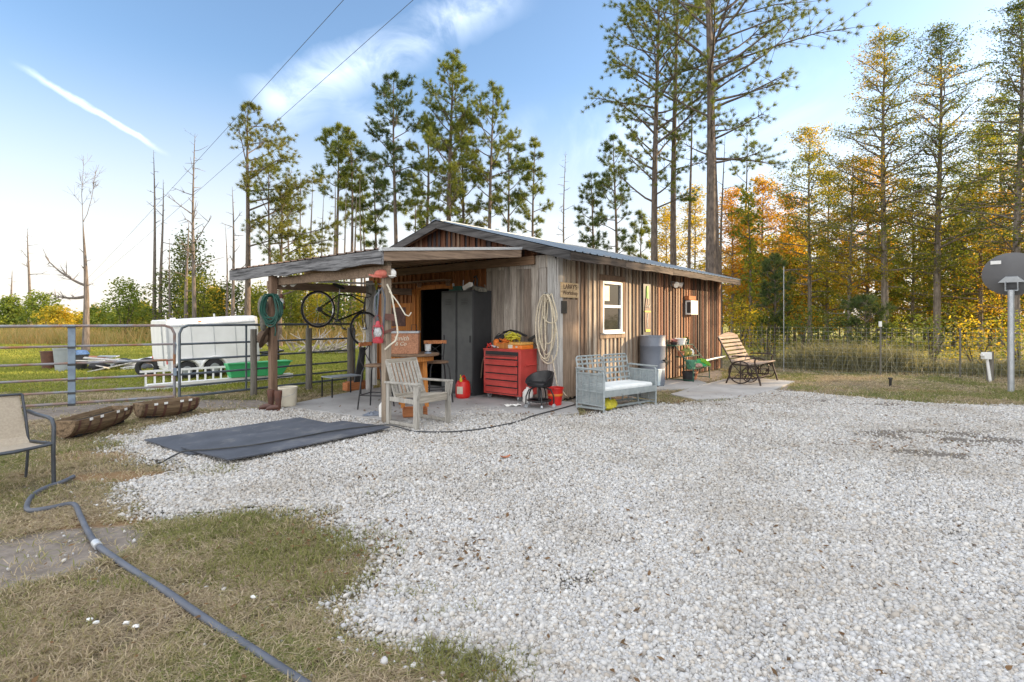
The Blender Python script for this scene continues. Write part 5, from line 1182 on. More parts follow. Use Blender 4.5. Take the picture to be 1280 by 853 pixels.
mb.build('fork', M['black'], bi, smooth=True)
mb = MB(); mb.tube([stt, (.27,0,.53)], .012, 8); mb.build('seat_post', M['chrome'], bi)
mb = MB(); mb.ell((.24,0,.555), (.14,.075,.035), 8, 16); mb.build('saddle', M['black'], bi, smooth=True)
mb = MB(); mb.tube([(.87,0,.50), (.86,0,.60)], .012, 8); mb.tube([(.70,-.28,.60),(.80,-.26,.61),(.88,-.12,.61),(.90,0,.60),(.88,.12,.61),(.80,.26,.61),(.70,.28,.60)], .011, 8); mb.tube([(.9,.02,.6),(1.02,.03,.56),(1.02,.03,.40),(.93,.02,.3)], .004, 6); mb.build('handlebar', M['black'], bi, smooth=True)
mb = MB(); mb.tube([(bb[0]+.09*math.cos(2*PI*i/24), -.05, bb[2]+.09*math.sin(2*PI*i/24)) for i in range(24)], .005, 6, closed=True); mb.cyl((bb[0],-.06,bb[2]),(bb[0],.06,bb[2]), .025)
mb.beam((bb[0],-.07,bb[2]),(bb[0]+.12,-.07,bb[2]-.12), .02,.012); mb.beam((bb[0],.07,bb[2]),(bb[0]-.12,.07,bb[2]+.12), .02,.012); mb.box((bb[0]+.12,-.11,bb[2]-.12), (.08,.07,.02)); mb.box((bb[0]-.12,.11,bb[2]+.12), (.08,.07,.02)); mb.build('crankset', M['gunmetal'], bi)
mb = MB(); mb.tube([(0,-.045,.03),(bb[0],-.05,bb[2]+.09)], .004, 5); mb.tube([(0,-.045,-.03),(bb[0],-.05,bb[2]-.09)], .004, 5); mb.cyl((0,-.06,0),(0,-.03,0), .05); mb.build('chain', M['gunmetal'], bi)

# boots and bucket by the left post
def boot(mb, ox, oy):
    mb.v0 = 0
    secs = [(.0,.0,.045,.035),(.02,.0,.05,.045),(.12,.015,.045,.05),(.22,.02,.055,.062),(.31,.015,.06,.068),(.33,.015,.058,.066)]
    mb.lathe([(0,0)]+[(s[3], s[0]) for s in secs]+[(.045,.33),(.04,.2),(0,.2)], (ox,oy,.03), n=16, sy=.8)
    pts = []; 
    mb.tube([(ox+.01,oy,.07),(ox-.06,oy,.065),(ox-.12,oy,.055),(ox-.17,oy,.04),(ox-.2,oy,.035)], [.05,.048,.045,.036,.012], 12)
    mb.box((ox-.08,oy,.012), (.24,.07,.016)); mb.box((ox+.025,oy,.018), (.06,.06,.034))
for k, (px, py, lb) in enumerate(((342, 515.5, 'brown leather boot beside the cream bucket'), (333, 514, 'brown leather boot on the outer side of its pair'))):
    c = G(px, py); b = thing('cowboy_boot', lb, 'boot', (c.x+.05, c.y+.05, .015), R(15), 'pair of brown boots')
    mb = MB(); mb.M = Matrix.Scale(.88, 4); boot(mb, 0, 0); mb.build('boot_body', M['leather'], b, smooth=True)
c = G(356, 511); b = thing('cream_bucket', 'cream plastic bucket on the slab corner by the boots', 'bucket', (c.x, c.y+.12, SL_Z), 0)
mb = MB(); mb.lathe([(0,0),(.125,0),(.13,.01),(.145,.28),(.152,.285),(.152,.31),(.14,.31),(.135,.28),(.12,.02),(0,.015)], n=28); mb.build('bucket_body', M['cream'], b, smooth=True)
mb = MB(); mb.tube([(-.15,0,.28),(-.13,-.09,.2),(0,-.16,.16),(.13,-.09,.2),(.15,0,.28)], .003, 6); mb.build('handle', M['galv'], b)

# rubber mats
def sheet(name, label, pts, z, th, bend=0):
    p = [G(*q).to_2d() if q[1] > 50 else Vector(q) for q in pts]; c = sum(p, Vector((0,0)))/4
    b = thing(name, label, 'mat', (c.x, c.y, 0), 0, 'rubber mats on the gravel')
    mb = MB(); n = 14; vs = []
    for k in (0, 1):
        for i in range(n+1):
            for j in range(n+1):
                u, v = i/n, j/n; q = p[0]*(1-u)*(1-v)+p[1]*u*(1-v)+p[2]*u*v+p[3]*(1-u)*v
                e = .010*math.sin(u*5+z*200)*math.sin(v*4+1)+.012*max(0, abs(u-.5)*2-.7)
                vs.append((q.x-c.x, q.y-c.y, z+max(0, e)+th*k))
    m = (n+1)**2; fs = []
    for i in range(n):
        for j in range(n):
            a = i*(n+1)+j; q = (a, a+1, a+n+2, a+n+1); fs.append(q); fs.append(tuple(m+t for t in reversed(q)))
    bd = [j for j in range(n+1)]+[i*(n+1)+n for i in range(1, n+1)]+[n*(n+1)+j for j in range(n-1, -1, -1)]+[i*(n+1) for i in range(n-1, 0, -1)]
    for i in range(len(bd)): a, b2 = bd[i], bd[(i+1) % len(bd)]; fs.append((a, b2, m+b2, m+a))
    mb.add(vs, fs); mb.build('rubber_sheet', M['mat'], b)
sheet('rubber_mat', 'larger dark rubber mat lying under, nearer the barrels', [(180,556),(375,526),(430,538),(238,574)], .036, .014)
sheet('rubber_mat', 'dark rubber mat on top, nearer the viewer and the armchair', [(226,567),(428,532.5),(488,541.5),(285,585)], .058, .014)
# half barrel planters
def half_barrel(label, c, ang, L_):
    b = thing('barrel_planter', label, 'planter', (c[0], c[1], .0), ang, 'half barrel planters'); n = 12; r0 = .245
    def rad(u): return r0*(1-.22*(2*u-1)**2)
    stv = MB(); K = 10
    for s_ in range(n):
        a0 = PI+PI*s_/n+.012; a1 = PI+PI*(s_+1)/n-.012
        vs = []
        for i in range(K+1):
            u = i/K; y = (u-.5)*L_; R_ = rad(u)
            for (q, aa) in ((R_, a0), (R_, a1), (R_-.022, a1), (R_-.022, a0)): vs.append((math.cos(aa)*q*.7, y, .25+math.sin(aa)*q))
        stv.add(vs, [(i*4+j, i*4+(j+1) % 4, i*4+4+(j+1) % 4, i*4+4+j) for i in range(K) for j in range(4)]+[(0,1,2,3),(K*4+3,K*4+2,K*4+1,K*4)])
    stv.build('staves', M['stave'], b)
    for u in (.03, .97):
        h = MB(); R_ = rad(u)-.024; y = (u-.5)*L_; pts = [(math.cos(PI+PI*i/16)*R_*.7, .25+math.sin(PI+PI*i/16)*R_) for i in range(17)]
        vs = [(p[0], y-.01, p[1]) for p in pts]+[(p[0], y+.01, p[1]) for p in pts]; k = 17
        h.add(vs, [tuple(range(k)), tuple(range(2*k-1, k-1, -1))]+[(i, (i+1) % k, k+(i+1) % k, k+i) for i in range(k)]); h.build('end_panel', M['stave'], b)
    for u in (.06, .20, .36, .64, .80, .94):
        h = MB(); w_ = .036; R_ = rad(u)+.003; y = (u-.5)*L_; vs = []; k = 18
        for i in range(k+1):
            a = PI+PI*i/k
            for (q, yy) in ((R_, y-w_/2), (R_, y+w_/2), (R_+.003, y+w_/2), (R_+.003, y-w_/2)): vs.append((math.cos(a)*q*.7, yy, .25+math.sin(a)*q))
        h.add(vs, [(i*4+j, i*4+(j+1) % 4, i*4+4+(j+1) % 4, i*4+4+j) for i in range(k) for j in range(4)]); hp = h.build('hoop', M['rust'], b)
        if .1 < u < .9:
            h = MB(); 
            for s_ in (-1, 1): h.box((s_*(R_*.7+.004), y, .232), (.012, .046, .030))
            h.build('hoop_end', M['white'], hp)
    s = MB(); s.box((0,0,.06), (.16, L_*.8, .05)); s.box((0, 0, .17), (.24, L_*.90, .03)); s.build('soil', M['dark_int'], b)
    return b
p1a, p1b = G(97, 553), G(168, 529); p2a, p2b = G(180, 528), G(250, 517)
d1 = (p1b-p1a); d2 = (p2b-p2a)
def hb(label, pa, pb, off):
    d = (pb-pa).to_2d(); L_ = d.length; d.normalize(); n_ = Vector((-d.y, d.x)); c = (pa+pb).to_2d()/2+n_*off
    return half_barrel(label, (c.x, c.y), math.atan2(d.y, d.x)-PI/2, L_*1.02)
hb('half barrel planter nearer the patio chair', p1a, p1b, .15)
hb('half barrel planter farther from the patio chair, nearer the boots', p2a, p2b, .15)
# patio chair at the left edge
pc = thing('patio_chair', 'sling patio chair cut off by the left edge of the photo', 'chair', (-3.97, 4.61, 0), math.atan2(.9, .44)-PI)
w, d = .56, .47        # x: 0 .. -? ; built with the seat facing -y, x across
pc.rotation_euler = (0, 0, math.atan2(-.44, .9)+PI/2)
for x in (0, -w):
    mb = MB(); mb.tube([(x*1.0,.0,0),(x,.01,.30),(x,.0,.52),(x,.03,.575),(x,.10,.59),(x,.30,.60),(x,d-.02,.62)], .016, 10); mb.tube([(x,.01,.37),(x,.2,.36),(x,d-.02,.35)], .014, 8); mb.tube([(x,d+.02,0),(x,d-.03,.34),(x,d+.02,.56),(x,d+.09,.765)], .012, 8); mb.build('side_frame', M['chairmetal'], pc, smooth=True)
mb = MB(); mb.tube([(0,.01,.37),(-w/2,-.02,.36),(-w,.01,.37)], .014, 8); mb.build('cross_bar', M['chairmetal'], pc, smooth=True); mb = MB(); mb.tube([(0,d+.09,.765),(-w/2,d+.11,.775),(-w,d+.09,.765)], .010, 8); mb.build('top_bar', M['chairmetal'], pc, smooth=True)
mb = MB(); K = 10; prof = [(.0,.375),(.10,.36),(.25,.345),(.38,.345)]+[(.44+.14*i/6, .40+.37*i/6) for i in range(7)]
vs = []
for (y, z) in prof:
    for x in (-.015, -w+.015): vs.append((x, y, z))
k = len(prof); vs += [(a, b_+.004, c_-.004) for a, b_, c_ in vs]
mb.add(vs, [(2*i, 2*i+1, 2*i+3, 2*i+2) for i in range(k-1)]+[(2*k+2*i+2, 2*k+2*i+3, 2*k+2*i+1, 2*k+2*i) for i in range(k-1)]); mb.build('sling', M['sling'], pc)

# hoses
def ground_line(pts, r, z, n=10, sub=6):
    P_ = [G(*p) for p in pts]; out = []
    for i in range(len(P_)-1):
        p0, p1, p2, p3 = P_[max(i-1,0)], P_[i], P_[i+1], P_[min(i+2, len(P_)-1)]
        for j in range(sub):
            t = j/sub; q = .5*((2*p1)+(-p0+p2)*t+(2*p0-5*p1+4*p2-p3)*t*t+(-p0+3*p1-3*p2+p3)*t**3); out.append(q)
    out.append(P_[-1]); return [Vector((q.x, q.y, z(q) if callable(z) else z)) for q in out]
b = thing('vacuum_hose', 'thick grey corrugated hose snaking across the grass from the patio chair', 'hose', (0,0,0))
pts = ground_line([(92,599),(78,606),(60,612),(42,622),(34,634),(37,642),(62,639),(91,634),(100,648),(108,665),(120,684),(140,700),(172,722),(205,743),(250,775),(300,808),(345,838),(400,876),(470,935)], .02, .022)
mb = MB(); mb.tube(pts, .0185, 10); mb.build('hose_line', M['hose'], b, smooth=True)
q = ground_line([(119,683),(123,688)], .02, .024); mb = MB(); mb.tube(q, .024, 12); mb.build('coupling', M['alu'], b, smooth=True)
b = thing('extension_cord', 'thin dark cord running over the mats and along the slab to the sofa', 'cord', (0,0,0))
def cz(q):
    px, py = 640+F*q.x/q.y, HOR+F*CAMH/q.y
    if 228 < px < 486: return .082+.006
    if px < 228: return .02+.068*max(0, 1-(228-px)/26)
    if px < 520: return .026+.06*max(0, 1-(px-486)/30)
    return .035 if px < 660 else .042
mb = MB(); mb.tube(ground_line([(196,582),(218,577),(238,574),(270,572),(320,566),(370,557),(410,549),(450,543),(490,539.5),(525,543),(560,543.5),(600,540),(640,532),(665,524),(690,517),(715,510),(724,506)], .01, cz), .009, 8); mb.build('cord_line', M['gunmetal'], b, smooth=True)
# small white pebbles lying in the grass
for k, (px, py) in enumerate(((112,780),(120,783.5),(158,784),(170,788.5),(317,751))):
    c = G(px, py); mb = MB(); mb.ell((0,0,0), (.016,.012,.008), 6, 8, .3, rr); o = mb.build('white_pebble', M['white'], None, smooth=True); o.location = (c.x, c.y, .02)
    tag(o, ['white pebble in the grass, left of the close pair', 'white pebble in the grass, right of the close pair', 'largest white pebble in the grass by the hose', 'flat white pebble beside the largest one', 'white pebble alone in the grass near the gravel'][k], 'pebble', 'stray white pebbles in the grass')
c = G(632, 576.5); b = thing('dry_leaf', 'curled brown leaf lying on the gravel', 'leaf', (c.x, c.y, .03), .4)
mb = MB(); vs = [((i/4-.5)*.11, (j/4-.5)*.07*(1-abs(i/4-.5)), .025*abs(j/4-.5)+.02*((i/4-.5)**2)*4) for i in range(5) for j in range(5)]; mb.add(vs, [(i*5+j, i*5+j+1, (i+1)*5+j+1, (i+1)*5+j) for i in range(4) for j in range(4)]); mb.build('blade', M['terra'], b)
# ------------------------------------------------------------ pipe gates, fence, field
def gate(label, a, b, mat, uprights, zs, wide=None, round_=(True, True)):
    d = (b-a).to_2d(); L_ = d.length; g = thing('pipe_gate', label, 'gate', (a.x, a.y, 0), math.atan2(d.y, d.x), 'metal pipe gates')
    r = .022; mb = MB(); z0, z1 = zs[0], zs[-1]; c = .14
    pts = []
    if round_[0]: pts += [(0,0,z0),(0,0,z1-c),(c*.3,0,z1-c*.3),(c,0,z1)]
    else: pts += [(0,0,z1)]
    pts += [(L_*.3,0,z1),(L_*.6,0,z1)]
    if round_[1]: pts += [(L_-c,0,z1),(L_-c*.3,0,z1-c*.3),(L_,0,z1-c),(L_,0,z0)]
    else: pts += [(L_,0,z1)]
    mb.tube(pts, r, 10); mb.tube([(0,0,z0),(L_*.5,0,z0),(L_,0,z0)], r, 10); mb.build('gate_frame', mat, g, smooth=True)
    for z in zs[1:-1]: mb = MB(); mb.tube([(0,0,z),(L_*.33,0,z-.003),(L_*.66,0,z),(L_,0,z)], r*.85, 8); mb.build('rail', mat, g, smooth=True)
    for x in uprights: mb = MB(); mb.box((x,-.012,(z0+z1)/2), (.03,.02,z1-z0)); mb.build('upright', mat, g)
    if wide:
        mb = MB(); mb.box((wide,-.035,(z0+z1)/2), (.095,.03,z1-z0+.02)); w = mb.build('wide_upright', M['metal_blue'], g, bevel=.006)
        for z in zs: mb = MB(); mb.box((wide,-.052,z-.02), (.10,.006,.035)); mb.build('clip', M['gunmetal'], w)
    return g
ZS = (.12,.30,.50,.75,1.02,1.34)
gA, gB = Vector((-5.67,9.07,0)), Vector((-3.57,12.05,0))
gate('pipe gate running from the barrels to behind the bicycle', gA, gB, M['rail_grey'], (1.15, 2.45), ZS)
gC, gD = Vector((-9.2,7.02,0)), Vector((-5.80,9.14,0))
gate('rusty pipe gate at the left with a wide blue upright', gC, gD, M['rail_rust'], (), ZS, wide=2.64-.0, round_=(True, True))
b = thing('gate_latch', 'blue grey latch plate hanging between the two gates', 'latch', (-5.745,9.07,.55), .6)
mb = MB(); mb.box((0,0,0), (.05,.03,.13)); mb.tube([(0,0,.5),(.02,-.02,.46),(0,0,.3)], .008, 6); mb.build('plate', M['metal_blue'], b, bevel=.004)
for (px, py, lb, r) in ((317,495.6,'round wooden post behind the gate, in front of the trailer',.06),(386,487,'round wooden post behind the gate under the bicycle rear wheel',.065),(438,481,'round wooden post at the far end of the pipe gate',.07)):
    c = G(px, py); mb = MB(); rr2 = random.Random(px); mb.tube([(0,0,-.05),(.006,0,.5),(-.004,.004,.9),(0,0,1.26)], [r*1.05,r,r*.97,r*.93], 12); o = mb.build('wooden_post', M['fence_wood'], None, smooth=True); o.location = (c.x, c.y, 0); tag(o, lb, 'post', 'wooden posts behind the gate')
# trailer (nose to the right), x along its length
tr = thing('cargo_trailer', 'small white enclosed cargo trailer with black wheels on the pasture', 'trailer', (-8.02, 12.5, 0), R(6))
tr.rotation_euler = (0, R(-3.6), R(45))
L_, Wt, z0, z1 = 1.98, 1.65, .22, 1.42
mb = MB(); prof = [(z0,0),(z1-.12,0),(z1-.03,.03),(z1,.14),(z1,Wt-.14),(z1-.03,Wt-.03),(z1-.12,Wt),(z0,Wt)]
def sec(x, w=1.0, zz=0): return [(x, Wt/2+(y-Wt/2)*w, z+(zz if z > 1 else 0)) for z, y in prof]
vs = sec(0)+sec(L_)+sec(L_+.26, .3, -.04); k = 8; mb.add(vs, [tuple(range(k)), tuple(range(3*k-1, 2*k-1, -1))]+[(s*k+i, s*k+(i+1) % k, (s+1)*k+(i+1) % k, (s+1)*k+i) for s in range(2) for i in range(k)])
mb.build('body', M['white'], tr, bevel=.015)
mb = MB(); mb.box((-.012, Wt/2, (z0+z1)/2-.03), (.02, Wt-.16, z1-z0-.2)); rd = mb.build('rear_door', M['white'], tr, bevel=.006)
mb = MB(); mb.cyl((-.04,.35,z0+.1),(-.04,.35,z1-.15), .012); mb.build('door_bar', M['galv'], rd)
mb = MB(); mb.box((L_/2,-.008,z0+.02), (L_-.02,.02,.06)); mb.box((L_/2,-.008,z1-.15), (L_-.02,.015,.03)); mb.box((.0,-.01,(z0+z1)/2-.05), (.05,.02,z1-z0-.15)); mb.build('trim', M['alu'], tr, bevel=.003)
for x in (.33, .93):
    mb = MB(); pts = [(x+.29*math.cos(PI*i/12), -.10, .20+.27*math.sin(PI*i/12)) for i in range(13)]
    mb.tube(pts, .03, 6); vs = [(p[0], -.12, p[2]) for p in pts]+[(p[0], .0, p[2]) for p in pts]; mb.add(vs, [(i, i+1, 14+i, 13+i) for i in range(12)]); mb.build('fender', M['white'], tr)
    mb = MB(); mb.tube([(x,-.10,.20),(x,-.085,.20),(x,.06,.20)], [.20,.225,.225], 24); wl = mb.build('wheel', M['black_rub'], tr, smooth=True)
    mb = MB(); mb.cyl((x,-.12,.20),(x,-.10,.20), .10, .11, 18); mb.build('rim', M['galv'], wl)
mb = MB(); mb.tube([(L_+.3,Wt/2-.3,.36),(L_+1.0,Wt/2,.36)], .03, 6); mb.tube([(L_+.3,Wt/2+.3,.36),(L_+1.0,Wt/2,.36)], .03, 6); mb.cyl((L_+.85,Wt/2,.05),(L_+.85,Wt/2,.65), .03); mb.build('tongue', M['black'], tr)
mb = MB()
for i in range(1, 4): mb.box((L_*i/4, -.006, (z0+z1)/2-.02), (.012, .010, z1-z0-.30))
for i in range(22): mb.box((.05+i*(L_-.1)/21, -.012, z1-.11), (.012, .008, .012))
mb.build('panel_seams', M['alu'], tr)
mb = MB(); mb.box((-.025, .10, z0+.22), (.02, .05, .12)); mb.build('tail_light', M['red_pl'], tr, bevel=.004)
mb = MB(); mb.box((-.025, Wt-.10, z0+.22), (.02, .05, .12)); mb.build('tail_light', M['red_pl'], tr, bevel=.004)
mb = MB(); mb.box((L_*.35, -.012, z1-.07), (.06, .012, .025)); mb.build('marker_light', M['orange_pl'], tr)
for x in (.02,):
    mb = MB(); mb.cyl((x,.05,z1-.05),(x-.03,.05,z1+.12), .012); mb.build('antenna_post', M['galv'], tr)
mb = MB(); mb.cyl((1.05,.1,z1),(1.05,.1,z1+.10), .02); mb.cyl((.2,.3,z1),(.2,.3,z1+.05), .06); mb.build('roof_vent', M['white'], tr)
c = G(186, 474); b = thing('spare_tyre', 'black tyre standing on the grass behind the trailer', 'tyre', (-9.05, 13.2, 0), R(20))
mb = MB(); mb.tube([(.2*math.cos(2*PI*i/28), 0, .25+.18*math.sin(2*PI*i/28)) for i in range(28)], .065, 10, closed=True); mb.build('tyre_ring', M['black_rub'], b, smooth=True)
# ladder lying on its side, x along
la, lb_ = Vector((-7.52, 10.75, 0)), Vector((-6.10, 12.28, 0)); d = lb_-la
b = thing('ladder', 'white aluminium ladder lying on its side in front of the trailer', 'ladder', (la.x, la.y, .02), math.atan2(d.y, d.x)); LL = d.length
for z in (.03, .36):
    mb = MB(); mb.box((LL/2,0,z), (LL,.03,.045)); mb.build('side_rail', M['white'], b, bevel=.003)
mb = MB()
for i in range(13): x = .1+i*(LL-.2)/12; mb.beam((x,0,.05),(x,0,.34), .032, .026)
mb.build('rungs', M['white'], b)
b = thing('white_board', 'long white board lying flat in front of the ladder', 'board', (-7.28, 10.65, .03), math.atan2(2.0, 1.86))
mb = MB(); mb.hexa([(0,0,-.03),(2.95,0,.02),(2.95,.2,.02),(0,.2,-.03),(0,0,.10),(2.95,0,.11),(2.95,.2,.11),(0,.2,.10)]); mb.build('plank', M['white'], b)
b = thing('green_tub', 'long bright green plastic tub lying against the trailer', 'tub', (-6.25, 11.75, 0), math.atan2(.9, 1.0))
mb = MB(); mb.hexa([(0.05,0,.14),(1.15,0,.14),(1.15,.3,.14),(.05,.3,.14),(-.03,-.04,.45),(1.35,-.04,.47),(1.35,.34,.47),(-.03,.34,.45)]); mb.build('tub_body', M['green_pl'], b, bevel=.015)
mb = MB(); mb.box((.66,-.045,.455), (1.40,.03,.03)); mb.build('rim', M['green_pl'], b, bevel=.004)
# bins
for (px, py, Yd, r, h, m, lb, nm) in ((62,462,15.4,.21,.52,'leather','brown plastic bin, leftmost of the bins on the pasture','rubbish_bin'), (80.5,464.5,14.9,.25,.63,'bin_grey','pale grey bin in the middle of the bins on the pasture','rubbish_bin'), (98,463,15.2,.24,.45,'gunmetal','dark bin with a blue top beside the wide gate upright','rubbish_bin')):
    if m == 'bin_grey' and m not in M: M[m] = pm('bin_grey', (.27,.30,.32), .6, (.22,.25,.27), 3, bmp=.03)
    b = thing(nm, lb, 'bin', ((px-640)/F*Yd, Yd, 0), 0, 'rubbish bins on the pasture')
    mb = MB(); mb.lathe([(0,0),(r*.8,0),(r,h*.96),(r*1.07,h*.96),(r*1.07,h),(r*.93,h),(r*.8,h*.1),(0,h*.1)], n=24); mb.build('bin_body', M[m], b, smooth=True)
    if m == 'gunmetal':
        mb = MB(); mb.lathe([(0,h+.12),(r*.8,h+.10),(r*1.1,h),(r*1.05,h-.02)], n=20); mb.build('lid', pm('blue_pl', (.12,.22,.42), .5), b, smooth=True)
    else:
        mb = MB()
        for s_ in (-1, 1): mb.tube([(s_*r*.95,-.06,h*.8),(s_*(r+.06),0,h*.8),(s_*r*.95,.06,h*.8)], .015, 6)
        mb.build('handle', M[m], b)
# scrap heap: every board and bag its own thing, copied in a loop
rr = random.Random(33)
ORD = ['first','second','third','fourth','fifth','sixth','seventh','eighth','ninth','tenth','eleventh','twelfth','thirteenth','fourteenth','fifteenth','sixteenth','seventeenth','eighteenth','nineteenth','twentieth','twenty first','twenty second','twenty third','twenty fourth']
def bit(kind, c, rz):
    if kind == 'scrap_board':
        mb = MB(); w_, l_ = rr.uniform(.07,.16), rr.uniform(.6,1.7); mb.box((0,0,0), (l_, w_, .03), rx=rr.uniform(-.3,.3), ry=rr.uniform(-.22,.22)); o = mb.build(kind, M[rr.choice(['white_pl','post_grey','terra','fence_wood','alu','white'])])
    else:
        mb = MB(); mb.ell((0,0,0), (rr.uniform(.12,.3), rr.uniform(.1,.2), rr.uniform(.07,.13)), 8, 12, .3, rr); o = mb.build(kind, M[rr.choice(['black_rub','white_pl','felt','gunmetal'])], smooth=True)
    o.location = c; o.rotation_euler = (0, 0, rz); return o
names = {}
for i in range(26):
    f = rr.random(); px = 106+84*f; Yd = 14.6+rr.uniform(0,1.8); kind = 'scrap_board' if rr.random() < .68 else 'scrap_bag'
    o = bit(kind, ((px-640)/F*Yd, Yd, .06+rr.random()*.5*math.sin(PI*min(1, f*1.0+.15))), rr.uniform(-.7,.9))
    names.setdefault(kind, []).append(o)
for kind, w_ in (('scrap_board', 'loose board in the scrap heap left of the trailer'), ('scrap_bag', 'lumpy scrap bag in the heap left of the trailer')):
    for k, o in enumerate(sorted(names[kind], key=lambda q: q.location.x/q.location.y)): tag(o, {'white_pl':'white','white':'white','alu':'pale metal','post_grey':'grey','terra':'reddish','fence_wood':'grey brown','black_rub':'black','felt':'brown','gunmetal':'dark grey'}[o.data.materials[0].name]+' '+w_.split(' ', 1)[1]+', '+ORD[k]+' from the left', kind.split('_')[1], 'scrap '+kind.split('_')[1]+'s in the heap')

# wire fence on the right
fA, fB = Vector((4.9,16.0,0)), Vector((7.5,14.7,0)); fC = Vector((11.97,12.4,0)); fD = Vector((26.0,5.2,0))
fz = .0
def fence_run(name, label, a, b):
    d = (b-a).to_2d(); L_ = d.length; g = thing(name, label, 'fence', (a.x, a.y, 0), math.atan2(d.y, d.x), 'wire mesh fence runs')
    mb = MB(); H_ = 1.22; n = int(L_/.105)
    for i in range(n+1):
        x = L_*i/n; mb.beam((x,0,.02),(x+.004*math.sin(i*1.7),.004*math.cos(i),H_), .0038, .0038)
    for k in range(12):
        z = .03+(H_-.03)*(k/11); pts = [(L_*j/10, 0, z+.01*math.sin(j*.9+k*.1)) for j in range(11)]
        for p, q in zip(pts[:-1], pts[1:]): mb.beam(p, q, .004, .004)
    mb.build('wire_mesh', M['wire'], g); return g, L_
M['wire'] = pm('wire', (.22,.24,.22), .55, metal=.4, bmp=0)
g, L_ = fence_run('wire_fence', 'wire mesh fence behind the glider bench', fA, fB)
g2, L2 = fence_run('wire_fence', 'wire mesh fence from the tall rod to the satellite dish', fB, fC)
g3, L3 = fence_run('wire_fence', 'wire mesh fence running out of the photo behind the dish', fC, fD)
def tpost(p, h, lb, cap=False, nm='fence_post', r=.02, mat='fence_wood'):
    b = thing(nm, lb, 'post', (p.x, p.y, 0), 0, 'fence posts')
    mb = MB(); q_ = .4 if h > 2 else 1; mb.box((0,-.02,h/2), (.035*q_,.006,h)); mb.box((0,-.005,h/2), (.006,.03*q_,h)); mb.build('post_body', M['galv' if h > 2 else mat], b)
    if cap: mb = MB(); mb.box((0,-.012,h+.05), (.06,.05,.14)); mb.build('cap', M['white'], b, bevel=.006)
tpost(fB, 2.9, 'tall thin grey rod at the fence corner behind the bench')
tpost(fB.lerp(fC, .44), 1.27, 'slim fence post with white cap', True)
tpost(fB.lerp(fC, .76), 1.22, 'plain slim fence post left of the stump')
tpost(fA.lerp(fB, .45), 1.22, 'plain slim fence post behind the glider bench')
c = P(1230.5, 476, 12.5); mb = MB(); mb.tube([(0,0,-.05),(0,0,.4),(.01,0,.70)], [.075,.07,.062], 10); o = mb.build('wooden_stump', M['fence_wood'], None, smooth=True); o.location = (c.x, 12.35, 0); tag(o, 'short grey wooden post by the white pipe at the fence', 'post')
b = thing('white_pipe_marker', 'leaning white pipe with a white box on top near the dish', 'pipe', (11.0, 12.3, 0), 0)
mb = MB(); mb.cyl((.06,0,0),(-.02,0,.55), .03); mb.build('pipe', M['white'], b, smooth=True)
mb = MB(); mb.box((-.03,0,.60), (.16,.12,.16)); mb.box((-.12,0,.62), (.05,.08,.06)); mb.build('box_head', M['white'], b, bevel=.01)
c = G(1113, 484); b = thing('sprinkler_stake', 'short black sprinkler stake in the grass before the fence', 'stake', (c.x, c.y, 0), 0)
mb = MB(); mb.cyl((0,0,0),(0,0,.17), .02, .03); mb.cyl((0,0,.17),(0,0,.20), .045, .04); mb.build('stake_body', M['black'], b)
# satellite dish
sdz = thing('satellite_dish', 'grey satellite dish seen from behind on a galvanised pole', 'satellite dish', (9.85, 10.5, 0), 0)
mb = MB(); mb.tube([(0,0,0),(0,0,.5),(0,0,2.02)], .052, 16); mb.build('pole', M['galv'], sdz, smooth=True)
fwd = Vector((.74, .67, .22)).normalized(); rt = fwd.cross(Vector((0,0,1))).normalized(); up = rt.cross(fwd)
MX = Matrix.Translation((.06,.05,2.33)) @ Matrix((rt, up, fwd)).transposed().to_4x4()
mb = MB(); mb.M = MX; mb.lathe([(0,.0),(.15,.006),(.3,.028),(.42,.058),(.455,.07),(.46,.062),(.46,.055),(.42,.043),(.3,.012),(.15,-.010),(0,-.016)], n=44, sy=.94); mb.build('reflector', M['dish'], sdz, smooth=True)
mb = MB(); mb.M = MX; mb.box((-.23,.26,.0), (.16,.07,.004)); mb.build('sticker', M['white'], sdz)
mb = MB(); mb.M = MX; mb.hexa([(-.2,-.14,-.10),(.2,-.14,-.10),(.2,-.14,-.02),(-.2,-.14,-.02),(-.09,-.03,-.09),(.09,-.03,-.09),(.09,-.03,-.01),(-.09,-.03,-.01)]); mb.box((-.09,-.22,-.07), (.02,.16,.10)); mb.box((.09,-.22,-.07), (.02,.16,.10)); mb.box((0,-.30,-.07), (.2,.02,.12)); mb.build('bracket', M['galv'], sdz, bevel=.004)
mb = MB(); mb.M = MX; mb.tube([(0,-.3,-.05),(0,-.55,.25),(0,-.42,.5)], .014, 6); mb.box((0,-.36,.52), (.07,.12,.07)); mb.build('feed_arm', M['gunmetal'], sdz)
# power lines
for i, (x0, lb) in enumerate(((-2.93, 'left overhead power line'), (-1.73, 'right overhead power line'))):
    mb = MB(); pts = []
    for k in range(-8, 25):
        s = k*5.0; pts.append((x0-.87*s, 9.2+s, 6.95+.00012*(s-40)**2-.00012*1600))
    mb.tube(pts, [.0042+.00009*abs(p[1]) for p in pts], 6); o = mb.build('power_line', M['gunmetal'], None, smooth=True); tag(o, lb+' crossing the blue sky', 'power line', 'overhead power lines')

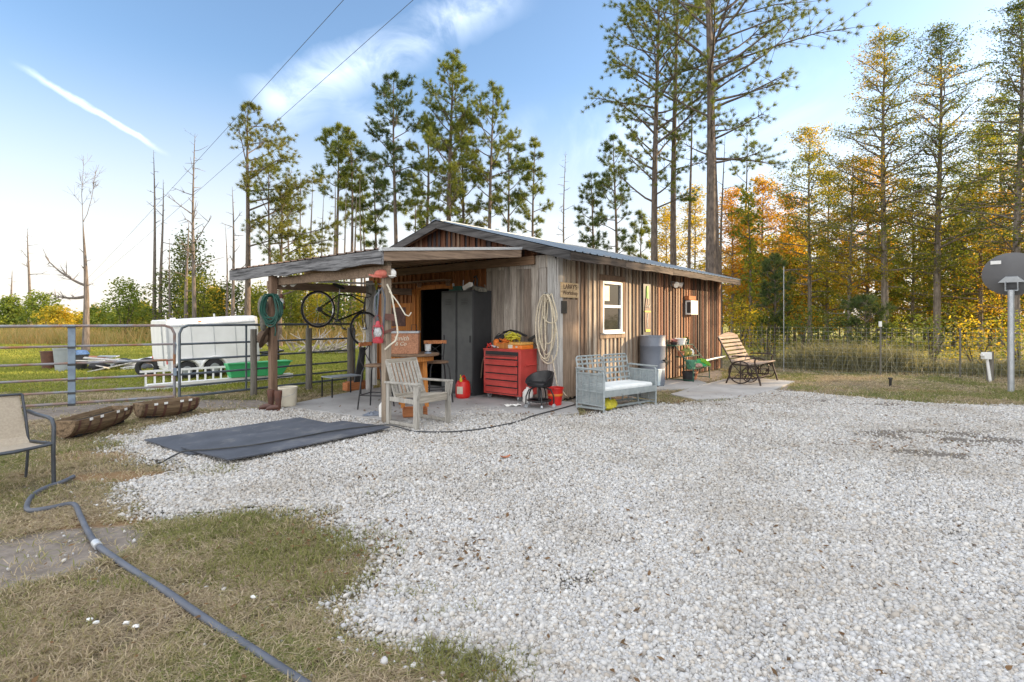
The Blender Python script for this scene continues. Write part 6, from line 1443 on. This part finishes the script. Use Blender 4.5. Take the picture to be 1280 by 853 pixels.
# ------------------------------------------------------------ trees
def unit(v): return v/np.linalg.norm(v)
def make_leaves(name, cen, k, sig, size, mat, parent, r, asp=.5, flat_=1.0):
    cen = np.asarray(cen); n = len(cen)*k; c = np.repeat(cen, k, 0)+r.normal(size=(n, 3))*sig*np.array([1, 1, flat_])
    a = r.normal(size=(n, 3)); a[:, 2] *= .6; a /= np.linalg.norm(a, axis=1)[:, None]; b = np.cross(a, r.normal(size=(n, 3))); b /= np.linalg.norm(b, axis=1)[:, None]+1e-9
    s = size*r.uniform(.6, 1.3, (n, 1)); v = np.stack([c-a*s, c-b*s*asp, c+a*s, c+b*s*asp], 1).reshape(-1, 3)
    return npmesh(name, v, np.arange(n*4).reshape(-1, 4), mat, parent)
def make_needles(name, cen, dr, k, ln, w, mat, parent, r):
    cen = np.asarray(cen); dr = np.asarray(dr); n = len(cen)*k; c = np.repeat(cen, k, 0); d = r.normal(size=(n, 3))*.75+np.repeat(dr, k, 0)*.9+np.array([0, 0, .25])
    d /= np.linalg.norm(d, axis=1)[:, None]; b = np.cross(d, r.normal(size=(n, 3))); b /= np.linalg.norm(b, axis=1)[:, None]+1e-9
    l = ln*r.uniform(.6, 1.15, (n, 1)); c = c+r.normal(size=(n, 3))*ln*.12
    v = np.stack([c-b*w, c+b*w, c+d*l], 1).reshape(-1, 3)
    return npmesh(name, v, np.arange(n*3).reshape(-1, 3), mat, parent)
def tree(kind, label, px, Yd, top, seed, trunk=8, zb=.45, cw=60, lean=0, nb=26, leafm=None, barkm='bark', side=0, dens=1.0, group=None, x=None, fork=None, merge=None, name=None, snag=0, cat='tree', lsize=None):
    r = np.random.default_rng(seed); H = CAMH+(HOR-top)*Yd/F; Rc = cw/2*Yd/F; r0 = max(.02, trunk/2*Yd/F*1.05)
    X = (px-640)/F*Yd if x is None else x
    nm = name or {'pine': 'pine_tree', 'cyp': 'broadleaf_tree', 'dead': 'dead_tree', 'sap': 'sapling'}[kind]
    g = thing(nm, label, cat, (X, Yd, 0), 0, group) if merge is None else None
    wd = MB(); ph = r.uniform(0, 6, 3)
    def tp(t): return np.array([lean*t*t*H*.05+math.sin(t*4+ph[0])*.012*H*t, math.sin(t*3+ph[1])*.012*H*t, H*t])
    def tr_(t): return max(.006, r0*(1-t)**.8+r0*.06)
    K = 12; wd.tube([tp(i/K) for i in range(K+1)], [r0*1.25 if i == 0 else tr_(i/K) for i in range(K+1)], 9 if r0 > .08 else 6, cap=False)
    tips = []; dirs = []
    for i in range(nb):
        f = (i+r.uniform(-.3, .3)+.5)/nb; t = zb+(1-zb)*f**.9; t = min(t, .985); az = i*2.4+r.uniform(-.5, .5)
        if kind == 'pine': prof = (math.sin(math.pi*min(1, .22+.80*f))**.8)*(1 if f > .2 else .8)*r.uniform(.5, 1.15); el = r.uniform(.1, .55)+.3*f
        elif kind == 'cyp': prof = ((1-f)**.6*.85+.10)*r.uniform(.3, 1.2)*min(1, .5+f*3); el = r.uniform(-.05, .35)+.4*f
        elif kind == 'sap': prof = ((1-f)**.6*.9+.15)*r.uniform(.6, 1.1); el = .5
        else: prof = ((1-f)*.8+.25)*r.uniform(.15, 1.1); el = r.uniform(-.1, .9)
        d = np.array([math.cos(az)*math.cos(el), math.sin(az)*math.cos(el), math.sin(el)])
        if side: d[0] += side*.8; d = unit(d)
        L_ = Rc*prof
        if side: L_ *= 1+.5*side*d[0]
        if L_ < .05: continue
        p0 = tp(t); rb = min(tr_(t)*.55, .02+.012*L_) if kind != 'dead' else min(tr_(t)*.5, .012+.012*L_)
        up = r.uniform(-.05, .30) if kind == 'pine' else r.uniform(-.1, .12)
        n = 5; pts = []; cur = p0.copy(); dd = d.copy()
        for k in range(n+1):
            pts.append(cur.copy()); dd = unit(dd+np.array([r.normal()*.10, r.normal()*.10, up*.35+r.normal()*.07])); cur = cur+dd*L_/n
        wd.tube(pts, [rb*(1-.8*k/n)+.003 for k in range(n+1)], 5 if rb > .02 else 4, cap=False)
        if kind == 'dead':
            if L_ > .5*Rc or r.random() < .3:
                for q in range(int(r.integers(2, 6))):
                    k = int(r.integers(1, n)); e = unit(unit(pts[k+1]-pts[k])+r.normal(size=3)*.6); l2 = L_*r.uniform(.12, .4)
                    wd.tube([pts[k], pts[k]+e*l2*.5+r.normal(size=3)*.02, pts[k]+e*l2], [rb*.4+.003, rb*.3+.002, .003], 4, cap=False)
            continue
        nt = max(3, int((4+5*prof)*dens)) if kind == 'pine' else max(4, int((6+9*prof)*dens))
        for q in range(nt):
            u = r.uniform(.35, 1) if kind == 'pine' else r.uniform(.15, 1); k = min(n-1, int(u*n)); base_ = pts[k]+(pts[k+1]-pts[k])*(u*n-k)
            e = unit(unit(pts[k+1]-pts[k])*.8+r.normal(size=3)*(.65 if kind == 'pine' else .55)*np.array([1, 1, .6 if kind == 'pine' else .35])); l2 = min(Rc*.35, L_*r.uniform(.15, .42)*(1.15-u*.5)+.12)
            tip = base_+e*l2
            wd.tube([base_, base_+e*l2*.55+np.array([0, 0, .02]), tip], [.008+rb*.12, .006, .004], 3, cap=False)
            tips.append(tip); dirs.append(e)
            if kind != 'pine' or l2 > .5: tips.append(base_+e*l2*.6); dirs.append(e)
    if fork:
        for (t, az, L_, el) in fork:
            d = np.array([math.cos(az)*math.cos(el), math.sin(az)*math.cos(el), math.sin(el)]); cur = tp(t); pts = [cur]; dd = d
            for k in range(7): dd = unit(dd+np.array([r.normal()*.08, r.normal()*.08, .10])); cur = cur+dd*L_/7; pts.append(cur)
            rb = tr_(t)*.7; wd.tube(pts, [rb*(1-.85*k/7)+.004 for k in range(8)], 6, cap=False)
            for q in range(14):
                k = int(r.integers(2, 7)); e = unit(unit(pts[k+1]-pts[k] if k < 7 else d)+r.normal(size=3)*.55); l2 = L_*r.uniform(.1, .3); m_ = pts[k]+e*l2*.5
                wd.tube([pts[k], m_, pts[k]+e*l2+np.array([0,0,.05])], [rb*.25+.003, rb*.15+.003, .003], 4, cap=False)
                for _ in range(3): e2 = unit(e+r.normal(size=3)*.6); wd.tube([m_, m_+e2*l2*.5], [.005, .003], 3, cap=False)
    if merge is not None:
        o3 = np.array([X, Yd, 0]); merge[0].append((wd, o3))
        if tips: merge[1].setdefault(leafm, []).append(np.array(tips)+o3)
        return None
    wd.build('trunk', M[barkm], g, smooth=True)
    if tips:
        px_m = Yd/532.0       # metres per pixel at this distance, keeps leaves at a sensible size
        if kind == 'pine': make_needles('crown', tips, dirs, 36 if Yd > 26 else 54, lsize or max(.19, 4.4*px_m), max(.004, (.185 if Yd > 26 else .14)*px_m), M[leafm or 'needle'], g, r)
        elif kind == 'cyp' and (leafm or '') in ('leaf_green', 'leaf_dark'):
            tips = np.array(tips); w_ = (np.sin(tips[:, 0]*1.7+seed)+np.sin(tips[:, 2]*1.1+seed*2)+r.normal(size=len(tips))*.6) > (.85 if leafm == 'leaf_green' else 1.0)
            make_leaves('crown', tips[~w_], 10, .15*max(1, Yd/22), lsize or max(.045, 1.15*px_m), M[leafm], g, r, .45, .55)
            make_leaves('golden_leaves', tips[w_], 9, .15*max(1, Yd/22), lsize or max(.045, 1.15*px_m), M['leaf_gold'], g, r, .45, .55)
        else: make_leaves('crown', tips, 10, .15*max(1, Yd/22), lsize or max(.045, 1.15*px_m), M[leafm or 'leaf_green'], g, r, .45, .55)
    return g
TREES = []
# dead snags at the left
T = tree
T('dead', 'thin bare snag at the far left edge of the sky', 14, 60, 338, 1, trunk=3.5, zb=.5, cw=18, nb=6, barkm='deadwood')
T('dead', 'bare snag with a few long side twigs, second from the left edge', 37, 52, 286, 2, trunk=4, zb=.55, cw=60, nb=14, barkm='deadwood')
T('dead', 'dead grey tree with a forked top rising behind the wide gate upright', 107, 23.5, 275, 3, trunk=7.5, zb=.45, cw=40, nb=9, barkm='deadwood', fork=[(.97, 2.5, 3.3, 1.02), (.98, .6, 2.7, 1.25), (.5, PI-.1, 2.3, .28), (.42, PI+.2, 1.5, -.35)])
T('dead', 'bare snag with one tall whip, left one of the close pair', 193, 36, 188, 4, trunk=4.5, zb=.6, cw=34, nb=12, barkm='deadwood')
T('dead', 'shorter bare snag, right one of the close pair', 201, 36, 224, 5, trunk=4.5, zb=.45, cw=50, nb=14, barkm='deadwood')
T('dead', 'tallest dead snag with bushy bare top left of the green pines', 243, 32, 168, 6, trunk=5, zb=.35, cw=95, nb=34, barkm='deadwood')
T('dead', 'short bare snag in front of the tallest snag', 233, 33, 276, 7, trunk=5, zb=.4, cw=60, nb=12, barkm='deadwood')
T('dead', 'thin low bare snag behind the trailer', 212, 34, 298, 8, trunk=3, zb=.5, cw=24, nb=8, barkm='deadwood')
T('dead', 'bare snag just left of the one sided pine', 291, 31, 234, 9, trunk=4.5, zb=.4, cw=60, nb=14, barkm='deadwood')
T('dead', 'thin broken snag between the trailer and the one sided pine', 283, 33, 282, 10, trunk=3, zb=.4, cw=24, nb=8, barkm='deadwood')
# one sided pine and its neighbours
T('pine', 'pine with a lopsided crown reaching right above the porch roof', 309, 28, 128, 11, trunk=7.5, zb=.40, cw=120, nb=24, side=1, dens=2.3, leafm='needle_yellow', lean=.35)
T('pine', 'small forked pine behind the left porch post', 337, 28, 205, 12, trunk=5, zb=.40, cw=95, nb=15, side=.6, dens=1.9, leafm='needle')
T('pine', 'broken topped young pine with low yellowish boughs above the porch roof', 350, 28, 235, 13, trunk=5.5, zb=.30, cw=120, nb=16, side=1, dens=2.2, leafm='needle_yellow')
pn = [ # px, Y, top, trunk, zb, cw, nb, leaf, label
 (421, 44, 155, 5, .60, 62, 20, 'needle', 'slim pine, left of the two just right of the lopsided one'),
 (439, 44, 158, 4.5, .50, 50, 22, 'needle', 'slim pine, right of the two just right of the lopsided one'),
 (470, 46, 190, 4, .45, 60, 22, 'needle_dark', 'lower leaning pine left of the tall trio'),
 (495, 42, 92, 6, .48, 96, 34, 'needle_dark', 'tall pine with a broad rounded crown, left of the tallest one'),
 (533, 42, 140, 5, .45, 70, 22, 'needle', 'middle height pine filling the gap left of the tallest one'),
 (562, 40, 60, 8, .36, 96, 50, 'needle', 'tallest pine behind the roof peak'),
 (577, 44, 150, 5, .36, 80, 34, 'needle_yellow', 'bushy pine just right of the tallest one'),
 (613, 41, 103, 6, .45, 92, 30, 'needle', 'tall open crowned pine right of the roof peak'),
 (634, 45, 163, 4.5, .34, 74, 26, 'needle_dark', 'middle height pine over the roof, second from its end of the row'),
 (667, 42, 168, 4.5, .38, 42, 24, 'needle', 'slender pine standing alone at the end of the row'),
 (518, 50, 215, 3, .45, 46, 16, 'needle', 'small thin pine low behind the roof peak'),
 (455, 52, 215, 3, .5, 34, 14, 'needle', 'small thin pine low above the porch roof'),
 (770, 36, 163, 5, .40, 76, 26, 'needle_dark', 'spindly pine left of the giant pines'),
 (741, 38, 215, 4.5, .40, 62, 20, 'needle_dark', 'short dark pine, farthest left of those over the side roof'),
 (800, 40, 260, 3, .4, 36, 14, 'needle', 'small pine just left of the giant pines'),
]
for i, (px, Y, tp_, tk, zb, cw, nb, lf, lb) in enumerate(pn): T('pine', lb, px, Y, tp_, 100+i, trunk=tk, zb=zb, cw=cw, nb=nb, leafm=lf, group='pines behind the shed', dens=1.9)
T('dead', 'bare thin tree with a vine covered foot between the pine groups', 706, 38, 190, 130, trunk=3.5, zb=.4, cw=44, nb=30, barkm='bark_pale')
T('dead', 'very thin bare pole tree behind the roof peak', 535, 47, 200, 131, trunk=2.4, zb=.6, cw=20, nb=8, barkm='bark_pale')
# giants behind the shed
T('pine', 'giant pine, leftmost of the four thick trunks over the side roof', 819, 23, -45, 140, trunk=9.5, zb=.36, cw=190, nb=46, leafm='needle', dens=2.2, group='giant pines')
T('pine', 'giant pine with smooth trunk, second of the four thick trunks', 843, 24, -90, 141, trunk=8.5, zb=.42, cw=170, nb=36, leafm='needle_dark', dens=2.0, group='giant pines')
T('pine', 'giant dark trunk pine, third of the four thick trunks', 888, 19.5, -190, 142, trunk=13, zb=.36, cw=220, nb=30, leafm='needle', dens=1.7, group='giant pines', lean=-.2)
T('pine', 'giant pine with long boughs spreading right, last of the four thick trunks', 895, 20.5, -150, 143, trunk=10, zb=.40, cw=215, nb=34, leafm='needle', dens=2.0, group='giant pines', side=.75)
T('dead', 'slim bare trunk between the giant pines', 862, 30, 90, 144, trunk=5, zb=.4, cw=60, nb=22)
T('dead', 'slim bare trunk right behind the giant pines', 902, 28, 170, 145, trunk=4, zb=.4, cw=60, nb=16)
T('pine', 'thin pine between the giants and the autumn trees', 930, 34, 150, 146, trunk=3.5, zb=.5, cw=50, nb=16, leafm='needle')
# autumn wood at the right
cy = [
 (952, 30, 225, 4, .12, 70, 44, 'leaf_orange', 'orange leaved tree nearest the giant pines'),
 (985, 31, 245, 4, .10, 70, 44, 'leaf_orange', 'second orange leaved tree from the giant pines'),
 (1012, 27, 165, 5, .22, 96, 54, 'leaf_green', 'green tree with a golden tip left of the tall feathery trees'),
 (1062, 25, 200, 5, .16, 84, 48, 'leaf_green', 'golden green tree in the middle of the autumn wood'),
 (1106, 24, 42, 8, .20, 112, 92, 'leaf_green', 'tall feathery tree, left of the two tallest in the middle'),
 (1172, 23.5, 36, 8, .22, 112, 88, 'leaf_dark', 'tall dark feathery tree, right of the two tallest in the middle'),
 (1270, 20, 8, 9, .25, 150, 92, 'leaf_dark', 'tall dark tree behind the satellite dish at the right edge'),
 (1225, 24, 165, 5, .10, 120, 66, 'leaf_green', 'green gold leaved tree left of the dish'),
 (1140, 27, 235, 4, .06, 90, 50, 'leaf_green', 'lower green tree between the two tallest feathery trees'),
 (1290, 22, 190, 5, .06, 120, 60, 'leaf_orange', 'orange leaved tree low behind the dish'),
 (1034, 29, 215, 4, .10, 80, 48, 'leaf_gold', 'golden tree beside the green one with a golden tip'),
 (1085, 29, 205, 4, .08, 84, 50, 'leaf_orange', 'orange tinged tree behind the tall left feathery tree'),
 (1205, 28, 230, 4, .05, 90, 50, 'leaf_green', 'green tree between the dark feathery tree and the golden one'),
 (1250, 27, 120, 5, .2, 84, 54, 'leaf_green', 'tall green tree left of the right edge tree'),
 (915, 31, 240, 4, .10, 60, 44, 'leaf_orange', 'slim orange tree right beside the last giant trunk'),
 (868, 36, 236, 3, .10, 52, 36, 'leaf_gold', 'slim golden tree seen between the giant trunks'),
 (832, 38, 262, 3, .10, 50, 30, 'leaf_gold', 'low golden tree seen left of the giant trunks over the roof'),
 (932, 33, 265, 4, .10, 60, 40, 'leaf_gold', 'golden tree touching the trunk of the giant pines'),
 (1330, 21, 90, 7, .18, 130, 60, 'leaf_green', 'green tree just outside the right edge'),
]
for i, (px, Y, tp_, tk, zb, cw, nb, lf, lb) in enumerate(cy): T('cyp', lb, px, Y, tp_, 200+i, trunk=tk, zb=zb, cw=min(165, cw*1.55), nb=int(nb*1.2), leafm=lf, barkm='bark_pale', group='autumn trees behind the wire fence', dens=.95)
T('pine', 'small dark young pine behind the tall fence rod', 968, 18.5, 318, 230, trunk=3, zb=.18, cw=44, nb=34, leafm='needle_dark', name='young_pine')
T('pine', 'small dark young pine behind the white capped post', 1082, 17.5, 372, 231, trunk=3, zb=.1, cw=60, nb=30, leafm='needle_dark', name='young_pine')
# bushes
def bush(label, px, Y, top, cw, seed, leafm, n=None, base_=0, name='bush', cat='bush', group=None, x=None, kx=7, stuff=False, merge=None):
    r = np.random.default_rng(seed); H = CAMH+(HOR-top)*Y/F; Rx = cw/2*Y/F; X = (px-640)/F*Y if x is None else x
    n = n or int(60+Rx*H*55); a = r.uniform(0, 6.28, n); u = r.random(n)**.45; z = r.beta(1.6, 1.5, n)*H
    lob = 1+.28*np.sin(a*3+seed)+.22*np.sin(z/H*7+seed*2+a*2); rad = Rx*np.sqrt(np.clip(1-(z/H-.38)**2/.42, .05, 1))*lob*u
    c = np.stack([rad*np.cos(a), rad*.8*np.sin(a), z+.05], 1)
    if merge is not None: merge.setdefault(leafm, []).append(c+np.array([X, Y, 0])); return
    g = thing(name, label, cat, (X, Y, 0), 0, group); wd = MB()
    for i in range(9):
        j = int(r.integers(0, n)); p = c[j]; wd.tube([(p[0]*.08, p[1]*.08, 0), (p[0]*.45, p[1]*.45, p[2]*.55), tuple(p)], [.03*H/3+.006, .02*H/3+.004, .004], 4, cap=False)
    wd.build('stems', M['bark'], g); make_leaves('foliage', c, kx, .10+.05*H*.5, max(.045, 1.45*Y/532), M[leafm], g, r, .5, .8); return g
bl = [
 (12, 55, 372, 34, 'leaf_lime', 'small lime bush at the far left of the pasture'), (50, 50, 366, 44, 'leaf_lime', 'lime bush under the second snag'),
 (72, 48, 384, 46, 'leaf_gold', 'low rounded golden bush left of the forked dead tree'), (128, 42, 380, 40, 'leaf_lime', 'low lime bush right of the forked dead tree'),
 (156, 38, 350, 44, 'leaf_lime', 'taller open lime bush left of the trailer'), (182, 40, 385, 40, 'leaf_green', 'low green bush touching the trailer rear'),
 (215, 36, 340, 56, 'leaf_dark', 'dark bush behind the left end of the trailer'), (250, 34, 345, 60, 'leaf_green', 'green bush behind the middle of the trailer'),
 (236, 38, 290, 44, 'leaf_dark', 'tall dark vine covered bush behind the trailer'), (292, 35, 352, 50, 'leaf_dark', 'dark bush behind the right end of the trailer'),
 (325, 34, 356, 40, 'leaf_green', 'green bush seen left of the porch post'), (362, 33, 360, 42, 'leaf_green', 'green bush seen just right of the left porch post'),
 (395, 34, 368, 46, 'leaf_gold', 'golden bush seen through the bicycle rear wheel'), (428, 33, 350, 44, 'leaf_lime', 'lime green bush seen between the bicycle wheels'),
 (455, 34, 372, 40, 'leaf_gold', 'golden bush seen through the bicycle front wheel'), (380, 36, 300, 40, 'leaf_green', 'tall loose bush rising above the porch beam'),
]
for i, (px, Y, tp_, cw, lf, lb) in enumerate(bl): bush(lb, px, Y, tp_, cw, 300+i, lf, group='bushes behind the pasture')
# pale thin trunks seen through the bicycle bay
for i, px in enumerate((374, 389, 403, 417, 431, 444, 452, 362)):
    T('dead', 'pale slim trunk seen through the bicycle bay, '+ORD[sorted((374,389,403,417,431,444,452,362)).index(px)]+' from the left', px, 37+i*.7, 215+12*(i % 3), 340+i, trunk=3.2+.8*(i % 2), zb=.5, cw=26, nb=8, barkm='bark_pale', group='pale slim trunks in the bicycle bay')
rb_ = [
 (925, 20, 380, 60, 'leaf_gold', 'golden bush behind the glider bench'), (958, 18.5, 388, 50, 'leaf_green', 'green bush behind the fence corner'),
 (1000, 18.5, 385, 70, 'leaf_dark', 'dark bush right of the fence corner'), (1050, 17.5, 392, 76, 'leaf_dark', 'wide dark bush behind the fence middle'),
 (1105, 17.2, 396, 70, 'leaf_green', 'green bush behind the white capped post'), (1165, 16.5, 398, 80, 'leaf_dark', 'dark bush left of the white pipe'),
 (1220, 16, 400, 70, 'leaf_gold', 'golden bush behind the white pipe'), (1275, 15.5, 394, 80, 'leaf_green', 'green bush behind the dish pole'),
]
for i, (px, Y, tp_, cw, lf, lb) in enumerate(rb_): bush(lb, px, Y, tp_, cw, 400+i, lf, group='bushes behind the wire fence')
def tallgrass(label, px, Y, h, w, seed, m, n, merge_=None):
    r = np.random.default_rng(seed); X = (px-640)/F*Y; g = thing('dry_weeds', label, 'weeds', (X, Y, 0), 0, 'dry weeds along the fence')
    c = np.stack([r.normal(0, w*.42, n), r.normal(0, w*.25, n), np.zeros(n)], 1); d = np.stack([r.normal(0, .45, n), r.normal(0, .35, n), np.ones(n)], 1); d /= np.linalg.norm(d, axis=1)[:, None]
    b = np.cross(d, r.normal(size=(n, 3))); b /= np.linalg.norm(b, axis=1)[:, None]; l = h*r.uniform(.4, 1.1, (n, 1)); m1 = c+d*l*.6; bend = np.stack([r.normal(0, .25, n), r.normal(0, .2, n), -.15*np.ones(n)], 1)*l
    ww = .008; v = np.stack([c-b*ww, c+b*ww, m1+b*ww*.8, m1-b*ww*.8, c+d*l+bend], 1).reshape(-1, 3); o5 = (np.arange(n)*5)[:, None]; f = np.concatenate([o5+[[0,1,2]], o5+[[0,2,3]], o5+[[3,2,4]]], 0)
    npmesh('stalks', v, f, M[m], g)
for i, (px, Y, h, w, lb) in enumerate(((1022, 15.6, 1.0, 1.1, 'grey dry weeds behind the left part of the fence'), (1075, 15.0, 1.1, 1.3, 'grey dry weeds left of the white capped post'), (1118, 14.6, .9, .9, 'grey dry weeds behind the white capped post'), (1190, 14.2, .5, 1.2, 'low dry weeds left of the white pipe'), (1258, 13.6, .6, 1.2, 'low dry weeds behind the dish pole'), (965, 16.4, .5, 1.0, 'low dry weeds behind the bench'))):
    tallgrass(lb, px, Y, h, w, 500+i, 'dry_grey', 900)
# golden tall grass band behind the pasture: nobody could count it
def band(n, seed):
    r = np.random.default_rng(seed); px = r.uniform(-60, 520, n); Y = r.uniform(30, 44, n); x = (px-640)/F*Y; k = r.random(n) < np.clip((vnoise(x, Y, .35)-.32)*3, .08, 1); x, Y = x[k], Y[k]; n = len(x)
    c = np.stack([x, Y, np.zeros(n)], 1); h = r.uniform(.3, 1.25, (n, 1))*(.35+.9*vnoise(x+9, Y, .5)+.3*vnoise(x, Y*2, 1.7))[:, None]; d = np.stack([r.normal(0, .38, n), r.normal(0, .3, n), np.ones(n)], 1)
    b = np.stack([np.ones(n), r.normal(0, .3, n), np.zeros(n)], 1)*.022; v = np.stack([c-b, c+b, c+d*h], 1).reshape(-1, 3)
    o = npmesh('tall_grass', v, np.arange(n*3).reshape(-1, 3), M['dry_tall']); tag(o, 'golden dry tall grass along the far side of the pasture', 'tall grass', kind='stuff')
band(30000, 7)
# brush pile of bleached branches
rr = random.Random(44)
bp = thing('brush_pile', 'pile of bleached dead branches on the pasture beyond the gate', 'brush pile', (-7.6, 22, 0), 0)
mb = MB()
for i in range(60):
    x, y = rr.gauss(0, .9), rr.gauss(0, .4); a = rr.uniform(0, 6.28); e = rr.uniform(-.1, .8); L_ = rr.uniform(.5, 1.6); p = Vector((x, y, rr.uniform(.05, .3))); d = Vector((math.cos(a)*math.cos(e), math.sin(a)*math.cos(e)*.5, math.sin(e)))
    mb.tube([p, p+d*L_*.5+Vector((0,0,rr.uniform(-.05,.15))), p+d*L_], [.035,.025,.008], 5)
    q = p+d*L_*.5; d2 = Vector((d.x+rr.uniform(-.8,.8), d.y, d.z+rr.uniform(0,.8))).normalized(); mb.tube([q, q+d2*L_*.4], [.018,.006], 4)
mb.build('branches', pm('bleached', (.42,.38,.33), .9, (.25,.21,.18), 6), bp)
# ------------------------------------------------------------ far woods that read as one mass
def woodland(label, specs, seed, leafs, lsz):
    """many trees welded into one stuff object: trunks plus foliage by material"""
    r = np.random.default_rng(seed); mg = ([], {}); 
    for (x, Y, H, Rc, kind, zb) in specs:
        lf = leafs[int(r.integers(0, len(leafs)))]
        tree(kind, '', 0, Y, HOR-(H-CAMH)*F/Y, int(r.integers(1e6)), trunk=2*max(.05, H*.011)*F/Y, zb=zb, cw=2*Rc*F/Y, nb=int(r.integers(20, 32)), x=x, leafm=lf, merge=mg, dens=.6)
    wv, wf, o = [], [], 0
    for wd, off in mg[0]: wv.append(np.array(wd.v)+off); wf += [tuple(i+o for i in f) for f in wd.f]; o += len(wd.v)
    vs = [tuple(v) for v in np.concatenate(wv)]; fs = wf; mi = [0]*len(fs); mats = [M['bark']]
    for lf, arrs in mg[1].items():
        cen = np.concatenate(arrs); k = 6; n = len(cen)*k; c = np.repeat(cen, k, 0)+r.normal(size=(n, 3))*lsz*1.6; a = r.normal(size=(n, 3)); a /= np.linalg.norm(a, axis=1)[:, None]; b = np.cross(a, r.normal(size=(n, 3))); b /= np.linalg.norm(b, axis=1)[:, None]
        s = lsz*r.uniform(.6, 1.3, (n, 1)); v = np.stack([c-a*s, c-b*s*.5, c+a*s, c+b*s*.5], 1).reshape(-1, 3); o = len(vs); vs += [tuple(q) for q in v]; fs += [tuple(q) for q in (np.arange(n*4).reshape(-1, 4)+o)]; mi += [len(mats)]*n; mats.append(M[lf])
    me = bpy.data.meshes.new('woodland'); me.from_pydata(vs, [], fs)
    for m in mats: me.materials.append(m)
    me.polygons.foreach_set('material_index', mi); me.update(); ob = bpy.data.objects.new('woodland', me); COL.objects.link(ob); tag(ob, label, 'woodland', kind='stuff')
rw = random.Random(3)
sp = []
for i in range(56):      # deep wood behind the wire fence
    px = rw.uniform(905, 1400); Y = rw.uniform(27, 48); sp.append(((px-640)/F*Y, Y, rw.uniform(4.5, 8.5), rw.uniform(1.4, 2.4), 'cyp', rw.uniform(.02, .15)))
woodland('golden autumn wood filling the background behind the wire fence', sp, 5, ['leaf_gold', 'leaf_green', 'leaf_orange', 'leaf_green', 'leaf_green'], .11)
sp = []
for i in range(26):      # low far edge behind the shed and pasture
    px = rw.uniform(180, 910); Y = rw.uniform(48, 70); sp.append(((px-640)/F*Y, Y, rw.uniform(3, 6.0), rw.uniform(1.2, 2.2), 'cyp', .05))
for i in range(16):
    px = rw.uniform(-60, 200); Y = rw.uniform(60, 90); sp.append(((px-640)/F*Y, Y, rw.uniform(1.5, 3.2), rw.uniform(1.5, 2.6), 'cyp', .03))
woodland('low far edge of the wood behind the pasture and the shed', sp, 6, ['leaf_green', 'leaf_lime', 'leaf_gold'], .2)
# the wood goes on to the right of the photograph; it throws the shade over the drive
sp = []
for i in range(SHADE_N):
    y = rw.uniform(-14, 12.5); x = 21+rw.uniform(0, 14)-(y*.15); sp.append((x, y, rw.uniform(9, 14), rw.uniform(1.8, 3.0), 'cyp', rw.uniform(.08, .2)))
for q in ((24,14),(27,15.4),(22.5,12.6),(30.5,16),(25.5,12)): sp.append((q[0], q[1], 11, 2.3, 'cyp', .08))
for i in range(0):
    x = rw.uniform(20, 31); y = rw.uniform(13, x*.88-3 if x*.88-3 > 13.5 else 13.6); sp.append((x, min(y, 21), rw.uniform(8, 12), rw.uniform(1.8, 3.0), 'cyp', rw.uniform(.05, .15)))
woodland('edge of the same autumn wood continuing to the right of the drive', sp, 8, ['leaf_green', 'leaf_gold', 'leaf_dark'], .26)
